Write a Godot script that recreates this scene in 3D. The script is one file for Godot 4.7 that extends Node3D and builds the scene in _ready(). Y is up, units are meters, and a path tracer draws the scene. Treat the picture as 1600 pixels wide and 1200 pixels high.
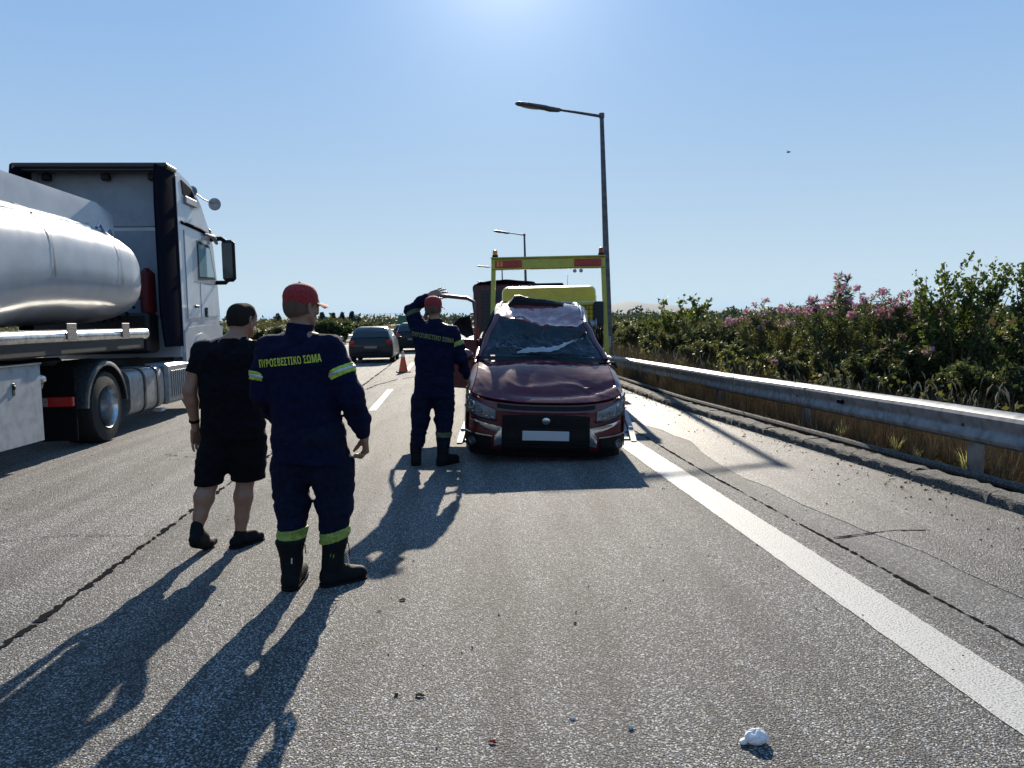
extends Node3D
# A motorway shoulder at low sun: a wrecked red car, a tow truck, a tanker lorry and three men.

var rng := RandomNumberGenerator.new()
var M := {}
var T := {}
var used := {}
var waver := FastNoiseLite.new()

# ---------------------------------------------------------------- mesh builder
class MB:
	var v := PackedVector3Array()
	var crease := 0.62
	func tri(a: Vector3, b: Vector3, c: Vector3) -> void:
		v.append(a); v.append(c); v.append(b)
	func quad(a: Vector3, b: Vector3, c: Vector3, d: Vector3) -> void:
		tri(a, b, c); tri(a, c, d)
	func out_poly(p: Array, centre: Vector3) -> void:
		var n: Vector3 = (p[1] - p[0]).cross(p[2] - p[0])
		var flip: bool = n.dot(p[0] - centre) < 0.0
		for i in range(1, p.size() - 1):
			if flip: tri(p[0], p[i + 1], p[i])
			else: tri(p[0], p[i], p[i + 1])
	func box(c: Vector3, s: Vector3, b := Basis.IDENTITY, bev := 0.0) -> void:
		var h := s * 0.5
		bev = minf(bev, minf(h.x, minf(h.y, h.z)) * 0.9)
		if bev <= 0.0:
			for ax in 3:
				for sg in [-1.0, 1.0]:
					var u := (ax + 1) % 3
					var w := (ax + 2) % 3
					var p := []
					for k in [[-1, -1], [1, -1], [1, 1], [-1, 1]]:
						var q := Vector3()
						q[ax] = sg * h[ax]; q[u] = k[0] * h[u]; q[w] = k[1] * h[w]
						p.append(c + b * q)
					out_poly(p, c)
			return
		for ax in 3:
			var u := (ax + 1) % 3
			var w := (ax + 2) % 3
			for sg in [-1.0, 1.0]:
				var p := []
				for k in [[-1, -1], [1, -1], [1, 1], [-1, 1]]:
					var q := Vector3()
					q[ax] = sg * h[ax]; q[u] = k[0] * (h[u] - bev); q[w] = k[1] * (h[w] - bev)
					p.append(c + b * q)
				out_poly(p, c)
			for su in [-1.0, 1.0]:
				for sw in [-1.0, 1.0]:
					var p := []
					for k in [[0, -1], [0, 1], [1, 1], [1, -1]]:
						var q := Vector3()
						q[ax] = k[1] * (h[ax] - bev)
						q[u] = su * (h[u] - (0.0 if k[0] == 0 else bev)); q[w] = sw * (h[w] - (bev if k[0] == 0 else 0.0))
						p.append(c + b * q)
					out_poly(p, c)
		for sx in [-1.0, 1.0]:
			for sy in [-1.0, 1.0]:
				for sz in [-1.0, 1.0]:
					var p := []
					for ax in 3:
						var q := Vector3(sx * (h.x - bev), sy * (h.y - bev), sz * (h.z - bev))
						q[ax] = [sx, sy, sz][ax] * h[ax]
						p.append(c + b * q)
					out_poly(p, c)
	func loft(rings: Array, closed := true, cap0 := false, cap1 := false, flip := false) -> void:
		var n: int = rings[0].size()
		for i in rings.size() - 1:
			for j in (n if closed else n - 1):
				var k := (j + 1) % n
				if flip: quad(rings[i][j], rings[i + 1][j], rings[i + 1][k], rings[i][k])
				else: quad(rings[i][j], rings[i][k], rings[i + 1][k], rings[i + 1][j])
		if cap0: fan(rings[0], not flip)
		if cap1: fan(rings[rings.size() - 1], flip)
	func fan(r, flip := false) -> void:
		var c := Vector3()
		for p in r: c += p
		c /= r.size()
		for j in r.size():
			var k: int = (j + 1) % r.size()
			if flip: tri(c, r[k], r[j])
			else: tri(c, r[j], r[k])
	func ring(c: Vector3, x: Vector3, y: Vector3, n: int) -> PackedVector3Array:
		var r := PackedVector3Array()
		for i in n:
			var a := TAU * i / n
			r.append(c + x * cos(a) + y * sin(a))
		return r
	func cyl(a: Vector3, b: Vector3, ra: float, rb: float, n := 16, caps := true) -> void:
		var d := (b - a).normalized()
		var x := d.cross(Vector3.UP if absf(d.y) < 0.9 else Vector3.RIGHT).normalized()
		var y := d.cross(x)
		loft([ring(a, x * ra, y * ra, n), ring(b, x * rb, y * rb, n)], true, caps, caps)
	func tube(p: Array, r, n := 8, caps := true) -> void:
		var rings := []
		var x := Vector3()
		for i in p.size():
			var d: Vector3 = (p[mini(i + 1, p.size() - 1)] - p[maxi(i - 1, 0)]).normalized()
			if i == 0: x = d.cross(Vector3.UP if absf(d.y) < 0.9 else Vector3.RIGHT).normalized()
			x = (x - d * x.dot(d)).normalized()
			var y := d.cross(x)
			var rr: float = r[i] if r is Array else r
			rings.append(ring(p[i], x * rr, y * rr, n))
		loft(rings, true, caps, caps)
	func lathe(c: Vector3, axis: Vector3, prof: Array, n := 32) -> void:   # prof: [along, radius]
		var x := axis.cross(Vector3.UP if absf(axis.y) < 0.9 else Vector3.RIGHT).normalized()
		var y := axis.cross(x)
		var rings := []
		for q in prof: rings.append(ring(c + axis * q[0], x * q[1], y * q[1], n))
		loft(rings)
	func plate(poly: Array, o: Vector3, x: Vector3, y: Vector3, t: float) -> void:   # polygon in the plane x, y, made t thick along x cross y
		var nrm := x.cross(y).normalized() * t
		var pts := PackedVector2Array()
		for q in poly: pts.append(Vector2(q[0], q[1]))
		if Geometry2D.is_polygon_clockwise(pts): pts.reverse()
		var ix := Geometry2D.triangulate_polygon(pts)
		for i in range(0, ix.size(), 3):
			var q := []
			for k in 3: q.append(o + x * pts[ix[i + k]].x + y * pts[ix[i + k]].y)
			if (q[1] - q[0]).cross(q[2] - q[0]).dot(nrm) < 0: q.reverse()
			tri(q[0] + nrm, q[1] + nrm, q[2] + nrm)
			tri(q[2], q[1], q[0])
		for i in pts.size():
			var a := o + x * pts[i].x + y * pts[i].y
			var e := pts[(i + 1) % pts.size()]
			var b := o + x * e.x + y * e.y
			if t > 0: quad(a, b, b + nrm, a + nrm)
			else: quad(b, a, a + nrm, b + nrm)
	func grid(g: Array, flip := false) -> void:
		loft(g, false, false, false, flip)
	func sheet(g: Array, t: float) -> void:   # an open grid made t thick, against the side its faces look to
		var back := []
		for i in g.size():
			var r := PackedVector3Array()
			for j in g[i].size():
				var du: Vector3 = g[mini(i + 1, g.size() - 1)][j] - g[maxi(i - 1, 0)][j]
				var dv: Vector3 = g[i][mini(j + 1, g[i].size() - 1)] - g[i][maxi(j - 1, 0)]
				r.append(g[i][j] - dv.cross(du).normalized() * t)
			back.append(r)
		grid(g)
		grid(back, true)
		var n: int = g.size() - 1
		var m: int = g[0].size() - 1
		for i in n:
			quad(g[i][0], g[i + 1][0], back[i + 1][0], back[i][0])
			quad(g[i][m], back[i][m], back[i + 1][m], g[i + 1][m])
		for j in m:
			quad(g[0][j], back[0][j], back[0][j + 1], g[0][j + 1])
			quad(g[n][j], g[n][j + 1], back[n][j + 1], back[n][j])
	func ball(c: Vector3, r: Vector3, b := Basis.IDENTITY, n := 12, m := 8) -> void:
		var rings := []
		for i in m + 1:
			var t := -PI / 2 + PI * i / m
			var q := PackedVector3Array()
			for j in n:
				var a := -TAU * j / n
				q.append(c + b * Vector3(r.x * cos(t) * cos(a), r.y * sin(t), r.z * cos(t) * sin(a)))
			rings.append(q)
		loft(rings)
	func mesh() -> ArrayMesh:
		var n := v.size() / 3
		var fn := PackedVector3Array()
		fn.resize(n)
		var at := {}
		for i in n:
			fn[i] = (v[3 * i + 2] - v[3 * i]).cross(v[3 * i + 1] - v[3 * i])
			for k in 3:
				var key := Vector3i((v[3 * i + k] * 20000.0).round())
				if at.has(key): at[key].append(i)
				else: at[key] = PackedInt32Array([i])
		var lim := cos(crease)
		var nn := PackedVector3Array()
		nn.resize(n * 3)
		var keep := PackedVector3Array()
		var kn := PackedVector3Array()
		for i in n:
			if fn[i].length_squared() < 1e-16: continue
			var u := fn[i].normalized()
			for k in 3:
				var key := Vector3i((v[3 * i + k] * 20000.0).round())
				var s := Vector3()
				for f in at[key]:
					var w := fn[f]
					if w.dot(u) >= lim * w.length(): s += w
				keep.append(v[3 * i + k])
				kn.append(s.normalized() if s.length_squared() > 1e-18 else u)
		var arr := []
		arr.resize(Mesh.ARRAY_MAX)
		arr[Mesh.ARRAY_VERTEX] = keep
		arr[Mesh.ARRAY_NORMAL] = kn
		var am := ArrayMesh.new()
		if keep.size(): am.add_surface_from_arrays(Mesh.PRIMITIVE_TRIANGLES, arr)
		return am

# ---------------------------------------------------------------- scene objects
func numbered(called: String) -> String:
	if not used.has(called):
		used[called] = 0
		return called
	used[called] += 1
	return "%s_%03d" % [called, used[called]]

func tag(o: Node3D, label: String, category: String, group := "") -> Node3D:
	o.set_meta("label", label)
	o.set_meta("category", category)
	if group: o.set_meta("group", group)
	return o

func thing(called: String, label: String, category: String, at := Vector3.ZERO, turn := 0.0, group := "") -> Node3D:
	var o := Node3D.new()
	o.name = numbered(called)
	o.position = at
	o.rotation.y = turn
	add_child(o)
	return tag(o, label, category, group)

func put(called: String, mesh: Mesh, m: Material, parent: Node3D, label := "") -> MeshInstance3D:
	var o := MeshInstance3D.new()
	o.name = called
	if parent != self:
		var n := 0
		while parent.has_node(NodePath(String(o.name))):
			n += 1
			o.name = "%s_%03d" % [called, n]
	else:
		o.name = numbered(called)
	o.mesh = mesh
	o.material_override = m
	parent.add_child(o, true)
	if label: o.set_meta("label", label)
	return o

func obj(called: String, b: MB, m: Material, parent: Node3D = self, label := "") -> MeshInstance3D:
	return put(called, b.mesh(), m, parent, label)

func struct(called: String, b: MB, m: Material) -> MeshInstance3D:
	var o := obj(called, b, m)
	o.set_meta("kind", "structure")
	return o

func stuff(o: Node) -> void:
	o.set_meta("kind", "stuff")

func copy_of(o: Node3D, at: Vector3, turn: float, label: String, called := "") -> Node3D:
	var c: Node3D = o.duplicate()
	c.name = numbered(called if called else String(o.name))
	add_child(c)
	c.position = at
	c.rotation.y = turn
	c.set_meta("label", label)
	return c

func many(called: String, mesh: Mesh, m: Material, where: Array, tints: Array, parent: Node3D) -> MultiMeshInstance3D:
	var mm := MultiMesh.new()
	mm.transform_format = MultiMesh.TRANSFORM_3D
	mm.use_colors = tints.size() > 0
	mm.mesh = mesh
	mm.instance_count = where.size()
	for i in where.size():
		mm.set_instance_transform(i, where[i])
		if tints.size(): mm.set_instance_color(i, tints[i])
	var o := MultiMeshInstance3D.new()
	o.name = called if parent != self else numbered(called)
	o.multimesh = mm
	o.material_override = m
	parent.add_child(o, true)
	o.set_meta("kind", "stuff")
	return o

# ---------------------------------------------------------------- materials
func noise_tex(called: String, size: int, freq: float, type: int, ramp: Array, octaves := 4, normal := false, bump := 4.0, cell := -1) -> NoiseTexture2D:
	if T.has(called): return T[called]
	var n := FastNoiseLite.new()
	n.seed = 11 + T.size() * 7
	n.noise_type = type
	n.frequency = freq
	n.fractal_octaves = octaves
	if type == FastNoiseLite.TYPE_CELLULAR:
		n.fractal_type = FastNoiseLite.FRACTAL_NONE
		n.cellular_return_type = cell
		n.cellular_jitter = 1.0
	var t := NoiseTexture2D.new()
	t.width = size
	t.height = size
	t.seamless = true
	t.seamless_blend_skirt = 0.06
	t.noise = n
	if normal:
		t.as_normal_map = true
		t.bump_strength = bump
	elif ramp.size():
		var g := Gradient.new()
		var offs := PackedFloat32Array()
		var cols := PackedColorArray()
		for r in ramp:
			offs.append(r[0])
			cols.append(r[1])
		g.offsets = offs
		g.colors = cols
		t.color_ramp = g
	T[called] = t
	return t

func grey(x: float) -> Color:
	return Color(x, x, x)

func mat(called: String, c: Array, rough: float, opt := {}) -> StandardMaterial3D:
	if M.has(called): return M[called]
	var m := StandardMaterial3D.new()
	m.resource_name = called
	m.albedo_color = Color(c[0], c[1], c[2]).linear_to_srgb()
	m.roughness = rough
	m.metallic = opt.get("metal", 0.0)
	m.metallic_specular = opt.get("spec", 0.5)
	if opt.has("tex"):
		m.albedo_texture = opt.tex
		m.uv1_triplanar = true
		m.uv1_world_triplanar = opt.get("world", false)
		m.uv1_scale = Vector3.ONE * float(opt.get("scale", 1.0))
	if opt.has("rough_tex"):
		m.roughness_texture = opt.rough_tex
		m.uv1_triplanar = true
		m.uv1_world_triplanar = opt.get("world", false)
		m.uv1_scale = Vector3.ONE * float(opt.get("scale", 1.0))
	if opt.has("normal"):
		m.normal_enabled = true
		m.normal_texture = opt.normal
		m.normal_scale = opt.get("depth", 1.0)
		m.uv1_triplanar = true
		m.uv1_world_triplanar = opt.get("world", false)
		m.uv1_scale = Vector3.ONE * float(opt.get("scale", 1.0))
	if opt.has("detail"):
		m.detail_enabled = true
		m.detail_albedo = opt.detail
		m.detail_blend_mode = BaseMaterial3D.BLEND_MODE_MUL
		m.detail_uv_layer = BaseMaterial3D.DETAIL_UV_2
		m.uv2_triplanar = true
		m.uv2_world_triplanar = opt.get("world", false)
		m.uv2_scale = Vector3.ONE * float(opt.get("scale2", 0.1))
	if opt.has("coat"):
		m.clearcoat_enabled = true
		m.clearcoat = opt.coat
		m.clearcoat_roughness = opt.get("coat_rough", 0.05)
	if opt.has("rim"):
		m.rim_enabled = true
		m.rim = opt.rim
		m.rim_tint = 0.5
	if opt.has("back"):
		m.backlight_enabled = true
		m.backlight = Color(opt.back[0], opt.back[1], opt.back[2]).linear_to_srgb()
	if opt.has("tint"):
		m.vertex_color_use_as_albedo = true
	if opt.has("alpha"):
		m.transparency = BaseMaterial3D.TRANSPARENCY_ALPHA
		m.albedo_color.a = opt.alpha
	M[called] = m
	return m

# ---------------------------------------------------------------- camera, sky, sun
func make_camera_and_light() -> void:
	var cam := Camera3D.new()
	cam.name = "camera"
	cam.fov = 53.13
	cam.near = 0.05
	cam.far = 20000.0
	var yaw := deg_to_rad(4.66)
	var pitch := deg_to_rad(4.70)
	var roll := deg_to_rad(1.0)
	var fw := Vector3(sin(yaw) * cos(pitch), -sin(pitch), -cos(yaw) * cos(pitch))
	var rt := fw.cross(Vector3.UP).normalized()
	var up := rt.cross(fw)
	var up2 := up * cos(roll) + rt * sin(roll)
	var rt2 := rt * cos(roll) - up * sin(roll)
	cam.transform = Transform3D(Basis(rt2, up2, -fw), Vector3(0, 1.6, 0))
	add_child(cam)
	cam.current = true

	var sun := DirectionalLight3D.new()
	sun.name = "sun"
	var el := deg_to_rad(26.0)
	var az := deg_to_rad(4.8)
	var towards := Vector3(sin(az) * cos(el), sin(el), -cos(az) * cos(el))
	sun.transform = Transform3D(Basis.looking_at(-towards), Vector3(0, 50, 0))
	sun.light_energy = 1.5
	sun.light_color = Color(1.0, 0.95, 0.87)
	sun.light_angular_distance = 0.5
	sun.shadow_enabled = true
	add_child(sun)

	# clear morning air: blue overhead, pale towards the horizon, a soft aureole round the sun
	var w_ := 1024
	var h_ := 512
	var top := V(0.072, 0.172, 0.35)
	var low := V(0.30, 0.365, 0.385)
	var warm := V(1.0, 0.96, 0.9)
	var px := PackedFloat32Array()
	px.resize(w_ * h_ * 3)
	var ground := V(0.10, 0.098, 0.09)
	for j in h_:
		var v := PI * (j + 0.5) / h_
		var y := cos(v)
		var base := top.lerp(low, pow(1.0 - maxf(y, 0.0), 3.6))
		for i in w_:
			var at := (j * w_ + i) * 3
			var c := ground
			if y > -0.02:
				var u := TAU * (i + 0.5) / w_
				var ang := rad_to_deg(acos(clampf(V(sin(u) * sin(v), y, -cos(u) * sin(v)).dot(towards), -1.0, 1.0)))
				c = base + warm * (0.36 * exp(-ang / 3.9) + 0.055 * exp(-ang / 15.0))
			px[at] = c.x
			px[at + 1] = c.y
			px[at + 2] = c.z
	var sky := PanoramaSkyMaterial.new()
	sky.panorama = ImageTexture.create_from_image(Image.create_from_data(w_, h_, false, Image.FORMAT_RGBF, px.to_byte_array()))
	var e := Environment.new()
	e.background_mode = Environment.BG_SKY
	e.sky = Sky.new()
	e.sky.sky_material = sky
	e.tonemap_mode = Environment.TONE_MAPPER_LINEAR
	e.tonemap_exposure = 2.2
	e.fog_enabled = true
	e.fog_density = 0.000035
	e.fog_light_color = Color(0.56, 0.74, 0.95)
	e.sdfgi_enabled = true
	e.ssao_enabled = true
	e.ssil_enabled = true
	var w := WorldEnvironment.new()
	w.name = "surroundings"
	w.environment = e
	add_child(w)

# ---------------------------------------------------------------- ground and road
func strip(b: MB, xs: Array, z0: float, z1: float, step: float, y: Callable) -> void:
	var rows := []
	var z := z0
	while z > z1 - 0.001:
		var r := PackedVector3Array()
		for x in xs: r.append(Vector3(x, y.call(x, z), z))
		rows.append(r)
		var s := step * maxf(1.0, absf(z) / 12.0)
		if z > z1 and z - s < z1: z = z1
		else: z -= s
	b.grid(rows)

func stone_texture(called: String, size: int, pitch: float, lo: float, hi: float, binder: float, bump: float) -> Array:
	# crushed stones set in bitumen, each with a tone, a domed top and a tilt of its own; wraps round at the edges
	if T.has(called): return T[called]
	var col := PackedByteArray()
	col.resize(size * size)
	col.fill(int(binder * 255.0))
	var hgt := PackedFloat32Array()
	hgt.resize(size * size)
	hgt.fill(0.0)
	var n := int(size / pitch)
	var mask := size - 1
	for gy in n:
		for gx in n:
			var cx := (gx + rng.randf()) * pitch
			var cy := (gy + rng.randf()) * pitch
			var r := pitch * rng.randf_range(0.3, 0.72)
			var tone := lo + (hi - lo) * pow(rng.randf(), 1.6)
			if rng.randf() < 0.012: tone = 1.0
			var tx := rng.randf_range(-0.5, 0.5)
			var ty := rng.randf_range(-0.5, 0.5)
			var asp := rng.randf_range(0.75, 1.3)
			var k := ceili(r * 1.3)
			var ix := int(cx)
			var iy := int(cy)
			for dy in range(-k, k + 1):
				for dx in range(-k, k + 1):
					var ex := dx * asp
					var ey := dy / asp
					var q := (ex * ex + ey * ey) / (r * r)
					if q < 1.0:
						var at := ((iy + dy) & mask) * size + ((ix + dx) & mask)
						var h := 0.45 * (1.0 - q) + 0.4 + (tx * dx + ty * dy) / pitch
						if h > hgt[at]:
							hgt[at] = h
							col[at] = int(255.0 * tone)
	var im := Image.create_from_data(size, size, false, Image.FORMAT_L8, col)
	im.convert(Image.FORMAT_RGB8)
	var hb := PackedByteArray()
	hb.resize(size * size)
	for i in size * size: hb[i] = clampi(int(hgt[i] * 200.0), 0, 255)
	var flat := Image.create_from_data(size, size, false, Image.FORMAT_L8, hb)
	flat.convert(Image.FORMAT_RGBA8)
	var hi_ := Image.create_empty(size + 8, size + 8, false, Image.FORMAT_RGBA8)
	for o in [[4 - size, 4], [4 + size, 4], [4, 4 - size], [4, 4 + size], [4, 4]]:
		hi_.blit_rect(flat, Rect2i(0, 0, size, size), Vector2i(o[0], o[1]))
	hi_.bump_map_to_normal_map(bump)
	hi_ = hi_.get_region(Rect2i(4, 4, size, size))
	T[called] = [ImageTexture.create_from_image(im), ImageTexture.create_from_image(hi_)]
	return T[called]

func asphalt(called: String, tone: Array, rough: float, depth: float, st: Array, scale: float) -> StandardMaterial3D:
	var worn := noise_tex("worn_patches", 512, 0.012, FastNoiseLite.TYPE_SIMPLEX, [[0.2, grey(0.80)], [0.5, grey(0.92)], [0.8, grey(1.0)]], 5)
	var m := mat(called, tone, rough, {"tex": st[0], "world": true, "scale": scale, "normal": st[1], "depth": depth, "detail": worn, "scale2": 0.11, "spec": 0.42})
	m.uv2_scale = V(0.32, 0.1, 0.035)   # wheel tracks and paver passes run along the road
	return m

func lane_line(b: MB, x0: float, x1: float, z0: float, z1: float, y: float) -> void:
	# a painted stripe with a slightly ragged outline
	var z := z0
	var l := []
	while z > z1 + 0.001:
		var w := 0.004
		l.append(PackedVector3Array([Vector3(x0 + rng.randf_range(-w, w), y, z), Vector3((x0 + x1) / 2, y, z), Vector3(x1 + rng.randf_range(-w, w), y, z)]))
		z -= 0.05 if z > -8.0 else (0.2 if z > -30 else 2.0)
	l.append(PackedVector3Array([Vector3(x0, y, z1), Vector3((x0 + x1) / 2, y, z1), Vector3(x1, y, z1)]))
	b.grid(l)

func crack(b: MB, pts: Array, w: float, y: float, jag := 0.02, step := 0.035) -> void:
	# short ragged pieces with breaks between them
	var l := []
	for i in pts.size() - 1:
		var a: Vector2 = pts[i]
		var c: Vector2 = pts[i + 1]
		var n := int(ceil(a.distance_to(c) / (step * (1.0 if minf(absf(a.y), absf(c.y)) < 12.0 else 3.0))))
		var side := (c - a).normalized().orthogonal()
		for k in n:
			var q := a.lerp(c, float(k) / n)
			var p := q + side * (waver.get_noise_2d(q.y * 25.0, i * 9.0) * jag * 0.7 + rng.randf_range(-jag, jag) * 0.4)
			var ww := w * clampf(rng.randf_range(0.15, 1.5) + waver.get_noise_2d(q.y * 90.0, 40.0) * 1.2, 0.06, 1.9)
			l.append(PackedVector3Array([Vector3(p.x - ww * absf(side.x) - 0.0001, y, p.y - ww * side.y * signf(side.x)), Vector3(p.x + ww * absf(side.x) + 0.0001, y, p.y + ww * side.y * signf(side.x))]))
			if rng.randf() < 0.05 and l.size() > 1:
				b.grid(l)
				l = []
	if l.size() > 1: b.grid(l)

func kerb_x(z: float) -> float:
	return lerpf(4.75, 4.0, clampf((-z - 2.0) / 12.0, 0.0, 1.0))

func rail_x(z: float) -> float:
	return 4.86 + 0.0 * z

func bank_y(x: float, z: float) -> float:
	var d := maxf(0.0, x - kerb_x(z))
	return 0.06 - 0.16 * smoothstep(0.2, 2.0, d) + 0.05 * waver.get_noise_2d(x * 40.0, z * 40.0) - 0.4 * smoothstep(4.5, 12.0, d)

func make_ground() -> void:
	var flat := func(_x, _z): return 0.0
	# the plain
	var b := MB.new()
	var soil := noise_tex("soil", 1024, 0.02, FastNoiseLite.TYPE_SIMPLEX, [[0.2, Color(0.45, 0.40, 0.33)], [0.5, Color(0.62, 0.56, 0.45)], [0.8, Color(0.85, 0.76, 0.6)]], 6)
	var earth := mat("dry_earth", [0.13, 0.115, 0.07], 0.95, {"tex": soil, "world": true, "scale": 0.2, "spec": 0.0})
	var xs := [-9000.0, -2000.0, -300.0, -60.0, -9.0, 0.0, 30.0, 300.0, 2000.0, 9000.0]
	strip(b, xs, 60.0, -12000.0, 20.0, func(_x, _z): return -0.5)
	struct("ground", b, earth)
	var coarse := stone_texture("coarse_stones", 2048, 4.6, 0.36, 0.95, 0.22, 5.0)
	var fine := stone_texture("fine_stones", 1024, 5.0, 0.45, 0.9, 0.3, 4.0)
	# carriageway: right lane, left lanes, hard shoulder
	b = MB.new()
	strip(b, [-2.25, 0.0, 2.64], 6.0, -900.0, 3.0, flat)
	struct("road", b, asphalt("right_lane_asphalt", [0.55, 0.54, 0.52], 0.8, 1.0, coarse, 0.27))
	b = MB.new()
	strip(b, [-8.2, -5.0, -2.25], 6.0, -900.0, 3.0, flat)
	struct("road_left_lane", b, asphalt("left_lane_asphalt", [0.5, 0.495, 0.485], 0.78, 0.9, fine, 0.42))
	b = MB.new()
	var rows := []
	for i in 90:
		var z := 6.0 - i * 0.4 if i < 60 else -18.0 - pow(i - 59, 2.0) * 0.98
		rows.append(PackedVector3Array([Vector3(2.64, 0, z), Vector3(3.2, 0, z), Vector3(kerb_x(z), 0.0, z)]))
	b.grid(rows)
	struct("hard_shoulder", b, asphalt("shoulder_asphalt", [0.40, 0.40, 0.395], 0.78, 0.7, fine, 0.5))
	# water that has run over the shoulder
	b = MB.new()
	rows = []
	for i in 150:
		var z := -1.0 - i * 0.1
		var x0 := 3.05 + 0.12 * sin(z * 1.1) + 0.1 * waver.get_noise_1d(z * 60.0) - 0.12 * smoothstep(-6.0, -10.0, z)
		var x1 := kerb_x(z) - 0.1 + 0.05 * waver.get_noise_1d(z * 90.0 + 500.0)
		rows.append(PackedVector3Array([Vector3(x0, 0.004, z), Vector3(lerpf(x0, x1, 0.5), 0.004, z), Vector3(maxf(x1, x0 + 0.05), 0.004, z)]))
	b.grid(rows)
	struct("wet_patch", b, asphalt("wet_asphalt", [0.42, 0.42, 0.42], 0.5, 1.2, coarse, 0.24))
	# paint
	var chips := noise_tex("paint_chips", 1024, 0.09, FastNoiseLite.TYPE_SIMPLEX, [[0.22, grey(0.42)], [0.36, grey(0.86)], [0.7, grey(0.98)]], 5)
	var paint := mat("road_paint", [0.42, 0.42, 0.40], 0.65, {"tex": chips, "world": true, "scale": 0.7, "normal": coarse[1], "depth": 0.5})
	b = MB.new()
	lane_line(b, 2.13, 2.43, 5.0, -600.0, 0.004)
	struct("edge_line_marking", b, paint)
	b = MB.new()
	var zz := -14.2
	while zz > -500.0:
		lane_line(b, -1.5, -1.36, zz, zz - 4.5, 0.004)
		zz -= 12.0
	struct("lane_line_marking", b, paint)
	b = MB.new()
	lane_line(b, -7.55, -7.4, 0.0, -500.0, 0.004)
	struct("left_edge_line_marking", b, paint)
	# seams and cracks
	var crack_shade := mat("crack_gap_shade", [0.015, 0.015, 0.015], 1.0, {"spec": 0.0})  # near-black colour stands for the shade down in the open cracks
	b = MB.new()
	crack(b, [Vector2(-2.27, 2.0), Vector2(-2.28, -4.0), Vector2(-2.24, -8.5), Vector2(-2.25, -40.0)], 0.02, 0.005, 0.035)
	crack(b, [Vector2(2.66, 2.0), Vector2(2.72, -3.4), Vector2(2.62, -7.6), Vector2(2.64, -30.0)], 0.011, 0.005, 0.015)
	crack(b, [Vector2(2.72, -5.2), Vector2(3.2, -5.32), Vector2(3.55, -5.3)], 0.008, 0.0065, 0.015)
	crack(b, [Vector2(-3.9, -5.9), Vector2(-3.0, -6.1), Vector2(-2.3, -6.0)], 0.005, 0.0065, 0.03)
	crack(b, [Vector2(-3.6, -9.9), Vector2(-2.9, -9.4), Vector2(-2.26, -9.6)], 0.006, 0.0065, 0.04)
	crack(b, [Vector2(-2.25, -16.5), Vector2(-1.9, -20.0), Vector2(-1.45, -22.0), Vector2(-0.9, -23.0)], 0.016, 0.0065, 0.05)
	struct("road_cracks", b, crack_shade)
	# the bank behind the kerb
	b = MB.new()
	rows = []
	for i in 120:
		var z := 6.0 - i * 0.4 if i < 80 else -26.0 - pow(i - 79, 2.0) * 0.5
		var r := PackedVector3Array()
		for d in [0.22, 0.5, 0.9, 1.4, 2.0, 2.8, 4.0, 6.0, 9.0, 13.0, 22.0]:
			var x: float = kerb_x(z) + d
			r.append(Vector3(x, bank_y(x, z), z))
		rows.append(r)
	b.grid(rows)
	var bank_soil := mat("bank_soil", [0.11, 0.08, 0.05], 0.95, {"tex": soil, "world": true, "scale": 0.35, "spec": 0.1})
	struct("verge_ground", b, bank_soil)
	b = MB.new()
	strip(b, [-30.0, -20.0, -12.0, -9.5, -8.2], 6.0, -600.0, 4.0, func(x, z): return -0.01 + clampf((-8.6 - x) * 0.1, 0.0, 0.8) + (0.08 * waver.get_noise_2d(x * 20.0, z * 9.0) if x < -9.0 else 0.0))
	struct("median_ground", b, mat("median_soil", [0.26, 0.21, 0.15], 0.95, {"tex": soil, "world": true, "scale": 0.25}))
	# kerb: weathered concrete pieces, each a little out of line
	var conc := noise_tex("concrete", 512, 0.03, FastNoiseLite.TYPE_SIMPLEX, [[0.15, grey(0.3)], [0.45, grey(0.72)], [0.8, grey(1.0)]], 6)
	var km := mat("kerb_concrete", [0.13, 0.125, 0.115], 0.9, {"tex": conc, "scale": 1.7, "normal": noise_tex("concrete_relief", 512, 0.05, FastNoiseLite.TYPE_SIMPLEX, [], 5, true, 10.0)})
	var kerb := Node3D.new()
	kerb.name = "kerb"
	add_child(kerb)
	kerb.set_meta("kind", "structure")
	var z := 1.0
	var n := 0
	while z > -60.0:
		var len := 1.0
		b = MB.new()
		var a := Vector3(kerb_x(z) + 0.10, 0.045, z)
		var c := Vector3(kerb_x(z - len) + 0.10, 0.045, z - len)
		var dir := (c - a).normalized()
		var side := Vector3(-dir.z, 0, dir.x)
		var g := []
		for i in 13:
			var p := a.lerp(c, 0.006 + i / 12.0 * 0.988)
			var r := PackedVector3Array()
			for q in [[-0.13, -0.06], [-0.12, 0.02], [-0.10, 0.048], [-0.03, 0.056], [0.09, 0.054], [0.125, 0.03], [0.13, -0.06]]:
				var k := 0.011 * rng.randf_range(-1, 1)
				r.append(p + side * (q[0] + k) + Vector3(0, q[1] + k * 1.1, 0))
			g.append(r)
		b.loft(g, true, true, true)
		obj("kerb_stone", b, km, kerb)
		z -= len
		n += 1

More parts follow.
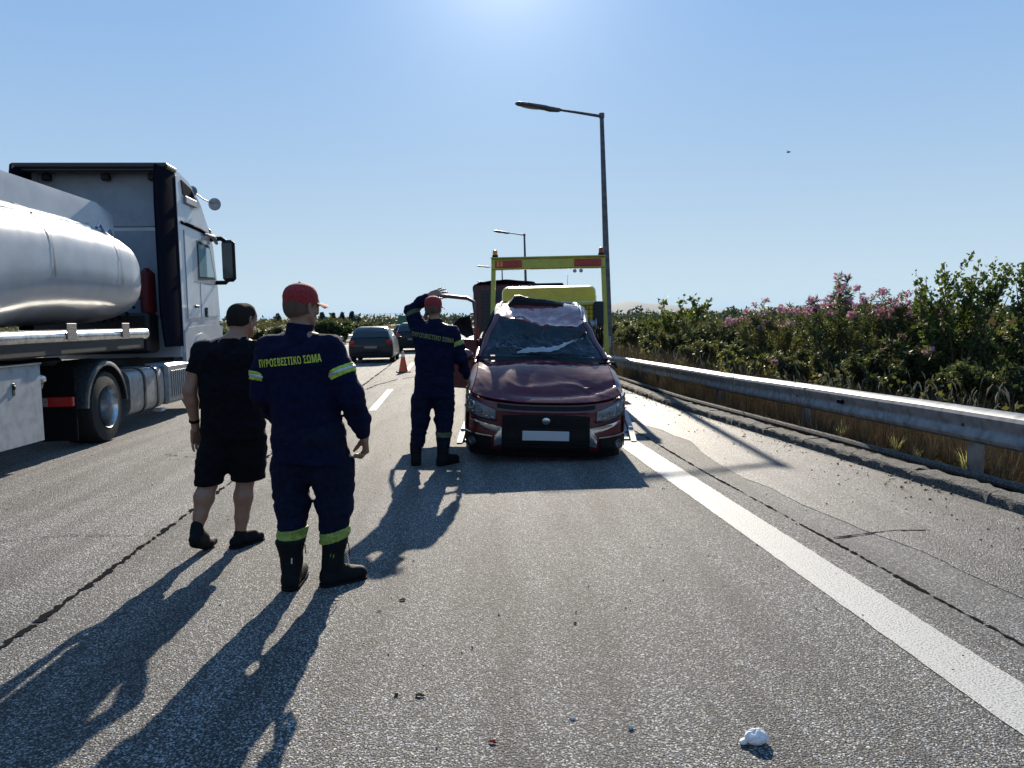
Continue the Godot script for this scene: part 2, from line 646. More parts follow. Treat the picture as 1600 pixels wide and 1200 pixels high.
# ---------------------------------------------------------------- smooth bodies from tapered limbs
class Body:
	var a := PackedVector3Array()
	var d := PackedVector3Array()
	var inv := PackedFloat32Array()
	var ra := PackedFloat32Array()
	var dr := PackedFloat32Array()
	var cuts: Array[Plane] = []
	var k := 0.03
	var amp := 0.0
	var noise: FastNoiseLite
	var squash := Vector3.ONE
	var grow := 0.0
	var verts := PackedVector3Array()
	var norms := PackedVector3Array()
	var idx := PackedInt32Array()
	func limb(p: Vector3, q: Vector3, r0: float, r1: float) -> void:
		a.append(p)
		d.append(q - p)
		inv.append(1.0 / maxf((q - p).length_squared(), 1e-9))
		ra.append(r0)
		dr.append(r1 - r0)
	func ball(p: Vector3, r: float) -> void:
		limb(p, p + Vector3(0, 0.0005, 0), r, r)
	func chain(p: Array, r: Array) -> void:
		for i in p.size() - 1: limb(p[i], p[i + 1], r[i], r[i + 1])
	func field(p: Vector3, use: PackedInt32Array) -> float:
		var s := 9.0
		for i in use:
			var w := p - a[i]
			var t := clampf(w.dot(d[i]) * inv[i], 0.0, 1.0)
			var e := (w - d[i] * t).length() - ra[i] - dr[i] * t
			if e < s + k:
				var h := clampf(0.5 + 0.5 * (s - e) / k, 0.0, 1.0)
				s = lerpf(s, e, h) - k * h * (1.0 - h)
		s -= grow
		if amp > 0.0 and absf(s) < 0.1:
			s += amp * noise.get_noise_3d(p.x * squash.x, p.y * squash.y, p.z * squash.z)
		for c in cuts:
			s = maxf(s, c.distance_to(p))
		return s
	func at(p: Vector3) -> float:
		return field(p, PackedInt32Array(range(a.size())))
	func skin(cell: float, extra = null) -> void:   # surface nets over the blocks that the surface can cross
		var lo := Vector3.INF
		var hi := -Vector3.INF
		for i in a.size():
			for q in [a[i], a[i] + d[i]]:
				var r := maxf(ra[i], ra[i] + dr[i]) + grow + amp + 2.0 * cell
				lo = lo.min(q - Vector3.ONE * r)
				hi = hi.max(q + Vector3.ONE * r)
		const S := 6
		var nb := Vector3i(((hi - lo) / (cell * S)).ceil()) + Vector3i.ONE
		var nx := nb.x * S
		var ny := nb.y * S
		var nz := nb.z * S
		var val := PackedFloat32Array()
		val.resize(nx * ny * nz)
		val.fill(1.0)
		var half := cell * S * 0.5 * 1.7321
		var reach := half + k + amp + grow + cell * 2.0
		var active := PackedInt32Array()
		for bz in nb.z:
			for by in nb.y:
				for bx in nb.x:
					var c := lo + Vector3(bx + 0.5, by + 0.5, bz + 0.5) * cell * S
					var use := PackedInt32Array()
					var deep := false
					for i in a.size():
						var w := c - a[i]
						var t := clampf(w.dot(d[i]) * inv[i], 0.0, 1.0)
						var e := (w - d[i] * t).length() - ra[i] - dr[i] * t
						if e < reach: use.append(i)
						if e < -half - amp - cell * 2.0: deep = true
					if use.is_empty(): continue
					if deep and cuts.is_empty() and not extra != null:
						for z in S:
							for y in S:
								var o := ((bz * S + z) * ny + by * S + y) * nx + bx * S
								for x in S: val[o + x] = -1.0
						continue
					active.append_array([bx, by, bz])
					for z in S:
						for y in S:
							var o := ((bz * S + z) * ny + by * S + y) * nx + bx * S
							for x in S:
								var p := lo + Vector3(bx * S + x, by * S + y, bz * S + z) * cell
								var f := field(p, use)
								if extra != null: f = maxf(f, extra.call(p))
								val[o + x] = f
		var at_cell := {}
		var first := verts.size()
		var off := [0, 1, nx, nx + 1, nx * ny, nx * ny + 1, nx * ny + nx, nx * ny + nx + 1]
		const EDGES := [0, 1, 2, 3, 4, 5, 6, 7, 0, 2, 1, 3, 4, 6, 5, 7, 0, 4, 1, 5, 2, 6, 3, 7]
		var done := {}
		for n in range(0, active.size(), 3):
			for z in range(active[n + 2] * S - 1, active[n + 2] * S + S):
				if z < 0 or z >= nz - 1: continue
				for y in range(active[n + 1] * S - 1, active[n + 1] * S + S):
					if y < 0 or y >= ny - 1: continue
					for x in range(active[n] * S - 1, active[n] * S + S):
						if x < 0 or x >= nx - 1: continue
						var o := (z * ny + y) * nx + x
						var m := 0
						for c in 8:
							if val[o + off[c]] < 0.0: m |= 1 << c
						if m == 0 or m == 255 or at_cell.has(o): continue
						var s := Vector3()
						var q := 0
						for e in range(0, 24, 2):
							var c0: int = EDGES[e]
							var c1: int = EDGES[e + 1]
							if ((m >> c0) & 1) != ((m >> c1) & 1):
								var f0 := val[o + off[c0]]
								var f1 := val[o + off[c1]]
								var t := f0 / (f0 - f1)
								s += Vector3(lerpf(c0 & 1, c1 & 1, t), lerpf((c0 >> 1) & 1, (c1 >> 1) & 1, t), lerpf(c0 >> 2, c1 >> 2, t))
								q += 1
						at_cell[o] = verts.size()
						verts.append(lo + (Vector3(x, y, z) + s / q) * cell)
		norms.resize(verts.size())
		var steps := [1, nx, nx * ny]
		for o: int in at_cell:
			for ax in 3:
				var u: int = steps[(ax + 1) % 3]
				var w: int = steps[(ax + 2) % 3]
				if (val[o] < 0.0) == (val[o + steps[ax]] < 0.0): continue
				if not (at_cell.has(o - u) and at_cell.has(o - w) and at_cell.has(o - u - w)): continue
				var i0: int = at_cell[o - u - w]
				var i1: int = at_cell[o - w]
				var i2: int = at_cell[o]
				var i3: int = at_cell[o - u]
				if val[o] < 0.0: add(i0, i3, i2); add(i0, i2, i1)
				else: add(i0, i1, i2); add(i0, i2, i3)
		for i in range(first, verts.size()): norms[i] = norms[i].normalized()
		a.clear(); d.clear(); inv.clear(); ra.clear(); dr.clear()
	func add(i: int, j: int, l: int) -> void:
		var n := (verts[l] - verts[i]).cross(verts[j] - verts[i])
		norms[i] += n
		norms[j] += n
		norms[l] += n
		idx.append_array([i, j, l])
	func mesh() -> ArrayMesh:
		var arr := []
		arr.resize(Mesh.ARRAY_MAX)
		arr[Mesh.ARRAY_VERTEX] = verts
		arr[Mesh.ARRAY_NORMAL] = norms
		arr[Mesh.ARRAY_INDEX] = idx
		var m := ArrayMesh.new()
		m.add_surface_from_arrays(Mesh.PRIMITIVE_TRIANGLES, arr)
		return m

func keep(b: Body) -> Body:   # the same limbs again, for a second surface
	var c := Body.new()
	c.a = b.a.duplicate(); c.d = b.d.duplicate(); c.inv = b.inv.duplicate(); c.ra = b.ra.duplicate(); c.dr = b.dr.duplicate()
	c.k = b.k; c.amp = b.amp; c.noise = b.noise; c.squash = b.squash; c.grow = b.grow; c.cuts = b.cuts.duplicate()
	return c

func head_limbs(b: Body, c: Vector3, t: Basis) -> void:   # t looks along -z
	var q := func(x: float, y: float, z: float) -> Vector3: return c + t * Vector3(x, y, z)
	b.k = 0.018
	b.limb(q.call(0, 0.035, 0.03), q.call(0, 0.04, -0.03), 0.083, 0.08)
	b.limb(q.call(0.012, -0.005, 0.035), q.call(-0.012, -0.005, 0.035), 0.07, 0.07)
	b.limb(q.call(0, -0.03, -0.035), q.call(0, -0.085, -0.05), 0.062, 0.044)
	b.limb(q.call(0, -0.1, -0.062), q.call(0, -0.1, -0.068), 0.024, 0.02)
	for s in [-1.0, 1.0]:
		b.limb(q.call(s * 0.05, -0.045, -0.01), q.call(s * 0.03, -0.09, -0.05), 0.03, 0.024)
		b.limb(q.call(s * 0.045, -0.012, -0.072), q.call(s * 0.05, -0.022, -0.05), 0.02, 0.022)
		b.limb(q.call(s * 0.014, 0.028, -0.099), q.call(s * 0.045, 0.027, -0.085), 0.012, 0.011)
		b.ball(q.call(s * 0.031, 0.008, -0.083), 0.0125)
		b.ball(q.call(s * 0.012, -0.03, -0.107), 0.009)
	b.limb(q.call(0, 0.018, -0.1), q.call(0, -0.026, -0.118), 0.0085, 0.0125)
	b.limb(q.call(-0.02, -0.058, -0.089), q.call(0.02, -0.058, -0.089), 0.0085, 0.0085)
	b.limb(q.call(-0.017, -0.07, -0.087), q.call(0.017, -0.07, -0.087), 0.009, 0.009)

func ear_limbs(b: Body, c: Vector3, t: Basis) -> void:
	for s in [-1.0, 1.0]:
		var p := []
		for e in [[0.078, -0.035, 0.0], [0.084, -0.012, 0.012], [0.092, 0.012, 0.02], [0.09, 0.026, 0.008], [0.083, 0.02, -0.006], [0.08, -0.005, -0.004]]:
			p.append(c + t * Vector3(s * e[0], e[1], e[2]))
		b.chain(p, [0.006, 0.0055, 0.0055, 0.0055, 0.005, 0.005])
		b.limb(c + t * Vector3(s * 0.078, -0.03, 0.002), c + t * Vector3(s * 0.08, 0.01, 0.006), 0.008, 0.009)

func hand_limbs(b: Body, wrist: Vector3, along: Vector3, palm: Vector3, thumb_side: float, curl: Array, spread: float, scale := 1.0) -> void:
	# along: from wrist to knuckles; palm: the way the palm looks; thumb_side: +1 when the thumb is along palm x along
	b.k = 0.008
	along = along.normalized()
	palm = (palm - along * palm.dot(along)).normalized()
	var side := palm.cross(along).normalized() * thumb_side
	b.limb(wrist - along * 0.045 * scale, wrist + along * 0.012 * scale, 0.028 * scale, 0.026 * scale)
	for i in 4:
		var s: float = [0.031, 0.011, -0.01, -0.029][i] * scale
		var knuckle: Vector3 = wrist + along * [0.095, 0.098, 0.093, 0.084][i] * scale + side * s
		b.limb(wrist + along * 0.018 * scale + side * s * 0.75, knuckle, 0.0165 * scale, 0.0125 * scale)
		var dir := (along + side * spread * s / (0.03 * scale)).normalized()
		var p := knuckle
		var len: Array = [[0.043, 0.026, 0.02], [0.048, 0.03, 0.021], [0.044, 0.028, 0.02], [0.034, 0.021, 0.018]][i]
		var r: Array = [[0.0098, 0.009, 0.0082, 0.0072], [0.0099, 0.0092, 0.0083, 0.0073], [0.0095, 0.0088, 0.008, 0.007], [0.0085, 0.0078, 0.007, 0.0063]][i]
		for j in 3:
			dir = dir.rotated(dir.cross(palm).normalized(), curl[i] * [0.8, 1.1, 0.7][j])
			var q: Vector3 = p + dir * float(len[j]) * scale
			b.limb(p, q, r[j] * scale, r[j + 1] * scale)
			p = q
	var base := wrist + along * 0.03 * scale + side * 0.022 * scale + palm * 0.006 * scale
	var td := (along * 0.75 + side * 0.6 + palm * 0.35).normalized()
	var t1 := base + td * 0.042 * scale
	var t2: Vector3 = t1 + (td * 0.7 + along * 0.5 + palm * curl[4]).normalized() * 0.032 * scale
	var t3: Vector3 = t2 + (td * 0.4 + along * 0.7 + palm * curl[4] * 1.4).normalized() * 0.027 * scale
	b.chain([base, t1, t2, t3], [0.017 * scale, 0.0125 * scale, 0.0105 * scale, 0.0085 * scale])

func cloth_noise(f: float, oct := 3) -> FastNoiseLite:
	var n := FastNoiseLite.new()
	n.seed = 77
	n.noise_type = FastNoiseLite.TYPE_SIMPLEX_SMOOTH
	n.fractal_type = FastNoiseLite.FRACTAL_RIDGED
	n.fractal_octaves = oct
	n.frequency = f
	return n

func cap_part(who: Node3D, c: Vector3, t: Basis, m: Material, under: Material) -> void:
	var b := MB.new()
	b.crease = 0.9
	var rings := []
	for e in [[-0.012, 1.0], [0.012, 1.02], [0.04, 1.015], [0.066, 0.95], [0.088, 0.82], [0.103, 0.63], [0.112, 0.4], [0.117, 0.18], [0.118, 0.02]]:
		var r := PackedVector3Array()
		for j in 36:
			var a := -TAU * j / 36
			var seam := 1.0 - 0.012 * pow(absf(cos(a * 3.0)), 14.0)
			var dent: float = 1.0 + 0.018 * waver.get_noise_2d(j * 130.0, e[0] * 9000.0)
			r.append(c + t * Vector3(cos(a) * 0.094 * e[1] * seam * dent, 0.022 + e[0] * 0.98, 0.004 + sin(a) * 0.108 * e[1] * seam * dent))
		rings.append(r)
	b.loft(rings, true, false, true)
	var crown := obj("cap", b, m, who)
	b = MB.new()
	var g := []
	for i in 13:
		var a := deg_to_rad(-62.0 + 124.0 * i / 12)
		var r := PackedVector3Array()
		for k in 5:
			var o := k / 4.0
			var reach := 0.078 * cos(a * 0.82) * o
			r.append(c + t * Vector3(sin(a) * (0.094 + reach * 0.25), 0.016 - 0.02 * o - 0.016 * pow(sin(a), 2.0) * (0.4 + o), -cos(a) * 0.106 - reach))
		g.append(r)
	b.sheet(g, 0.004)
	put("brim", b.mesh(), m, crown)
	b = MB.new()
	b.ball(c + t * Vector3(0, 0.139, 0.004), Vector3(0.008, 0.005, 0.008))
	put("button", b.mesh(), under, crown)

func back_text(who: Node3D, words: String, jacket: Body, c: Vector3, slope: float, height: float, squeeze: float, m: Material, parent: Node3D) -> void:
	var f := SystemFont.new()
	f.font_names = PackedStringArray(["Droid Sans"])
	f.font_weight = 700
	var tm := TextMesh.new()
	tm.text = words
	tm.font = f
	tm.font_size = 64
	tm.pixel_size = height / 46.0
	tm.depth = 0.0
	tm.curve_step = 4.0
	var s := tm.get_mesh_arrays()
	var vs: PackedVector3Array = s[Mesh.ARRAY_VERTEX]
	var ix: PackedInt32Array = s[Mesh.ARRAY_INDEX] if s[Mesh.ARRAY_INDEX] != null else PackedInt32Array(range(vs.size()))
	var b := MB.new()
	b.crease = 3.0
	var lo := jacket
	for i in range(0, ix.size(), 3):
		var tri := []
		for k in 3: tri.append(vs[ix[i + k]])
		# cut each triangle so that the print can follow the cloth
		var todo := [tri]
		while todo.size():
			var q: Array = todo.pop_back()
			var worst := 0
			var far := 0.0
			for k in 3:
				var l: float = q[k].distance_to(q[(k + 1) % 3])
				if l > far: far = l; worst = k
			if far > 0.028:
				var mid: Vector3 = (q[worst] + q[(worst + 1) % 3]) * 0.5
				todo.append([q[worst], mid, q[(worst + 2) % 3]])
				todo.append([mid, q[(worst + 1) % 3], q[(worst + 2) % 3]])
				continue
			var w := []
			for p: Vector3 in q:
				var x := p.x * squeeze
				var at := Vector3(c.x + x * cos(slope) - p.y * sin(slope), c.y + x * sin(slope) + p.y * cos(slope), 0.42)
				for step in 24:
					var e := lo.at(at) - 0.003
					at.z -= maxf(e, 0.0) * 0.9
					if e < 0.0004: break
				w.append(at)
			var n: Vector3 = (w[1] - w[0]).cross(w[2] - w[0])
			if n.z < 0: b.tri(w[0], w[2], w[1])
			else: b.tri(w[0], w[1], w[2])
	obj("lettering", b, m, parent)

func people_materials() -> void:
	var weave := noise_tex("weave_relief", 512, 0.22, FastNoiseLite.TYPE_SIMPLEX, [], 3, true, 5.0)
	var soft := noise_tex("cloth_wear", 512, 0.015, FastNoiseLite.TYPE_SIMPLEX, [[0.2, grey(0.72)], [0.5, grey(0.9)], [0.8, grey(1.0)]], 5)
	mat("navy_cloth", [0.0055, 0.0068, 0.030], 0.9, {"tex": soft, "scale": 2.2, "normal": weave, "depth": 0.5, "spec": 0.25})
	mat("navy_cloth_faded", [0.0075, 0.010, 0.029], 0.9, {"tex": soft, "scale": 2.6, "normal": weave, "depth": 0.5, "spec": 0.25})
	mat("black_cotton", [0.005, 0.005, 0.008], 0.9, {"tex": soft, "scale": 2.0, "normal": weave, "depth": 0.4, "spec": 0.25})
	mat("lime_tape", [0.42, 0.60, 0.05], 0.6, {"tex": soft, "scale": 3.0})
	mat("lime_tape_dirty", [0.26, 0.34, 0.06], 0.7, {"tex": soft, "scale": 4.0})
	mat("tape_dulled", [0.06, 0.075, 0.03], 0.8)
	mat("silver_tape", [0.42, 0.45, 0.44], 0.35, {"metal": 0.5})
	mat("lime_print", [0.48, 0.52, 0.06], 0.7)
	mat("lime_print_worn", [0.17, 0.19, 0.06], 0.75)
	var pores := noise_tex("skin_tone", 512, 0.04, FastNoiseLite.TYPE_SIMPLEX, [[0.2, Color(0.82, 0.74, 0.72)], [0.5, Color(0.93, 0.9, 0.88)], [0.8, grey(1.0)]], 5)
	mat("tanned_skin", [0.30, 0.165, 0.105], 0.5, {"tex": pores, "scale": 5.0})
	var bristle := noise_tex("bristle_relief", 512, 0.3, FastNoiseLite.TYPE_SIMPLEX, [], 2, true, 9.0)
	mat("dark_stubble_hair", [0.028, 0.022, 0.019], 0.85, {"spec": 0.15, "normal": bristle, "scale": 12.0})
	mat("nape_shade_hair", [0.14, 0.09, 0.068], 0.8, {"spec": 0.15, "normal": bristle, "scale": 12.0})  # brown tone of shaded skin put into the cropped hair
	mat("red_cap_cloth", [0.30, 0.014, 0.016], 0.8, {"tex": soft, "scale": 5.0, "normal": weave, "depth": 0.5})
	mat("black_leather", [0.008, 0.009, 0.011], 0.7, {"spec": 0.25, "tex": soft, "scale": 4.0})
	mat("black_rubber", [0.009, 0.009, 0.01], 0.85, {"spec": 0.2, "tex": soft, "scale": 4.0})
	mat("shoe_lace", [0.02, 0.02, 0.02], 0.8)
	mat("boot_reflector", [0.5, 0.52, 0.5], 0.3)

func V(x: float, y: float, z: float) -> Vector3:
	return Vector3(x, y, z)

# torso as joined columns between the shoulder line and the hips
func torso(b: Body, sl: Vector3, sr: Vector3, hl: Vector3, hr: Vector3, neck: Vector3, rs: float, rw: float, rh: float, low: float) -> void:
	for s in 2:
		var sh: Vector3 = [sl, sr][s].lerp([sr, sl][s], 0.19)
		var hp: Vector3 = [hl, hr][s]
		var mid := sh.lerp(hp, 0.55)
		mid = mid.lerp((sl + sr + hl + hr) * 0.25, 0.12)
		b.chain([sh - V(0, 0.055, 0), mid, hp + V(0, low, 0)], [rs, rw, rh])
	var top := (sl + sr) * 0.5
	b.chain([top - V(0, 0.06, 0), (hl + hr) * 0.5 + V(0, low, 0)], [rs * 1.05, rh * 0.95])
	for s in [sl, sr]:
		b.limb(neck - V(0, 0.01, 0), s + V(0, 0.0, 0), 0.06, 0.062)
		b.limb(neck - V(0, 0.07, 0), s - V(0, 0.05, 0), 0.075, 0.07)

func band(jacket: Body, p: Vector3, axis: Vector3, half: float, reach: float, cell: float, out: float) -> ArrayMesh:
	var b := keep(jacket)
	b.grow += out
	b.cuts = []
	b.cuts.append(Plane(axis.normalized(), axis.normalized().dot(p) + half))
	b.cuts.append(Plane(-axis.normalized(), -axis.normalized().dot(p) + half))
	# keep only the limb the tape goes round
	var use := Body.new()
	use.k = b.k; use.amp = b.amp; use.noise = b.noise; use.squash = b.squash; use.grow = b.grow; use.cuts = b.cuts
	for i in b.a.size():
		var t := clampf((p - b.a[i]).dot(b.d[i]) * b.inv[i], 0, 1)
		if (b.a[i] + b.d[i] * t).distance_to(p) < reach:
			# shorten to what lies near
			use.limb(b.a[i], b.a[i] + b.d[i], b.ra[i], b.ra[i] + b.dr[i])
	use.skin(cell, func(q: Vector3) -> float: return q.distance_to(p) - 0.16)
	return use.mesh()

func boot_laces(b: MB, top: Vector3, toe: Vector3, n: int) -> void:
	for i in n:
		var t := float(i) / (n - 1)
		var p := top.lerp(toe, t)
		var f := (toe - top).normalized()
		var s := f.cross(Vector3(toe.x - top.x, 0, toe.z - top.z).normalized()).normalized()
		b.tube([p - s * 0.03, p + V(0, 0.008, 0) + f * 0.006, p + s * 0.03 + f * 0.012], 0.0032, 5)

func firefighter_with_lettering() -> void:
	var p := thing("person", "firefighter in navy uniform and red cap walking away, lime lettering across the back", "person", V(-0.888, 0, -4.70))
	p.rotation.z = deg_to_rad(-2.2)
	var head := V(-0.055, 1.70, -0.03)
	var turn := Basis(Vector3.UP, deg_to_rad(-42))
	var neck := V(-0.06, 1.53, 0.0)
	var sl := V(-0.255, 1.455, -0.075)
	var sr := V(0.135, 1.465, 0.075)
	var el := V(-0.295, 1.17, -0.06)
	var wl := V(-0.25, 1.0, -0.25)
	var er := V(0.266, 1.18, 0.12)
	var wr := V(0.322, 0.955, 0.03)
	var hl := V(-0.10, 0.94, -0.035)
	var hr := V(0.095, 0.94, 0.04)
	var kl := V(-0.115, 0.50, -0.05)
	var kr := V(0.15, 0.50, -0.01)
	var al := V(-0.10, 0.10, 0.035)
	var ar := V(0.145, 0.10, 0.0)
	var tl := V(-0.085, 0.045, -0.17)
	var tr := V(0.295, 0.045, -0.085)
	# body
	var b := Body.new()
	b.k = 0.03
	torso(b, sl, sr, hl, hr, neck, 0.098, 0.094, 0.11, -0.03)
	b.limb(neck, head - V(0, 0.04, -0.01), 0.06, 0.056)
	b.chain([sl, el, wl], [0.052, 0.042, 0.03])
	b.chain([sr, er, wr], [0.052, 0.042, 0.03])
	b.chain([hl, kl, al], [0.085, 0.056, 0.038])
	b.chain([hr, kr, ar], [0.085, 0.056, 0.038])
	b.limb(al - V(0, 0.04, 0), tl, 0.035, 0.03)
	b.limb(ar - V(0, 0.04, 0), tr, 0.035, 0.03)
	b.skin(0.02)
	head_limbs(b, head, turn)
	b.limb(head - V(0, 0.04, -0.02), neck, 0.052, 0.058)
	b.skin(0.007)
	b.k = 0.004
	ear_limbs(b, head, turn)
	b.skin(0.0035)
	hand_limbs(b, wr + V(0.006, -0.025, -0.008), V(0.1, -1, -0.3), V(-1, -0.1, 0.35), -1.0, [0.95, 1.05, 1.1, 1.15, 0.55], 0.03, 1.05)
	b.skin(0.004)
	hand_limbs(b, wl + V(0.01, -0.02, -0.025), V(0.2, -0.7, -0.8), V(1, 0.1, 0.1), 1.0, [0.5, 0.55, 0.6, 0.65, 0.3], 0.05, 1.0)
	b.skin(0.005)
	put("body", b.mesh(), M["tanned_skin"], p)
	# cropped hair under the cap
	b = Body.new()
	head_limbs(b, head, turn)
	b.grow = 0.0015
	b.cuts = [Plane((turn * V(0, -0.75, -1)).normalized(), (turn * V(0, -0.75, -1)).normalized().dot(head + turn * V(0, -0.03, 0.0)))]
	b.skin(0.008)
	put("hair", b.mesh(), M["nape_shade_hair"], p)
	cap_part(p, head + V(0, 0.012, 0), turn * Basis(Vector3.RIGHT, 0.06), M["red_cap_cloth"], M["red_cap_cloth"])
	# jacket
	b = Body.new()
	b.k = 0.045
	b.noise = cloth_noise(4.2)
	b.squash = V(1.0, 1.5, 1.0)
	b.amp = 0.014
	torso(b, sl, sr, hl, hr, neck, 0.126, 0.120, 0.136, -0.16)
	b.chain([sl, sl.lerp(el, 0.5), el, el.lerp(wl, 0.6), wl], [0.082, 0.078, 0.07, 0.062, 0.05])
	b.chain([sr, sr.lerp(er, 0.5), er, er.lerp(wr, 0.6), wr], [0.082, 0.08, 0.074, 0.066, 0.052])
	b.limb(neck - V(0, 0.05, 0), neck + V(0.004, 0.068, -0.005), 0.082, 0.07)
	b.cuts = [Plane(V(0, -1, 0), -0.765), Plane(V(0.02, 1, 0.16).normalized(), V(0.02, 1, 0.16).normalized().dot(neck + V(0, 0.062, 0)))]
	var shape := keep(b)
	b.skin(0.012)
	var jacket := put("jacket", b.mesh(), M["navy_cloth"], p)
	b = Body.new()   # turned-up collar
	b.k = 0.02
	b.limb(neck - V(0, 0.02, 0), neck + V(0.004, 0.09, -0.01), 0.088, 0.077)
	var cn := V(0.1, 1, 0.0).normalized()
	b.cuts = [Plane(cn, cn.dot(neck + V(0, 0.075, 0))), Plane(-V(0, 1, -0.1).normalized(), -V(0, 1, -0.1).normalized().dot(neck + V(0, 0.0, 0)))]
	b.skin(0.008)
	put("collar", b.mesh(), M["navy_cloth"], jacket)
	var up := (sr - er).normalized()
	put("sleeve_tape", band(shape, sr.lerp(er, 0.50), up, 0.028, 0.12, 0.008, 0.005), M["lime_tape"], jacket)
	put("sleeve_tape", band(shape, sr.lerp(er, 0.50), up, 0.011, 0.12, 0.007, 0.0075), M["silver_tape"], jacket)
	up = (sl - el).normalized()
	put("sleeve_tape", band(shape, sl.lerp(el, 0.62), up, 0.028, 0.10, 0.008, 0.005), M["lime_tape"], jacket)
	put("sleeve_tape", band(shape, sl.lerp(el, 0.62), up, 0.011, 0.10, 0.007, 0.0075), M["silver_tape"], jacket)
	back_text(p, "ΠΥΡΟΣΒΕΣΤΙΚΟ ΣΩΜΑ", shape, V(-0.10, 1.385, 0), 0.13, 0.047, 0.58, M["lime_print"], jacket)
	# trousers
	b = Body.new()
	b.k = 0.05
	b.noise = cloth_noise(5.5)
	b.squash = V(1.0, 1.7, 1.0)
	b.amp = 0.013
	b.limb(hl + V(0.01, 0, 0), hr - V(0.01, 0, 0), 0.13, 0.13)
	b.chain([hl, hl.lerp(kl, 0.5), kl, kl.lerp(al, 0.55)], [0.125, 0.118, 0.1, 0.088])
	b.chain([hr, hr.lerp(kr, 0.5), kr, kr.lerp(ar, 0.55)], [0.128, 0.122, 0.104, 0.09])
	b.limb(V(-0.02, 0.86, 0), V(0.0, 0.72, 0), 0.10, 0.06)
	b.limb(kl + V(-0.06, 0.24, 0.0), kl + V(-0.055, 0.1, 0.0), 0.062, 0.068)   # thigh pockets
	b.limb(kr + V(0.055, 0.26, 0.0), kr + V(0.045, 0.1, 0.0), 0.066, 0.072)
	var legs := keep(b)
	b.cuts = [Plane(V(0, -1, 0), -0.265)]
	b.skin(0.012)
	var trousers := put("trousers", b.mesh(), M["navy_cloth_faded"], p)
	put("leg_tape", band(legs, V(-0.108, 0.325, 0.0), V(-0.12, 1, 0.0), 0.033, 0.2, 0.008, 0.005), M["lime_tape_dirty"], trousers)
	put("leg_tape", band(legs, V(0.148, 0.318, 0.0), V(-0.28, 1, 0.0), 0.033, 0.2, 0.008, 0.005), M["lime_tape_dirty"], trousers)
	for s in 2:
		var a: Vector3 = [al, ar][s]
		var t: Vector3 = [tl, tr][s]
		var f := V(t.x - a.x, 0, t.z - a.z).normalized()
		b = Body.new()
		b.k = 0.025
		b.noise = cloth_noise(8.0)
		b.amp = 0.004
		b.chain([a + V(0, -0.04, 0) - f * 0.03, a + V(0, 0.06, 0) - f * 0.005, a + V(-0.01 if s == 0 else 0.005, 0.185, 0.0)], [0.056, 0.062, 0.088 if s == 0 else 0.082])
		b.limb(a - V(0, 0.055, 0) - f * 0.03, V(t.x, 0.052, t.z), 0.052, 0.047)
		b.limb(a - V(0, 0.01, 0) + f * 0.03, V(t.x, 0.06, t.z) - f * 0.05, 0.05, 0.043)
		b.cuts = [Plane(V(0, -1, 0), -0.018), Plane(V(0, 1, 0), a.y + 0.2)]
		b.skin(0.009)
		var boot := put("boot", b.mesh(), M["black_leather"], p)
		b = Body.new()
		b.k = 0.02
		b.limb(a * V(1, 0, 1) - f * 0.035 + V(0, 0.02, 0), V(t.x, 0.02, t.z), 0.056, 0.051)
		b.cuts = [Plane(V(0, -1, 0), -0.001), Plane(V(0, 1, 0), 0.024)]
		b.skin(0.008)
		put("sole", b.mesh(), M["black_rubber"], boot)
		var l := MB.new()
		boot_laces(l, a + V(0, 0.14, 0) + f * 0.072, V(t.x, 0.1, t.z) - f * 0.075, 7)
		var e := a + V(0, 0.16, 0) + f * 0.075
		var sd := f.cross(Vector3.UP)
		l.tube([e, e + sd * 0.03 + V(0, 0.02, 0), e + sd * 0.06 + V(0, -0.02, 0), e + sd * 0.065 - V(0, 0.07, 0)], 0.0035, 5)
		l.tube([e, e - sd * 0.03 + V(0, 0.015, 0), e - sd * 0.05 - V(0, 0.03, 0)], 0.0035, 5)
		obj("laces", l, M["shoe_lace"], boot)
		l = MB.new()
		if s == 0: l.box(a + V(0.012, 0.085, 0.068), V(0.009, 0.036, 0.006), Basis.IDENTITY, 0.002)
		else: l.tube([a + V(-0.01, 0.1, 0.066), a + V(-0.002, 0.128, 0.069), a + V(0.012, 0.108, 0.067), a + V(0.006, 0.093, 0.066)], 0.004, 6)
		obj("reflector", l, M["boot_reflector"] if s == 0 else M["lime_tape_dirty"], boot)

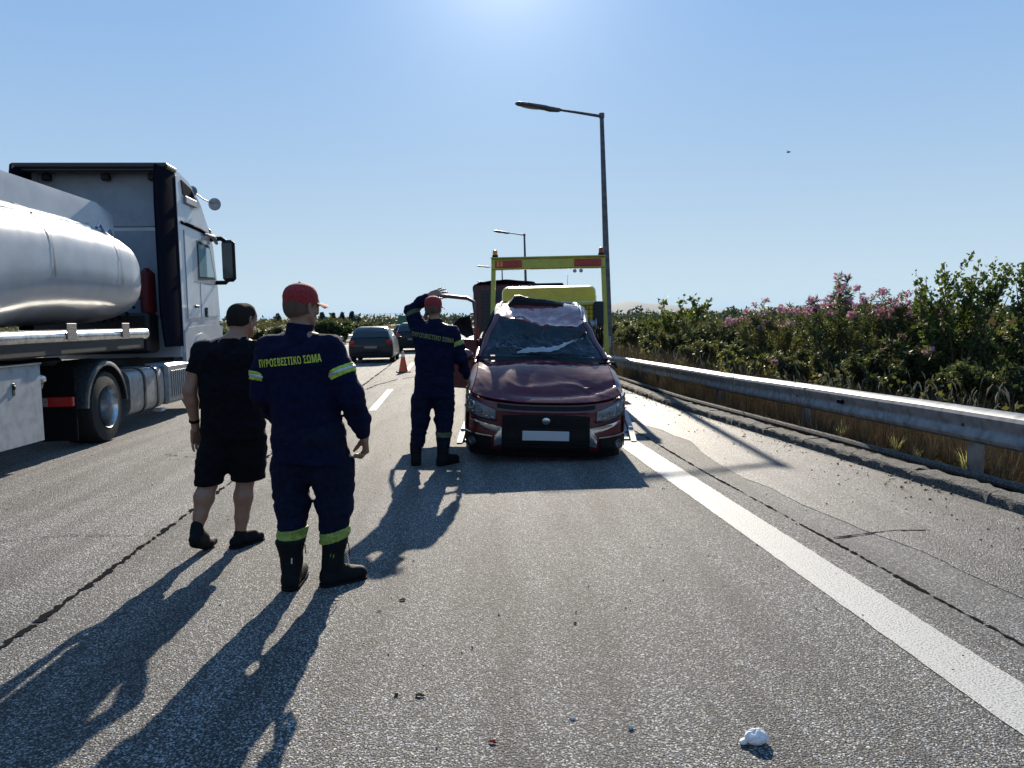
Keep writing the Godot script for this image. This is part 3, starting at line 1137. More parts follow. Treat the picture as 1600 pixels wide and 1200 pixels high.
func man_in_black() -> void:
	var p := thing("person", "man in black t-shirt and black shorts walking away with bare calves", "person", V(-1.645, 0, -5.62))
	p.rotation.z = deg_to_rad(-2.0)
	var head := V(0.115, 1.645, -0.05)
	var turn := Basis(Vector3.UP, deg_to_rad(-30))
	var neck := V(0.075, 1.505, 0.0)
	var sl := V(-0.155, 1.415, -0.03)
	var sr := V(0.235, 1.425, 0.04)
	var el := V(-0.232, 1.14, 0.03)
	var wl := V(-0.215, 0.895, -0.03)
	var er := V(0.40, 1.15, 0.02)
	var wr := V(0.25, 1.0, -0.15)
	var hl := V(-0.03, 0.90, -0.01)
	var hr := V(0.15, 0.90, 0.02)
	var kl := V(-0.105, 0.485, 0.05)
	var kr := V(0.125, 0.49, -0.06)
	var al := V(-0.148, 0.175, 0.18)
	var ar := V(0.10, 0.095, 0.0)
	var tl := V(-0.12, 0.035, 0.03)
	var tr := V(0.20, 0.04, -0.14)
	var b := Body.new()
	b.k = 0.03
	torso(b, sl, sr, hl, hr, neck, 0.098, 0.108, 0.112, -0.03)
	b.limb(neck, head - V(0, 0.04, -0.01), 0.066, 0.062)
	b.limb(hl, kl, 0.095, 0.064)
	b.limb(hr, kr, 0.095, 0.064)
	b.skin(0.02)
	b.k = 0.025
	b.chain([sl, sl.lerp(el, 0.5), el, el.lerp(wl, 0.3), wl], [0.056, 0.055, 0.045, 0.047, 0.03])
	b.chain([sr, sr.lerp(er, 0.5), er, er.lerp(wr, 0.3), wr], [0.056, 0.055, 0.045, 0.047, 0.03])
	var ml := kl.lerp(al, 0.32)
	b.chain([kl + V(0, 0.1, -0.01), kl, ml + V(0, 0, 0.012), kl.lerp(al, 0.7), al], [0.075, 0.064, 0.067, 0.046, 0.036])
	b.limb(ml + V(-0.014, 0.01, 0.025), ml + V(-0.008, -0.07, 0.02), 0.045, 0.036)
	var mr := kr.lerp(ar, 0.32)
	b.chain([kr + V(0, 0.1, 0), kr, mr + V(0, 0, 0.012), kr.lerp(ar, 0.7), ar], [0.075, 0.062, 0.066, 0.048, 0.037])
	b.limb(mr + V(0.012, 0.01, 0.022), mr + V(0.006, -0.08, 0.015), 0.046, 0.036)
	b.limb(al - V(0, 0.02, 0), tl, 0.034, 0.03)
	b.limb(ar - V(0, 0.03, 0), tr, 0.034, 0.03)
	b.skin(0.011)
	head_limbs(b, head, turn)
	b.limb(head - V(0, 0.04, -0.02), neck + V(0, -0.02, 0), 0.062, 0.072)
	b.skin(0.007)
	b.k = 0.004
	ear_limbs(b, head, turn)
	b.skin(0.0035)
	hand_limbs(b, wl + V(0.0, -0.03, -0.004), V(0.02, -1, -0.1), V(0.75, 0.0, 0.6), 1.0, [0.3, 0.42, 0.5, 0.3, 0.15], 0.22, 1.08)
	b.skin(0.004)
	hand_limbs(b, wr + V(0, -0.01, -0.03), V(-0.1, -0.3, -1), V(-1, -0.1, 0), -1.0, [0.5, 0.55, 0.6, 0.65, 0.3], 0.05, 1.0)
	b.skin(0.005)
	put("body", b.mesh(), M["tanned_skin"], p)
	b = Body.new()
	head_limbs(b, head, turn)
	b.grow = 0.0025
	b.noise = cloth_noise(60.0)
	b.amp = 0.002
	var hn := (turn * V(0, -0.62, -1)).normalized()
	b.cuts = [Plane(hn, hn.dot(head + turn * V(0, 0.01, -0.03)))]
	b.skin(0.007)
	put("hair", b.mesh(), M["dark_stubble_hair"], p)
	b = Body.new()
	b.k = 0.04
	b.noise = cloth_noise(4.5)
	b.squash = V(1, 1.4, 1)
	b.amp = 0.013
	torso(b, sl, sr, hl, hr, neck, 0.123, 0.132, 0.138, -0.1)
	b.chain([sl, sl.lerp(el, 0.62)], [0.078, 0.076])
	b.chain([sr, sr.lerp(er, 0.62)], [0.078, 0.076])
	b.limb(neck - V(0, 0.04, 0), neck + V(0.0, 0.03, 0), 0.084, 0.074)
	var nn := V(-0.1, 1, 0.15).normalized()
	var cut := (el - sl).normalized()
	b.cuts = [Plane(V(0, -1, 0), -0.80), Plane(nn, nn.dot(neck + V(0, 0.022, 0)))]
	b.skin(0.012, func(q: Vector3) -> float: return (q - sl.lerp(el, 0.58)).dot(cut) if q.x < -0.165 else ((q - sr.lerp(er, 0.58)).dot((er - sr).normalized()) if q.x > 0.3 else -1.0))
	put("t_shirt", b.mesh(), M["black_cotton"], p)
	b = Body.new()
	b.k = 0.05
	b.noise = cloth_noise(5.0)
	b.amp = 0.013
	b.squash = V(1, 1.6, 1)
	b.limb(hl, hr, 0.135, 0.135)
	b.chain([hl, hl.lerp(kl, 0.6), kl], [0.125, 0.112, 0.104])
	b.chain([hr, hr.lerp(kr, 0.5), kr + V(0.02, 0, 0.0)], [0.13, 0.125, 0.122])
	b.limb(hr + V(0.07, -0.12, 0), hr + V(0.06, -0.28, 0), 0.08, 0.085)
	b.limb(hl + V(0, -0.05, 0), hr + V(0, -0.08, 0), 0.1, 0.1)
	b.cuts = [Plane(V(0.05, -1, 0.0).normalized(), V(0.05, -1, 0.0).normalized().dot(V(0.0, 0.475, 0)))]
	b.skin(0.012)
	put("shorts", b.mesh(), M["black_cotton"], p)
	for s in 2:
		var a: Vector3 = [al, ar][s]
		var t: Vector3 = [tl, tr][s]
		var f := (t - a * V(1, 1, 1)).normalized() if s == 0 else V(t.x - a.x, 0, t.z - a.z).normalized()
		b = Body.new()
		b.k = 0.02
		var heel := a + (V(0.0, -0.055, 0.045) if s == 0 else V(0, -0.05, 0) - f * 0.045)
		b.limb(heel, t, 0.042, 0.038)
		b.limb(a + V(0, -0.015, 0), t.lerp(a, 0.35) + V(0, 0.012, 0), 0.044, 0.038)
		b.limb(a + V(0, 0.03 if s == 0 else 0.008, 0), a - V(0, 0.02, 0), 0.041, 0.044)
		if s == 0: b.limb(t, t + V(0.015, -0.002, -0.07), 0.038, 0.032)
		b.cuts = [Plane(V(0, -1, 0), -0.004)]
		b.skin(0.008)
		var shoe := put("shoe", b.mesh(), M["black_leather"], p)
		b = Body.new()
		b.k = 0.015
		if s == 0:
			b.limb(heel + V(0.0, -0.022, 0.018), t + V(0, -0.014, 0.016), 0.036, 0.034)
			b.cuts = [Plane(V(0, -1, 0), -0.002)]
			b.grow = -0.004
		else:
			b.limb(heel * V(1, 0, 1) + V(0, 0.01, 0), t * V(1, 0, 1) + V(0, 0.01, 0), 0.047, 0.043)
			b.cuts = [Plane(V(0, -1, 0), -0.001), Plane(V(0, 1, 0), 0.022)]
		b.skin(0.008)
		put("sole", b.mesh(), M["black_rubber"], shoe)
	var w := MB.new()
	var ax := (el - wl).normalized()
	w.cyl(wl + ax * 0.012, wl + ax * 0.034, 0.0335, 0.0345, 20, true)
	w.box(wl + ax * 0.024 + V(-0.03, 0, 0.006), V(0.012, 0.03, 0.03), Basis.IDENTITY, 0.004)
	obj("wrist_watch", w, M["black_rubber"], p)

func firefighter_shading_eyes() -> void:
	var p := thing("person", "firefighter beside the wrecked red car with one hand raised over the cap", "person", V(-0.195, 0, -8.62))
	p.rotation.z = deg_to_rad(-1.0)
	var head := V(0.005, 1.745, -0.03)
	var turn := Basis(Vector3.UP, deg_to_rad(-25))
	var neck := V(0.02, 1.58, 0.0)
	var sl := V(-0.15, 1.52, -0.05)
	var sr := V(0.215, 1.485, 0.06)
	var el := V(-0.255, 1.73, -0.14)
	var wl := V(-0.06, 1.895, -0.20)
	var er := V(0.315, 1.20, 0.05)
	var wr := V(0.37, 1.0, -0.10)
	var hl := V(-0.085, 0.95, -0.02)
	var hr := V(0.10, 0.95, 0.03)
	var kl := V(-0.15, 0.50, -0.02)
	var kr := V(0.115, 0.50, 0.0)
	var al := V(-0.205, 0.10, 0.0)
	var ar := V(0.10, 0.10, 0.07)
	var tl := V(-0.225, 0.045, -0.2)
	var tr := V(0.24, 0.045, -0.08)
	var b := Body.new()
	b.k = 0.03
	torso(b, sl, sr, hl, hr, neck, 0.098, 0.094, 0.11, -0.03)
	b.limb(neck, head - V(0, 0.04, -0.01), 0.06, 0.056)
	b.chain([sl, el, wl], [0.052, 0.042, 0.03])
	b.chain([sr, er, wr], [0.052, 0.042, 0.03])
	b.chain([hl, kl, al], [0.085, 0.056, 0.038])
	b.chain([hr, kr, ar], [0.085, 0.056, 0.038])
	b.limb(al - V(0, 0.04, 0), tl, 0.035, 0.03)
	b.limb(ar - V(0, 0.04, 0), tr, 0.035, 0.03)
	b.skin(0.02)
	head_limbs(b, head, turn)
	b.limb(head - V(0, 0.04, -0.02), neck, 0.055, 0.06)
	b.skin(0.008)
	b.k = 0.004
	ear_limbs(b, head, turn)
	b.skin(0.004)
	hand_limbs(b, wl + V(0.022, 0.014, 0.0), V(1, 0.3, -0.1), V(0.1, -0.4, -0.9), 1.0, [0.1, 0.06, 0.1, 0.16, 0.1], 0.34, 1.05)
	b.skin(0.0045)
	hand_limbs(b, wr + V(0.01, -0.02, -0.02), V(0.3, -0.8, -0.5), V(-1, 0, -0.2), -1.0, [0.45, 0.5, 0.55, 0.6, 0.3], 0.05, 1.0)
	b.skin(0.005)
	put("body", b.mesh(), M["tanned_skin"], p)
	b = Body.new()
	head_limbs(b, head, turn)
	b.grow = 0.0015
	var hn := (turn * V(0, -0.75, -1)).normalized()
	b.cuts = [Plane(hn, hn.dot(head + turn * V(0, -0.03, 0.0)))]
	b.skin(0.009)
	put("hair", b.mesh(), M["nape_shade_hair"], p)
	cap_part(p, head + V(0, 0.012, 0), turn * Basis(Vector3.RIGHT, 0.05), M["red_cap_cloth"], M["red_cap_cloth"])
	b = Body.new()
	b.k = 0.045
	b.noise = cloth_noise(4.6)
	b.squash = V(1.0, 1.5, 1.0)
	b.amp = 0.014
	torso(b, sl, sr, hl, hr, neck, 0.125, 0.13, 0.138, -0.17)
	b.chain([sl, sl.lerp(el, 0.5), el, el.lerp(wl, 0.6), wl], [0.09, 0.082, 0.07, 0.062, 0.045])
	b.chain([sr, sr.lerp(er, 0.5), er, er.lerp(wr, 0.6), wr], [0.08, 0.078, 0.07, 0.064, 0.05])
	b.limb(sl - V(0, 0.1, 0), sl.lerp(el, 0.4), 0.09, 0.08)
	b.limb(neck - V(0, 0.05, 0), neck + V(0.004, 0.06, -0.005), 0.08, 0.072)
	var cn := V(0.0, 1, 0.12).normalized()
	b.cuts = [Plane(V(0, -1, 0), -0.755), Plane((wl - el).normalized(), (wl - el).normalized().dot(wl))]
	var shape := keep(b)
	b.skin(0.0135, func(q: Vector3) -> float: return cn.dot(q - neck - V(0, 0.065, 0)) if q.distance_to(neck) < 0.14 else -1.0)
	var jacket := put("jacket", b.mesh(), M["navy_cloth"], p)
	put("sleeve_tape", band(shape, sr.lerp(er, 0.42), (sr - er).normalized(), 0.028, 0.12, 0.009, 0.005), M["lime_tape_dirty"], jacket)
	put("sleeve_tape", band(shape, sl.lerp(el, 0.8), (sl - el).normalized(), 0.026, 0.1, 0.009, 0.005), M["tape_dulled"], jacket)
	back_text(p, "ΠΥΡΟΣΒΕΣΤΙΚΟ ΣΩΜΑ", shape, V(-0.005, 1.435, 0), -0.17, 0.05, 0.66, M["lime_print_worn"], jacket)
	b = Body.new()
	b.k = 0.05
	b.noise = cloth_noise(5.5)
	b.squash = V(1.0, 1.7, 1.0)
	b.amp = 0.013
	b.limb(hl + V(0.01, 0, 0), hr - V(0.01, 0, 0), 0.13, 0.13)
	b.chain([hl, hl.lerp(kl, 0.5), kl, kl.lerp(al, 0.7)], [0.12, 0.112, 0.098, 0.08])
	b.chain([hr, hr.lerp(kr, 0.5), kr, kr.lerp(ar, 0.7)], [0.122, 0.115, 0.1, 0.082])
	b.limb(kl + V(-0.04, 0.24, 0.0), kl + V(-0.045, 0.1, 0.0), 0.062, 0.068)
	b.limb(kr + V(0.05, 0.26, 0.0), kr + V(0.045, 0.1, 0.0), 0.06, 0.066)
	var legs := keep(b)
	b.cuts = [Plane(V(0, -1, 0), -0.19)]
	b.skin(0.0135)
	var trousers := put("trousers", b.mesh(), M["navy_cloth_faded"], p)
	put("leg_tape", band(legs, V(0.108, 0.345, 0.03), V(0, 1, 0.0), 0.03, 0.2, 0.009, 0.005), M["tape_dulled"], trousers)
	put("leg_tape", band(legs, V(-0.18, 0.35, 0.0), V(-0.1, 1, 0.0), 0.02, 0.2, 0.009, 0.004), M["navy_cloth"], trousers)
	for s in 2:
		var a: Vector3 = [al, ar][s]
		var t: Vector3 = [tl, tr][s]
		var f := V(t.x - a.x, 0, t.z - a.z).normalized()
		b = Body.new()
		b.k = 0.025
		b.chain([a + V(0, -0.04, 0) - f * 0.03, a + V(0, 0.06, 0), a + V(0, 0.13, 0)], [0.055, 0.06, 0.068])
		b.limb(a - V(0, 0.055, 0) - f * 0.03, V(t.x, 0.052, t.z), 0.052, 0.047)
		b.limb(a - V(0, 0.01, 0) + f * 0.03, V(t.x, 0.06, t.z) - f * 0.05, 0.05, 0.043)
		b.cuts = [Plane(V(0, -1, 0), -0.018)]
		b.skin(0.011)
		var boot := put("boot", b.mesh(), M["black_leather"], p)
		b = Body.new()
		b.k = 0.02
		b.limb(a * V(1, 0, 1) - f * 0.035 + V(0, 0.02, 0), V(t.x, 0.02, t.z), 0.056, 0.051)
		b.cuts = [Plane(V(0, -1, 0), -0.001), Plane(V(0, 1, 0), 0.024)]
		b.skin(0.009)
		put("sole", b.mesh(), M["black_rubber"], boot)

# ---------------------------------------------------------------- vehicles: shared pieces
func vehicle_materials() -> void:
	var dust := noise_tex("road_dust", 512, 0.012, FastNoiseLite.TYPE_SIMPLEX, [[0.15, grey(0.72)], [0.5, grey(0.92)], [0.85, grey(1.0)]], 6)
	var grime := noise_tex("grime", 512, 0.02, FastNoiseLite.TYPE_SIMPLEX, [[0.15, grey(0.45)], [0.45, grey(0.85)], [0.8, grey(1.0)]], 6)
	var soft_dirt := noise_tex("soft_dirt", 512, 0.01, FastNoiseLite.TYPE_SIMPLEX, [[0.15, grey(0.86)], [0.5, grey(0.95)], [0.85, grey(1.0)]], 6)
	var faint := noise_tex("faint_dirt", 512, 0.008, FastNoiseLite.TYPE_SIMPLEX, [[0.15, grey(0.93)], [0.5, grey(0.97)], [0.85, grey(1.0)]], 6)
	var rubbed := noise_tex("rubbed", 512, 0.03, FastNoiseLite.TYPE_SIMPLEX, [[0.2, grey(0.25)], [0.6, grey(0.42)], [0.9, grey(0.7)]], 5)
	mat("red_paint", [0.11, 0.004, 0.010], 0.4, {"tex": dust, "scale": 0.9, "coat": 0.5, "coat_rough": 0.14})
	mat("dusty_bonnet_paint", [0.10, 0.004, 0.013], 0.6, {"tex": dust, "scale": 1.1, "spec": 0.05, "coat": 0.6, "coat_rough": 0.07})
	mat("sun_glare_roof_paint", [0.30, 0.06, 0.06], 0.32, {"tex": grime, "scale": 1.3, "rough_tex": rubbed, "coat": 0.6, "coat_rough": 0.15})  # paler than the body red; sun glare is put into the colour
	mat("black_plastic", [0.008, 0.008, 0.009], 0.55, {"spec": 0.3, "tex": dust, "scale": 2.0})
	mat("tyre_rubber", [0.018, 0.018, 0.018], 0.8, {"tex": grime, "scale": 2.0})
	mat("alloy", [0.45, 0.46, 0.48], 0.3, {"metal": 1.0})
	mat("chrome", [0.55, 0.56, 0.58], 0.15, {"metal": 1.0})
	mat("headlamp_lens", [0.5, 0.56, 0.6], 0.03, {"alpha": 0.03, "spec": 0.4})
	mat("lamp_reflector", [0.16, 0.18, 0.2], 0.35, {"metal": 0.7})
	mat("amber_lens", [0.7, 0.2, 0.01], 0.2)
	mat("red_lens", [0.35, 0.01, 0.008], 0.25)
	mat("window_glass", [0.35, 0.45, 0.48], 0.03, {"alpha": 0.2})
	mat("tinted_glass", [0.02, 0.03, 0.035], 0.04, {"alpha": 0.82})
	mat("crazed_glass", [0.012, 0.03, 0.045], 0.07, {"alpha": 0.55, "spec": 0.4})
	mat("crack_white", [0.2, 0.26, 0.30], 0.4)
	mat("seat_cloth", [0.008, 0.008, 0.009], 0.9)
	mat("plate_white", [0.45, 0.46, 0.48], 0.5)
	mat("white_paint", [0.44, 0.46, 0.485], 0.35, {"tex": faint, "scale": 0.5, "coat": 0.5})
	mat("white_paint_dull", [0.31, 0.335, 0.36], 0.55, {"tex": soft_dirt, "scale": 0.8})
	mat("grey_panel_paint", [0.26, 0.29, 0.33], 0.55, {"tex": faint, "scale": 0.6})
	mat("tank_alloy", [0.36, 0.385, 0.42], 0.5, {"tex": faint, "scale": 0.35, "metal": 0.08, "rough_tex": noise_tex("tank_rub", 512, 0.01, FastNoiseLite.TYPE_SIMPLEX, [[0.2, grey(0.42)], [0.8, grey(0.54)]], 5)})
	mat("bright_steel", [0.62, 0.63, 0.64], 0.25, {"tex": dust, "scale": 1.0, "metal": 1.0})
	mat("steel_dull", [0.30, 0.31, 0.32], 0.5, {"tex": soft_dirt, "scale": 1.2, "metal": 0.7})
	mat("chassis_black", [0.012, 0.012, 0.014], 0.6, {"tex": grime, "scale": 1.2})
	mat("fairing_dark", [0.006, 0.007, 0.014], 0.7, {"spec": 0.06})
	mat("mudguard_plastic", [0.05, 0.05, 0.05], 0.5, {"tex": grime, "scale": 1.5})
	mat("yellow_paint", [0.42, 0.38, 0.02], 0.4, {"tex": faint, "scale": 1.0, "coat": 0.4})
	mat("fire_red_paint", [0.05, 0.006, 0.008], 0.5, {"tex": grime, "scale": 0.7})
	mat("grey_tarpaulin", [0.03, 0.028, 0.032], 0.85)
	mat("galvanised", [0.22, 0.232, 0.245], 0.5, {"tex": dust, "scale": 0.9, "metal": 0.3})
	mat("pole_steel", [0.10, 0.105, 0.115], 0.55, {"tex": dust, "scale": 0.6, "metal": 0.3})
	mat("cone_orange", [0.55, 0.06, 0.015], 0.6)
	mat("cone_white", [0.6, 0.6, 0.58], 0.5)
	mat("dark_metallic_paint", [0.018, 0.022, 0.026], 0.3, {"coat": 0.25, "spec": 0.3, "tex": dust, "scale": 0.6})
	mat("black_paint", [0.010, 0.011, 0.013], 0.3, {"coat": 0.25, "spec": 0.3, "tex": dust, "scale": 0.6})
	mat("plate_dirty", [0.30, 0.25, 0.22], 0.6, {"tex": grime, "scale": 3.0})

func wheel(parent: Node3D, at: Vector3, side: float, r: float, rim_r: float, w: float, spokes: int, rim_m: Material, deep := false) -> Node3D:
	# side: -1 when its outer face looks towards -x
	var b := MB.new()
	b.crease = 0.7
	var ax := Vector3(side, 0, 0)
	var h := w / 2
	b.lathe(Vector3.ZERO, ax, [[-h, rim_r], [-h * 1.02, rim_r + 0.3 * (r - rim_r)], [-h * 0.95, r - 0.02], [-h * 0.78, r], [h * 0.78, r], [h * 0.95, r - 0.02], [h * 1.02, rim_r + 0.3 * (r - rim_r)], [h, rim_r]], 40)
	for i in 3:   # tread grooves stand as ribs
		var z := (i - 1) * w * 0.22
		b.lathe(Vector3.ZERO, ax, [[z - 0.014, r - 0.004], [z - 0.012, r + 0.005], [z + 0.012, r + 0.005], [z + 0.014, r - 0.004]], 40)
	var t := obj("wheel", b, M["tyre_rubber"], parent)
	t.position = at
	b = MB.new()
	b.crease = 0.6
	if deep:
		b.lathe(Vector3.ZERO, ax, [[-h * 0.6, 0.02], [-h * 0.55, rim_r * 0.55], [-h * 0.5, rim_r * 0.8], [h * 0.2, rim_r * 0.86], [h * 0.7, rim_r * 0.93], [h * 0.98, rim_r * 0.99], [h * 1.04, rim_r * 1.03], [h * 0.95, rim_r * 1.02]], 40)
		b.lathe(Vector3.ZERO, ax, [[-h * 0.6, rim_r * 0.36], [h * 0.1, rim_r * 0.34], [h * 0.2, rim_r * 0.2], [h * 0.2, 0.01]], 24)
		for i in 10:
			var a := TAU * i / 10
			b.cyl(V(side * -h * 0.52, cos(a) * rim_r * 0.62, sin(a) * rim_r * 0.62), V(side * -h * 0.3, cos(a) * rim_r * 0.62, sin(a) * rim_r * 0.62), 0.018, 0.015, 6)
	else:
		b.lathe(Vector3.ZERO, ax, [[-h * 0.5, 0.01], [-h * 0.5, rim_r * 0.9], [h * 0.5, rim_r * 0.93], [h * 0.9, rim_r * 0.97], [h * 1.02, rim_r * 1.02], [h * 0.9, rim_r * 1.01]], 36)
		b.lathe(Vector3.ZERO, ax, [[h * 0.3, rim_r * 0.25], [h * 0.85, rim_r * 0.22], [h * 0.9, 0.005]], 20)
		for i in spokes:
			for s in [-0.11, 0.11]:
				var a: float = TAU * i / spokes + s
				var d := V(0, cos(a), sin(a))
				b.tube([V(side * h * 0.7, 0, 0) + d * rim_r * 0.16, V(side * h * 0.78, 0, 0) + d * rim_r * 0.6, V(side * h * 0.8, 0, 0) + d * rim_r * 0.97], [0.026, 0.02, 0.022], 6)
	obj("rim", b, rim_m, t)
	return t

# ---------------------------------------------------------------- the wrecked car
func nose(a: float, y: float, off := 0.0) -> Vector3:
	var s := sin(deg_to_rad(a))
	var c := cos(deg_to_rad(a))
	var p := 0.62
	var dz := 0.0
	for k in [[0.80, -0.05], [0.70, 0.0], [0.55, 0.012], [0.40, 0.03], [0.30, 0.03], [0.18, -0.04]]:
		if y <= k[0] + 0.2: dz = lerpf(dz, k[1], clampf((k[0] + 0.12 - y) / 0.12, 0, 1))
	var n := V(signf(s) * pow(absf(s), 1.4), 0, maxf(c, 0.05)).normalized()
	return V(signf(s) * 0.915 * pow(absf(s), p), y, 0.38 + (0.50 + dz) * pow(maxf(c, 0.0), p)) + n * off

func nose_top(a: float) -> float:
	return 0.765 + 0.105 * pow(absf(a) / 80.0, 1.5)

func nose_patch(b: MB, a0: float, a1: float, lo: Callable, hi: Callable, off: float, n := 10, m := 4, bulge := 0.0, thick := 0.012) -> void:
	var g := []
	for i in n + 1:
		var a := lerpf(a0, a1, float(i) / n)
		var r := PackedVector3Array()
		for j in m + 1:
			var t := float(j) / m
			var e := bulge * sqrt(maxf(0.0, sin(PI * clampf(float(i) / n, 0.02, 0.98)) * sin(PI * clampf(t, 0.02, 0.98))))
			r.append(nose(a, lerpf(lo.call(a), hi.call(a), t), off + e + 0.012))
		g.append(r)
	if a1 > a0: g.reverse()
	var first := b.v.size()
	if thick > 0.0: b.sheet(g, thick)
	else: b.grid(g)
	# the sheet must look outwards
	var c := Vector3()
	var nn := Vector3()
	for i in range(first, first + 30, 3):
		nn += (b.v[i + 2] - b.v[i]).cross(b.v[i + 1] - b.v[i])
	if nn.z < 0.0:
		for i in range(first, b.v.size(), 3):
			var t := b.v[i + 1]
			b.v[i + 1] = b.v[i + 2]
			b.v[i + 2] = t

func bonnet_point(u: float, v: float) -> Vector3:   # v 0 at the windscreen, 1 at the nose
	var f := nose(60.0 * u, nose_top(60.0 * u) + 0.01)
	f.z -= 0.03
	var r := V(0.815 * u, 1.045 - 0.055 * u * u, -0.40 - 0.09 * u * u + 0.05 * absf(u))
	var p := r.lerp(f, v)
	p.x *= 1.0 - 0.03 * sin(PI * v)
	p.y += 0.07 * sin(PI * pow(v, 0.85)) - 0.015 * (1.0 - v) * (1.0 - u * u)
	# the blow: a wide hollow, folds and a lifted rear edge
	p.y -= 0.03 * exp(-(pow((u - 0.1) / 0.5, 2.0) + pow((v - 0.62) / 0.28, 2.0)))
	p.y += 0.012 * exp(-(pow((u + 0.34) / 0.13, 2.0) + pow((v - 0.5) / 0.5, 2.0)))
	p.y += 0.01 * exp(-(pow((u - 0.08) / 0.05, 2.0) + pow((v - 0.6) / 0.3, 2.0)))
	p.y -= 0.018 * exp(-(pow((u - 0.45) / 0.16, 2.0) + pow((v - 0.78) / 0.12, 2.0)))
	p.y += 0.011 * exp(-(pow((v - 0.70 - 0.2 * u + 0.09 * sin(u * 7.0)) / 0.035, 2.0))) * smoothstep(-0.45, -0.2, u) * smoothstep(0.75, 0.4, u)
	p.y -= 0.02 * exp(-(pow((v - 0.86 + 0.1 * u) / 0.05, 2.0))) * smoothstep(-0.5, 0.0, u)
	p.y += 0.006 * waver.get_noise_2d(u * 260.0, v * 220.0) + 0.004 * absf(waver.get_noise_2d(u * 700.0 + 90.0, v * 500.0))
	p.y += 0.02 * (1.0 - smoothstep(0.0, 0.12, v)) * exp(-pow((u - 0.0) / 0.3, 2.0))
	return p

func screen_point(u: float, v: float) -> Vector3:   # v 0 at the bonnet, 1 at the roof
	var lo := V(0.80 * u, 1.065 - 0.03 * u * u, -0.47 - 0.13 * u * u)
	var hi := V(0.575 * u, 1.475 + 0.035 * smoothstep(0.2, -0.9, u) - 0.05 * smoothstep(0.2, 0.95, u) - 0.03 * exp(-pow((u - 0.15) / 0.4, 2.0)), -1.17 - 0.10 * u * u)
	var p := lo.lerp(hi, v)
	var n := V(0, 0.86, 0.52)
	var out := 0.035 * sin(PI * v) * (1.0 - u * u)
	# it has been driven in below the crushed roof, and folded along a slanting line
	var rim := smoothstep(0.0, 0.16, 1.0 - absf(u)) * smoothstep(0.0, 0.12, v)
	var fold := 0.17 + 0.36 * smoothstep(0.0, 0.8, u) + 0.05 * smoothstep(0.0, -0.7, u)
	out -= 0.17 * rim * smoothstep(fold - 0.03, fold + 0.30, v) * (1.0 - 0.55 * smoothstep(0.75, 1.0, v)) * (1.0 - 0.6 * smoothstep(-0.2, -0.9, u))
	out += 0.03 * rim * exp(-pow((v - fold + 0.03) / 0.05, 2.0))
	out += 0.035 * rim * waver.get_noise_2d(u * 300.0, v * 330.0 + 40.0) + 0.022 * rim * absf(waver.get_noise_2d(u * 900.0, v * 800.0))
	return p + n * out

func roof_point(u: float, v: float) -> Vector3:   # v 0 over the windscreen, 1 at the tailgate
	var f := screen_point(u, 1.0) + V(0, 0.006, 0.0)
	var z := lerpf(f.z, -3.25, v)
	var w := lerpf(0.60, 0.56, v)
	var y := 1.60 + 0.035 * sin(PI * clampf(v * 0.9 + 0.1, 0, 1)) - 0.05 * u * u - 0.09 * v * v
	y = lerpf(f.y, y, smoothstep(-0.05, 0.36, v))
	y -= 0.05 * exp(-(pow((u - 0.15) / 0.5, 2.0) + pow((v - 0.22) / 0.16, 2.0)))
	y += (0.02 * waver.get_noise_2d(u * 350.0 + 7.0, v * 700.0) + 0.016 * absf(waver.get_noise_2d(u * 900.0 + 70.0, v * 1500.0))) * smoothstep(0.6, 0.1, v)
	return V(lerpf(f.x, u * w, smoothstep(0.0, 0.2, v)), y, z)

func side_panel_point(s: float, z: float, t: float) -> Vector3:   # t 0 at the belt, 1 at the sill
	var belt := 0.985 + 0.045 * clampf(-z / 3.0, 0, 1)
	var y := lerpf(belt, 0.27, t)
	var x := 0.885 + 0.03 * sin(PI * clampf((t - 0.02) * 1.2, 0, 1)) - 0.03 * smoothstep(0.75, 1.0, t)
	x -= 0.03 * smoothstep(0.12, 0.0, t)
	x -= 0.12 * pow(smoothstep(-2.6, -3.55, z), 2.0)
	for ax in [0.0, -2.67]:   # wheel arches
		var r := 0.385
		var dz: float = z - ax
		if absf(dz) < r:
			y = maxf(y, lerpf(y, maxf(y, 0.335 + sqrt(r * r - dz * dz)), 1.0))
			x += 0.012 * exp(-pow((y - 0.335 - sqrt(r * r - dz * dz)) / 0.05, 2.0))
	return V(s * x, y, z)

func side_panel(b: MB, s: float, z0: float, z1: float, n: int, gap := 0.004) -> void:
	var g := []
	for i in n + 1:
		var r := PackedVector3Array()
		for j in 15: r.append(side_panel_point(s, lerpf(z0 - gap, z1 + gap, float(i) / n), j / 14.0))
		g.append(r)
	if s > 0: g.reverse()
	b.sheet(g, 0.03)

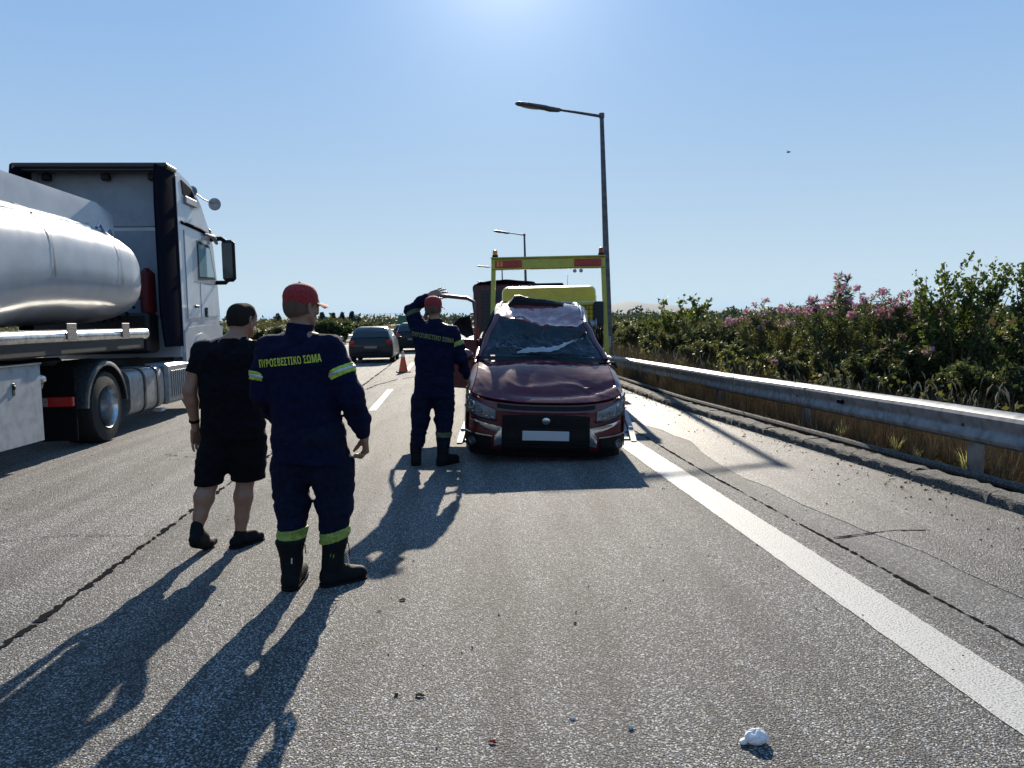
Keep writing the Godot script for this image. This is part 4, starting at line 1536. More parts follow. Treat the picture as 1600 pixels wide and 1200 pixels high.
func wrecked_car() -> void:
	var basis := Basis(Vector3.UP, deg_to_rad(-5.0)) * Basis(Vector3.RIGHT, deg_to_rad(7.0)) * Basis(Vector3.BACK, deg_to_rad(-2.2))
	var p := thing("wrecked_car", "wrecked dark red car with dented bonnet, caved-in windscreen and crushed roof on tow truck ramp", "car", V(1.12, 0.0, -9.38))
	p.transform.basis = basis
	var red: Material = M["red_paint"]
	var b := MB.new()
	b.crease = 0.5
	# nose skin
	var g := []
	for i in 41:
		var a := lerpf(-88, 88, i / 40.0)
		var r := PackedVector3Array()
		for j in 14: r.append(nose(a, lerpf(0.17, nose_top(a), j / 13.0)))
		g.append(r)
	g.reverse()
	b.sheet(g, 0.02)
	obj("bumper", b, red, p)
	b = MB.new()
	g = []
	for i in 37:
		var r := PackedVector3Array()
		for j in 41: r.append(bonnet_point(j / 20.0 - 1.0, i / 36.0))
		g.append(r)
	b.crease = 0.9
	b.sheet(g, 0.018)
	if (g[1][20] - g[0][20]).cross(g[0][21] - g[0][20]).y < 0: pass
	var bonnet := obj("bonnet", b, M["dusty_bonnet_paint"], p, "buckled bonnet with a wide hollow and folds")
	for x in [-0.33, 0.36]:
		b = MB.new()
		b.ball(bonnet_point(x, 0.1) + V(0, 0.006, 0), V(0.018, 0.01, 0.014))
		obj("washer_jet", b, M["black_plastic"], bonnet)
	for s in [-1.0, 1.0]:
		# front wings
		b = MB.new()
		b.crease = 0.8
		g = []
		for i in 23:
			var z := lerpf(-0.50, 0.64, i / 22.0)
			var v := clampf((z + 0.44) / 1.12, 0.0, 0.97)
			var top := bonnet_point(s, v)
			top.y -= 0.004
			top.x += s * 0.006
			var r := PackedVector3Array()
			r.append(top)
			var low := 0.30
			var wide := 0.905 - 0.02 * smoothstep(0.4, 0.7, z)
			if absf(z) < 0.385: low = 0.335 + sqrt(0.385 * 0.385 - z * z)
			elif z > 0: low = 0.3
			var bend := clampf(top.y - 0.035, 0.0, 2.0)
			for q in [[0.45, bend + 0.012], [0.8, bend - 0.02], [0.96, bend - 0.075]]:
				r.append(V(lerpf(top.x, s * wide, q[0]), maxf(q[1], low + 0.01), z))
			for k in 4:
				r.append(V(s * (wide + 0.012 * sin(PI * (k + 1) / 5.0) + (0.012 if k == 3 and absf(z) < 0.385 else 0.0)), lerpf(maxf(bend - 0.14, low + 0.008), low, k / 3.0), z))
			g.append(r)
		if s < 0: g.reverse()
		b.sheet(g, 0.015)
		obj("front_wing", b, red, p)
		# headlamp: reflector bowl, details, lens
		var lo := func(a: float) -> float: return lerpf(0.60, 0.70, clampf((absf(a) - 26.0) / 52.0, 0, 1)) - 0.02 * sin(PI * clampf((absf(a) - 26.0) / 52.0, 0, 1))
		var hi := func(a: float) -> float: return lerpf(0.70, 0.885, clampf((absf(a) - 26.0) / 52.0, 0, 1))
		b = MB.new()
		nose_patch(b, s * 27.0, s * 76.0, lo, hi, 0.004, 14, 5)
		var lamp := obj("headlamp", b, M["lamp_reflector"], p)
		b = MB.new()
		for q in [[36.0, 0.66, 0.032], [45.0, 0.695, 0.042], [57.0, 0.74, 0.045], [67.0, 0.79, 0.03]]:
			var c := nose(s * q[0], q[1], 0.012)
			var dir := (nose(s * q[0], q[1], 0.1) - nose(s * q[0], q[1])).normalized()
			b.lathe(c, dir, [[-0.01, q[2]], [0.012, q[2] * 1.05], [0.012, q[2] * 0.9], [-0.004, q[2] * 0.72], [-0.008, 0.003]], 20)
		for k in 7:
			var a: float = s * (30.0 + k * 6.5)
			b.box(nose(a, lo.call(a) + 0.02 + 0.008 * (k % 3), 0.012), V(0.035, 0.012, 0.01), Basis(Vector3.UP, deg_to_rad(a)) * Basis(Vector3.BACK, rng.randf_range(-0.6, 0.6)), 0.003)
		obj("reflector", b, M["chrome"], lamp)
		b = MB.new()
		var c2 := nose(s * 72.0, 0.80, 0.012)
		b.ball(c2, V(0.02, 0.035, 0.03))
		obj("indicator", b, M["amber_lens"], lamp)
		b = MB.new()
		nose_patch(b, s * 26.0, s * 78.0, func(a): return lo.call(a) - 0.008, func(a): return hi.call(a) + 0.006, 0.03, 16, 6, 0.016, 0.0)
		obj("lens", b, M["headlamp_lens"], lamp)
		b = MB.new()   # black rim under the lens
		nose_patch(b, s * 25.5, s * 79.0, func(a): return lo.call(a) - 0.02, func(a): return lo.call(a) - 0.002, 0.012, 14, 2)
		obj("lamp_rim", b, M["black_plastic"], lamp)
		# bright brackets that frame the grille
		b = MB.new()
		nose_patch(b, s * 58.0, s * 22.0, func(a): return lerpf(0.455, 0.575, clampf((absf(a) - 22) / 36.0, 0, 1)), func(a): return lerpf(0.525, 0.595, clampf((absf(a) - 22) / 36.0, 0, 1)), 0.02, 12, 2, 0.008)
		nose_patch(b, s * 27.0, s * 21.0, func(a): return lerpf(0.30, 0.32, (27.0 - absf(a)) / 6.0), func(a): return lerpf(0.42, 0.53, (27.0 - absf(a)) / 6.0), 0.018, 4, 6, 0.01)
		obj("chrome_bracket", b, M["chrome"], p)
		b = MB.new()
		nose_patch(b, s * 70.0, s * 29.0, func(a): return 0.408 + 0.014 * (absf(a) - 29.0) / 41.0, func(a): return 0.422 + 0.016 * (absf(a) - 29.0) / 41.0, 0.022, 10, 1)
		nose_patch(b, s * 75.0, s * 70.0, func(a): return lerpf(0.25, 0.42, (75.0 - absf(a)) / 5.0) - 0.0, func(a): return lerpf(0.275, 0.438, (75.0 - absf(a)) / 5.0), 0.02, 4, 1)
		obj("chrome_strip", b, M["chrome"], p)
		b = MB.new()
		nose_patch(b, s * 73.0, s * 31.0, func(a): return 0.245, func(a): return 0.405 + 0.012 * (absf(a) - 29.0) / 41.0, 0.008, 10, 4)
		var bez := obj("fog_lamp_bezel", b, M["black_plastic"], p)
		b = MB.new()
		var fp := nose(s * 55.0, 0.325, 0.02)
		var fd := (nose(s * 50.0, 0.325, 0.1) - nose(s * 50.0, 0.325)).normalized()
		b.lathe(fp, fd, [[-0.01, 0.05], [0.014, 0.048], [0.016, 0.04], [0.0, 0.034], [0.006, 0.02], [0.008, 0.002]], 20)
		obj("fog_lamp", b, M["lamp_reflector"], bez)
	# grille
	b = MB.new()
	nose_patch(b, -21.0, 21.0, func(_a): return 0.25, func(a): return 0.665 - 0.00004 * a * a, 0.006, 14, 8)
	var grille := obj("grille", b, M["black_plastic"], p)
	for y in [0.60, 0.545, 0.50, 0.38, 0.345, 0.31, 0.275]:
		b = MB.new()
		nose_patch(b, -20.0, 20.0, func(_a): return y - 0.008, func(_a): return y + 0.008, 0.016, 12, 1)
		obj("grille_bar", b, M["black_plastic"], grille)
	b = MB.new()
	nose_patch(b, -25.0, 25.0, func(a): return 0.675 + 0.00002 * a * a, func(a): return 0.71 + 0.00003 * a * a, 0.012, 14, 2, 0.006)
	obj("bonnet_lip", b, red, p)
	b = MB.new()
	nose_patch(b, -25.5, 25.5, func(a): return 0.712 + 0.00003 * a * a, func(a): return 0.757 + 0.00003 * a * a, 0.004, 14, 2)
	obj("bonnet_gap_shade", b, M["black_plastic"], p)  # dark strip standing for the shaded gap under the bonnet edge
	b = MB.new()
	b.ball(nose(0.0, 0.60, 0.03), V(0.045, 0.04, 0.012))
	obj("badge", b, M["chrome"], grille)
	b = MB.new()
	b.box(nose(0, 0.435, 0.03), V(0.52, 0.11, 0.012), Basis.IDENTITY, 0.004)
	obj("number_plate", b, M["plate_white"], p)
	b = MB.new()
	nose_patch(b, -60.0, 60.0, func(_a): return 0.165, func(_a): return 0.235, 0.01, 20, 2)
	obj("lower_lip", b, M["black_plastic"], p)
	# windscreen with cracks
	b = MB.new()
	b.crease = 0.35
	g = []
	for i in 31:
		var r := PackedVector3Array()
		for j in 41: r.append(screen_point(j / 20.0 - 1.0, 1.0 - i / 30.0))
		g.append(r)
	b.grid(g)
	var screen := obj("windscreen", b, M["crazed_glass"], p, "caved-in windscreen, crazed and folded")
	b = MB.new()
	for k in 22:
		var u := rng.randf_range(-0.9, 0.9)
		var v := rng.randf_range(0.1, 0.9)
		var an := rng.randf_range(0, TAU)
		var pts := []
		for i in rng.randi_range(4, 11):
			if absf(u) > 0.96 or v < 0.03 or v > 0.97: break
			pts.append(screen_point(u, v) + V(0, 0.004, 0.003))
			an += rng.randf_range(-0.6, 0.6)
			u += cos(an) * 0.05
			v += sin(an) * 0.04
		if pts.size() > 2: b.tube(pts, rng.randf_range(0.0004, 0.001), 4)
	obj("cracks", b, M["crack_white"], screen)
	b = MB.new()   # peeled laminate flap on the fold, sky reflection put into its pale colour
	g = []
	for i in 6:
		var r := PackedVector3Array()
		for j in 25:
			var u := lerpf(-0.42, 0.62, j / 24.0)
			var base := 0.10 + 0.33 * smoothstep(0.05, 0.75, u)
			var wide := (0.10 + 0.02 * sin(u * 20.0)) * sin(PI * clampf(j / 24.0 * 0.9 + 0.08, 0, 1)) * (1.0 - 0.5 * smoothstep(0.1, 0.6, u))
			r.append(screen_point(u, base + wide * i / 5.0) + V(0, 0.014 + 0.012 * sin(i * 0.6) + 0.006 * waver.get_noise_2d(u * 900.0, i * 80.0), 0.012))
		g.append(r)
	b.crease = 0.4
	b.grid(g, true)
	obj("peeled_glass", b, mat("sky_sheen_glass", [0.30, 0.36, 0.42], 0.18), screen)
	b = MB.new()
	g = []
	for j in 25:
		var u := j / 12.0 - 1.0
		var q := screen_point(u, 0.0)
		g.append(PackedVector3Array([q + V(0, 0.02, -0.03), q + V(0, 0.0, 0.02), q + V(0, -0.015, 0.085)]))
	b.grid(g, true)
	var cowl := obj("scuttle", b, M["black_plastic"], p)
	b = MB.new()
	for w in [[-0.5, 0.15], [0.15, 0.75]]:
		var pts := []
		for i in 9: pts.append(screen_point(lerpf(w[0], w[1], i / 8.0), 0.05 + 0.02 * sin(i * 0.4)) + V(0, 0.02, 0.015))
		b.tube(pts, 0.007, 5)
	obj("wiper", b, M["black_plastic"], cowl)
	# roof, crushed at the front
	b = MB.new()
	b.crease = 0.7
	g = []
	for i in 36:
		var r := PackedVector3Array()
		for j in 33: r.append(roof_point(j / 16.0 - 1.0, i / 35.0))
		g.append(r)
	b.sheet(g, -0.02) if (g[1][0] - g[0][0]).cross(g[0][1] - g[0][0]).y > 0 else b.sheet(g, 0.02)
	var roof := obj("roof", b, M["sun_glare_roof_paint"], p, "roof crushed down at its front edge")
	b = MB.new()   # torn skin standing up behind the front edge
	g = []
	for i in 21:
		var t := i / 20.0
		var u := lerpf(-0.8, 0.55, t)
		var q := roof_point(u, 0.3 + 0.04 * t)
		var h := 0.025 + 0.11 * smoothstep(0.0, 0.12, t) * pow(1.0 - t, 0.8) + 0.012 * sin(t * 11.0) * (1.0 - t)
		g.append(PackedVector3Array([q - V(0, 0.01, 0), q + V(0.01, h * 0.6, -0.01), q + V(0.025, h, -0.06), q + V(0.02, h * 0.95, -0.2), q + V(0.0, h * 0.35, -0.4)]))
	b.crease = 0.5
	b.sheet(g, 0.006)
	obj("torn_roof_skin", b, M["black_plastic"], roof)
	for s in [-1.0, 1.0]:
		b = MB.new()
		var rr := []
		for i in 12: rr.append(roof_point(s * 0.97, 0.1 + 0.75 * i / 11.0) + V(0, 0.028 if i > 0 and i < 11 else 0.0, 0))
		b.tube(rr, 0.014, 8)
		obj("roof_rail", b, M["alloy"], roof)
		# screen pillars
		b = MB.new()
		b.crease = 0.9
		var rings := []
		for i in 15:
			var t := i / 14.0
			var q := screen_point(s * 1.0, t) + V(s * 0.026, 0.006, -0.01)
			q += V(0.012 * sin(t * 9.0) * sin(PI * t), -0.012 * sin(t * 5.0) * sin(PI * t), 0)
			rings.append(b.ring(q, V(0.036, 0, -0.012), V(0, 0.024, 0.02), 10))
		b.loft(rings, true, true, true, true)
		obj("windscreen_pillar", b, red, p)
		# rails over the doors
		b = MB.new()
		var top := []
		for i in 16:
			var q := roof_point(s, i / 15.0)
			top.append(q + V(s * 0.03, -0.02, 0))
		b.tube(top, 0.032, 8)
		obj("roof_side_rail", b, red, p)
		for q in [[-1.62, -1.58, 0.035], [-2.55, -2.35, 0.04], [-3.35, -3.05, 0.075]]:
			b = MB.new()
			var bot := side_panel_point(s, q[0], 0.0)
			var v := clampf((-q[1] - 1.2) / 2.05, 0, 1)
			var hi2 := roof_point(s, v) + V(s * 0.02, -0.02, 0)
			b.tube([bot + V(-s * 0.02, -0.05, 0), bot.lerp(hi2, 0.5) + V(s * 0.012, 0, 0), hi2], [q[2] * 1.2, q[2], q[2]], 8)
			obj("door_pillar", b, M["black_plastic"] if q[0] > -3.0 else red, p)
		# side windows
		b = MB.new()
		g = []
		for i in 14:
			var t := i / 13.0
			var z := lerpf(-0.62, -1.6 if s < 0 else -3.1, t)
			var bot := side_panel_point(s, z, 0.0) + V(-s * 0.012, 0.0, 0)
			var zt := lerpf(-1.22, -1.58 if s < 0 else -2.95, t)
			var hi2 := roof_point(s, clampf((-zt - 1.2) / 2.05, 0, 1)) + V(s * 0.022, -0.035, 0)
			g.append(PackedVector3Array([bot, bot.lerp(hi2, 0.5) + V(s * 0.012, 0, 0), hi2]))
		b.grid(g, s < 0)
		obj("side_window", b, M["window_glass"], p)
		b = MB.new()
		var line := []
		for i in 12: line.append(side_panel_point(s, lerpf(-0.55, -1.6 if s < 0 else -3.1, i / 11.0), 0.0) + V(s * 0.004, 0.004, 0))
		b.tube(line, 0.008, 6)
		obj("belt_trim", b, M["chrome"], p)
		# doors and rear quarter
		b = MB.new()
		side_panel(b, s, -0.50, -1.60, 10)
		var door := obj("front_door", b, red, p)
		b = MB.new()
		b.box(side_panel_point(s, -1.45, 0.2) + V(s * 0.02, 0, 0), V(0.03, 0.028, 0.17), Basis.IDENTITY, 0.01)
		obj("handle", b, red, door)
		b = MB.new()
		b.ball(V(s * 1.0, 1.06, -0.62), V(0.115, 0.082, 0.07), Basis.IDENTITY, 16, 10)
		b.tube([V(s * 0.86, 0.99, -0.68), V(s * 0.93, 1.03, -0.66)], 0.025, 8)
		if s < 0:
			var mir := obj("wing_mirror", b, red, p)
			b = MB.new()
			b.lathe(V(s * 1.0, 1.06, -0.66), V(0, 0, -1), [[0.02, 0.07], [0.032, 0.065], [0.03, 0.002]], 16)
			obj("mirror_glass", b, M["chrome"], mir)
		else:
			b = MB.new()
			b.tube([V(0.86, 0.99, -0.62), V(0.93, 1.0, -0.6), V(0.97, 0.95, -0.57)], [0.03, 0.026, 0.012], 7)
			obj("mirror_stump", b, M["black_plastic"], p, "broken stump of the missing wing mirror")
		b = MB.new()
		if s > 0: side_panel(b, s, -1.60, -2.42, 8)
		if s > 0: obj("rear_door", b, red, p)
		b = MB.new()
		side_panel(b, s, -2.42, -3.55, 14)
		obj("rear_wing", b, red, p)
		b = MB.new()
		b.box(V(s * 0.86, 0.22, -1.4), V(0.09, 0.12, 2.0), Basis.IDENTITY, 0.03)
		obj("sill", b, M["black_plastic"], p)
		for z in [0.0, -2.67]:
			wheel(p, V(s * 0.79, 0.335 + s * 0.79 * tan(deg_to_rad(2.2)), z), s, 0.335, 0.225, 0.22, 5, M["alloy"])
	# the tail
	b = MB.new()
	g = []
	for i in 9:
		var y := lerpf(0.3, 1.5, i / 8.0)
		var r := PackedVector3Array()
		for j in 13:
			var u := j / 6.0 - 1.0
			r.append(V(u * lerpf(0.80, 0.55, smoothstep(0.9, 1.5, y)), y, lerpf(-3.56, -3.22, smoothstep(0.9, 1.55, y)) - 0.05 * (1.0 - u * u)))
		g.append(r)
	b.sheet(g, 0.03)
	obj("tailgate", b, red, p)
	# what one sees through the glass
	b = MB.new()
	b.box(V(0, 0.42, -1.75), V(1.62, 0.4, 3.4))
	b.box(V(0, 0.62, 0.05), V(1.4, 0.55, 0.85))
	obj("floor_pan", b, M["chassis_black"], p)
	b = MB.new()
	b.box(V(0, 0.9, -0.72), V(1.5, 0.22, 0.42), Basis(Vector3.RIGHT, 0.2), 0.06)
	obj("dashboard", b, M["black_plastic"], p)
	for x in [-0.38, 0.38]:
		b = MB.new()
		b.box(V(x, 0.72, -1.55), V(0.5, 0.18, 0.5), Basis.IDENTITY, 0.06)
		b.box(V(x, 1.0, -1.85), V(0.48, 0.6, 0.16), Basis(Vector3.RIGHT, -0.25), 0.06)
		var seat := obj("seat", b, M["seat_cloth"], p)
		b = MB.new()
		b.box(V(x, 1.34, -1.93), V(0.26, 0.18, 0.1), Basis(Vector3.RIGHT, -0.2), 0.04)
		obj("headrest", b, M["seat_cloth"], seat)
	b = MB.new()
	b.box(V(0, 0.95, -2.7), V(1.3, 0.6, 0.16), Basis(Vector3.RIGHT, -0.3), 0.06)
	obj("rear_seat", b, M["seat_cloth"], p)
	b = MB.new()
	var ring := []
	for i in 25: ring.append(V(0.38, 0.98, -0.98) + Basis(Vector3.RIGHT, -0.5) * V(cos(TAU * i / 24) * 0.18, sin(TAU * i / 24) * 0.18, 0))
	b.tube(ring, 0.014, 6, false)
	obj("steering_wheel", b, M["black_plastic"], p)
	open_door(p, red)

func open_door(p: Node3D, red: Material) -> void:
	# the rear door stands open on the camera's left: built shut about its hinge, then swung
	var hinge := Node3D.new()
	hinge.name = "open_rear_door"
	p.add_child(hinge)
	hinge.position = V(-0.895, 0.1, -1.62)
	hinge.rotation.y = deg_to_rad(74)
	hinge.set_meta("label", "open red rear door with its window frame")
	var b := MB.new()
	var g := []
	for i in 9:
		var r := PackedVector3Array()
		for j in 13:
			var t := j / 12.0
			var z := -0.86 * i / 8.0
			var y := lerpf(1.02, 0.30, t)
			if i > 5: y = maxf(y, 0.3 + 0.28 * smoothstep(5.0, 8.0, i))
			r.append(V(-0.02 * sin(PI * t), y, z))
		g.append(r)
	b.sheet(g, -0.07)
	obj("door_panel", b, red, hinge)
	b = MB.new()
	b.tube([V(0, 1.0, -0.02), V(0.08, 1.3, -0.04), V(0.14, 1.54, -0.1), V(0.15, 1.585, -0.2), V(0.15, 1.60, -0.5), V(0.14, 1.57, -0.72), V(0.08, 1.3, -0.82), V(0.0, 1.0, -0.86)], 0.028, 8)
	obj("window_frame", b, red, hinge)
	b = MB.new()
	b.box(V(-0.035, 0.87, -0.74), V(0.03, 0.03, 0.17), Basis.IDENTITY, 0.01)
	obj("handle", b, M["chrome"], hinge)
	b = MB.new()   # trim panel that has come away and stands up in the window opening
	g = []
	for i in 9:
		var t := i / 8.0
		var r := PackedVector3Array()
		for j in 7:
			var k := j / 6.0
			var w := 0.21 * sin(PI * clampf(0.12 + 0.72 * t, 0, 1))
			r.append(V(0.06 + 0.05 * sin(PI * k) * sin(PI * t), 1.08 + 0.28 * t - 0.05 * k, -0.06 - 0.13 * t * 0.6 - w * 1.35 * k))
		g.append(r)
	b.sheet(g, 0.03)
	b.tube([V(0.03, 1.1, -0.2), V(0.03, 1.22, -0.27), V(0.04, 1.335, -0.25)], 0.008, 6)
	obj("torn_trim", b, M["black_plastic"], hinge)
	b = MB.new()
	b.box(V(0.055, 0.65, -0.42), V(0.03, 0.6, 0.7), Basis.IDENTITY, 0.012)
	obj("inner_trim", b, M["black_plastic"], hinge)

# ---------------------------------------------------------------- tow truck
func tow_truck() -> void:
	var p := thing("tow_truck", "yellow tow truck with roof light bar and lowered bed in front of wrecked car", "tow truck", V(2.1, 0, -16.0), deg_to_rad(-8.0))
	var yel: Material = M["yellow_paint"]
	var b := MB.new()
	# gantry over the headboard, its legs splayed a little
	var frame := Node3D.new()
	frame.name = "light_gantry"
	p.add_child(frame)
	for s in [-1.0, 1.0]:
		b = MB.new()
		var pts := [V(s * 1.13, 2.9, 0), V(s * 1.16, 2.0, 0.02), V(s * 1.2, 0.85, 0.04)]
		var rings := []
		for q in pts: rings.append(PackedVector3Array([q + V(-0.045, 0, 0.05), q + V(0.045, 0, 0.05), q + V(0.045, 0, -0.05), q + V(-0.045, 0, -0.05)]))
		b.loft(rings, true, true, true, true)
		obj("gantry_post", b, yel, frame)
	b = MB.new()
	b.box(V(0, 2.77, 0), V(2.36, 0.22, 0.16), Basis.IDENTITY, 0.02)
	b.box(V(0, 2.905, 0), V(2.38, 0.03, 0.2), Basis.IDENTITY, 0.01)
	obj("light_bar", b, yel, frame)
	for s in [-1.0, 1.0]:
		b = MB.new()
		b.box(V(s * 0.82, 2.775, 0.085), V(0.56, 0.15, 0.03), Basis.IDENTITY, 0.01)
		var lens := obj("lamp_panel", b, M["red_lens"], frame)
		for k in 7:
			b = MB.new()
			b.box(V(s * 0.82 + (k - 3) * 0.072, 2.775, 0.103), V(0.045, 0.12, 0.012), Basis.IDENTITY, 0.004)
			obj("lamp_segment", b, M["amber_lens"] if (s < 0 and k < 2) else M["red_lens"], lens)
		b = MB.new()
		b.lathe(V(s * 1.1, 2.92, 0), V(0, 1, 0), [[0.0, 0.062], [0.05, 0.062], [0.052, 0.05]], 18)
		var beacon := obj("beacon", b, M["black_plastic"], frame)
		b = MB.new()
		b.lathe(V(s * 1.1, 2.97, 0), V(0, 1, 0), [[0.0, 0.052], [0.08, 0.05], [0.105, 0.035], [0.115, 0.004]], 18)
		obj("beacon_dome", b, M["amber_lens"] if s < 0 else M["red_lens"], beacon)
	for x in [0.55, 0.68]:
		b = MB.new()
		b.lathe(V(x, 2.61, 0.03), V(0, 0, 1), [[-0.03, 0.01], [-0.02, 0.035], [0.03, 0.04], [0.035, 0.003]], 14)
		obj("work_lamp", b, M["steel_dull"], frame)
	# cab
	b = MB.new()
	b.crease = 0.5
	var rings2 := []
	for q in [[-0.62, 1.0, 1.0, 2.30], [-0.70, 1.02, 0.8, 2.34], [-1.4, 1.03, 0.7, 2.36], [-1.75, 1.02, 0.7, 2.3], [-2.35, 1.0, 0.7, 1.55], [-2.55, 0.98, 0.7, 1.2], [-2.6, 0.95, 0.72, 0.85]]:
		var r := PackedVector3Array()
		var w: float = q[1]
		var low: float = q[2]
		var hi: float = q[3]
		for k in 5:
			var a := PI / 2 * k / 4
			r.append(V(-w + 0.14 - 0.14 * cos(a), hi - 0.14 + 0.14 * sin(a), q[0]))
		for k in 5:
			var a := PI / 2 * k / 4
			r.append(V(w - 0.14 + 0.14 * sin(a), hi - 0.14 + 0.14 * cos(a), q[0]))
		r.append(V(w, low, q[0]))
		r.append(V(-w, low, q[0]))
		rings2.append(r)
	b.loft(rings2, true, true, true, true)
	var cab := obj("cab", b, yel, p)
	b = MB.new()
	b.box(V(0, 1.97, -0.55), V(2.2, 0.035, 0.22), Basis.IDENTITY, 0.008)
	obj("cab_ledge", b, M["plate_white"], cab)
	b = MB.new()
	b.box(V(-0.05, 2.385, -1.3), V(0.76, 0.07, 0.6), Basis.IDENTITY, 0.03)
	obj("roof_hatch", b, M["black_plastic"], cab)
	b = MB.new()
	b.cyl(V(0.42, 2.34, -1.5), V(0.43, 2.62, -1.52), 0.006, 0.003, 5)
	obj("aerial", b, M["black_plastic"], cab)
	b = MB.new()
	b.box(V(0, 1.6, -0.605), V(1.5, 0.6, 0.02), Basis.IDENTITY, 0.008)
	obj("rear_window", b, M["tinted_glass"], cab)
	for s in [-1.0, 1.0]:
		b = MB.new()
		b.plate([[-0.75, 1.45], [-1.55, 1.42], [-1.95, 1.5], [-1.62, 2.12], [-0.75, 2.12]], V(s * 1.02, 0, 0), V(0, 0, 1), V(0, 1, 0), -0.012 * s)
		obj("door_window", b, M["tinted_glass"], cab)
		b = MB.new()
		b.tube([V(s * 1.0, 1.6, -2.2), V(s * 1.18, 1.75, -2.15), V(s * 1.2, 1.72, -2.15)], 0.018, 6)
		b.box(V(s * 1.24, 1.75, -2.12), V(0.2, 0.36, 0.09), Basis.IDENTITY, 0.04)
		obj("cab_mirror", b, M["black_plastic"], cab)
	b = MB.new()
	b.plate([[-0.85, 1.45], [0.85, 1.45], [0.82, 2.1], [-0.82, 2.1]], V(0, 0.28, -1.93), V(1, 0, 0), V(0, 0.72, 0.58).normalized(), -0.01)
	obj("front_screen", b, M["tinted_glass"], cab)
	# headboard of expanded mesh between the legs
	var board := Node3D.new()
	board.name = "headboard"
	p.add_child(board)
	b = MB.new()
	b.box(V(0, 1.93, 0.02), V(2.2, 0.06, 0.06), Basis.IDENTITY, 0.01)
	b.box(V(0, 0.95, 0.02), V(2.3, 0.08, 0.08), Basis.IDENTITY, 0.01)
	obj("rail", b, yel, board)
	b = MB.new()
	for k in 28:
		var x := -1.08 + k * 0.08
		b.box(V(x, 1.44, 0.02), V(0.014, 0.96, 0.012), Basis(Vector3.BACK, 0.0))
	for k in 11:
		b.box(V(0, 1.0 + k * 0.09, 0.026), V(2.16, 0.014, 0.01))
	var mesh := obj("mesh_screen", b, M["chassis_black"], board)
	stuff(mesh)
	# controls and hoses beside the right leg
	b = MB.new()
	b.box(V(1.03, 1.72, 0.1), V(0.2, 0.5, 0.22), Basis.IDENTITY, 0.02)
	obj("control_box", b, M["chassis_black"], p)
	for k in 4:
		b = MB.new()
		b.tube([V(0.95 + k * 0.05, 1.48, 0.2), V(0.9 + k * 0.06, 1.3, 0.3 + k * 0.02), V(1.0 + k * 0.03, 1.15, 0.26), V(0.98 + k * 0.04, 0.9, 0.2)], 0.016, 6)
		obj("hose", b, M["black_rubber"], p)
	b = MB.new()
	b.lathe(V(0.85, 1.5, 0.18), V(1, 0, 0), [[-0.14, 0.1], [-0.13, 0.13], [-0.11, 0.13], [-0.1, 0.08], [0.1, 0.08], [0.11, 0.13], [0.13, 0.13], [0.14, 0.1]], 18)
	obj("winch_drum", b, M["steel_dull"], p)
	# the bed, slid back and tipped to the road
	var slope := atan2(0.80, 5.75)
	var bed := Node3D.new()
	bed.name = "bed"
	p.add_child(bed)
	bed.position = V(0, 0.9, 0.0)
	bed.rotation.x = slope
	for k in 6:
		b = MB.new()
		b.box(V(-0.96 + k * 0.384, -0.04, 3.0), V(0.378, 0.05, 5.6), Basis.IDENTITY, 0.006)
		obj("deck_plate", b, M["steel_dull"], bed)
	for s in [-1.0, 1.0]:
		b = MB.new()
		b.box(V(s * 1.14, -0.02, 2.95), V(0.07, 0.13, 5.75), Basis.IDENTITY, 0.012)
		obj("side_rail", b, M["white_paint_dull"], bed)
		b = MB.new()
		b.plate([[5.8, -0.075], [5.8, 0.03], [6.25, -0.02], [6.25, -0.06]], V(s * 1.14 - 0.035, 0, 0), V(0, 0, 1), V(0, 1, 0), -0.07)
		obj("rail_end", b, M["white_paint_dull"], bed)
		b = MB.new()
		b.box(V(s * 0.45, -0.17, 2.6), V(0.09, 0.2, 5.0), Basis.IDENTITY, 0.01)
		obj("runner", b, M["chassis_black"], bed)
	b = MB.new()
	b.box(V(0, -0.05, 5.85), V(2.2, 0.03, 0.5), Basis(Vector3.RIGHT, 0.0), 0.006)
	obj("tail_plate", b, M["steel_dull"], bed)
	# chassis and wheels
	for s in [-1.0, 1.0]:
		b = MB.new()
		b.box(V(s * 0.38, 0.55, 0.3), V(0.1, 0.22, 5.2), Basis.IDENTITY, 0.01)
		obj("chassis_rail", b, M["chassis_black"], p)
		wheel(p, V(s * 0.86, 0.4, -2.0), s, 0.4, 0.24, 0.24, 6, M["steel_dull"], true)
		wheel(p, V(s * 0.82, 0.4, 1.5), s, 0.4, 0.24, 0.4, 6, M["steel_dull"], true)
	for z in [1.5, -2.0]:
		b = MB.new()
		b.cyl(V(-0.7, 0.4, z), V(0.7, 0.4, z), 0.06, 0.06, 10)
		obj("axle", b, M["chassis_black"], p)
	b = MB.new()
	b.box(V(0.02, 0.55, -2.62), V(2.0, 0.36, 0.16), Basis.IDENTITY, 0.05)
	obj("front_bumper", b, yel, p)

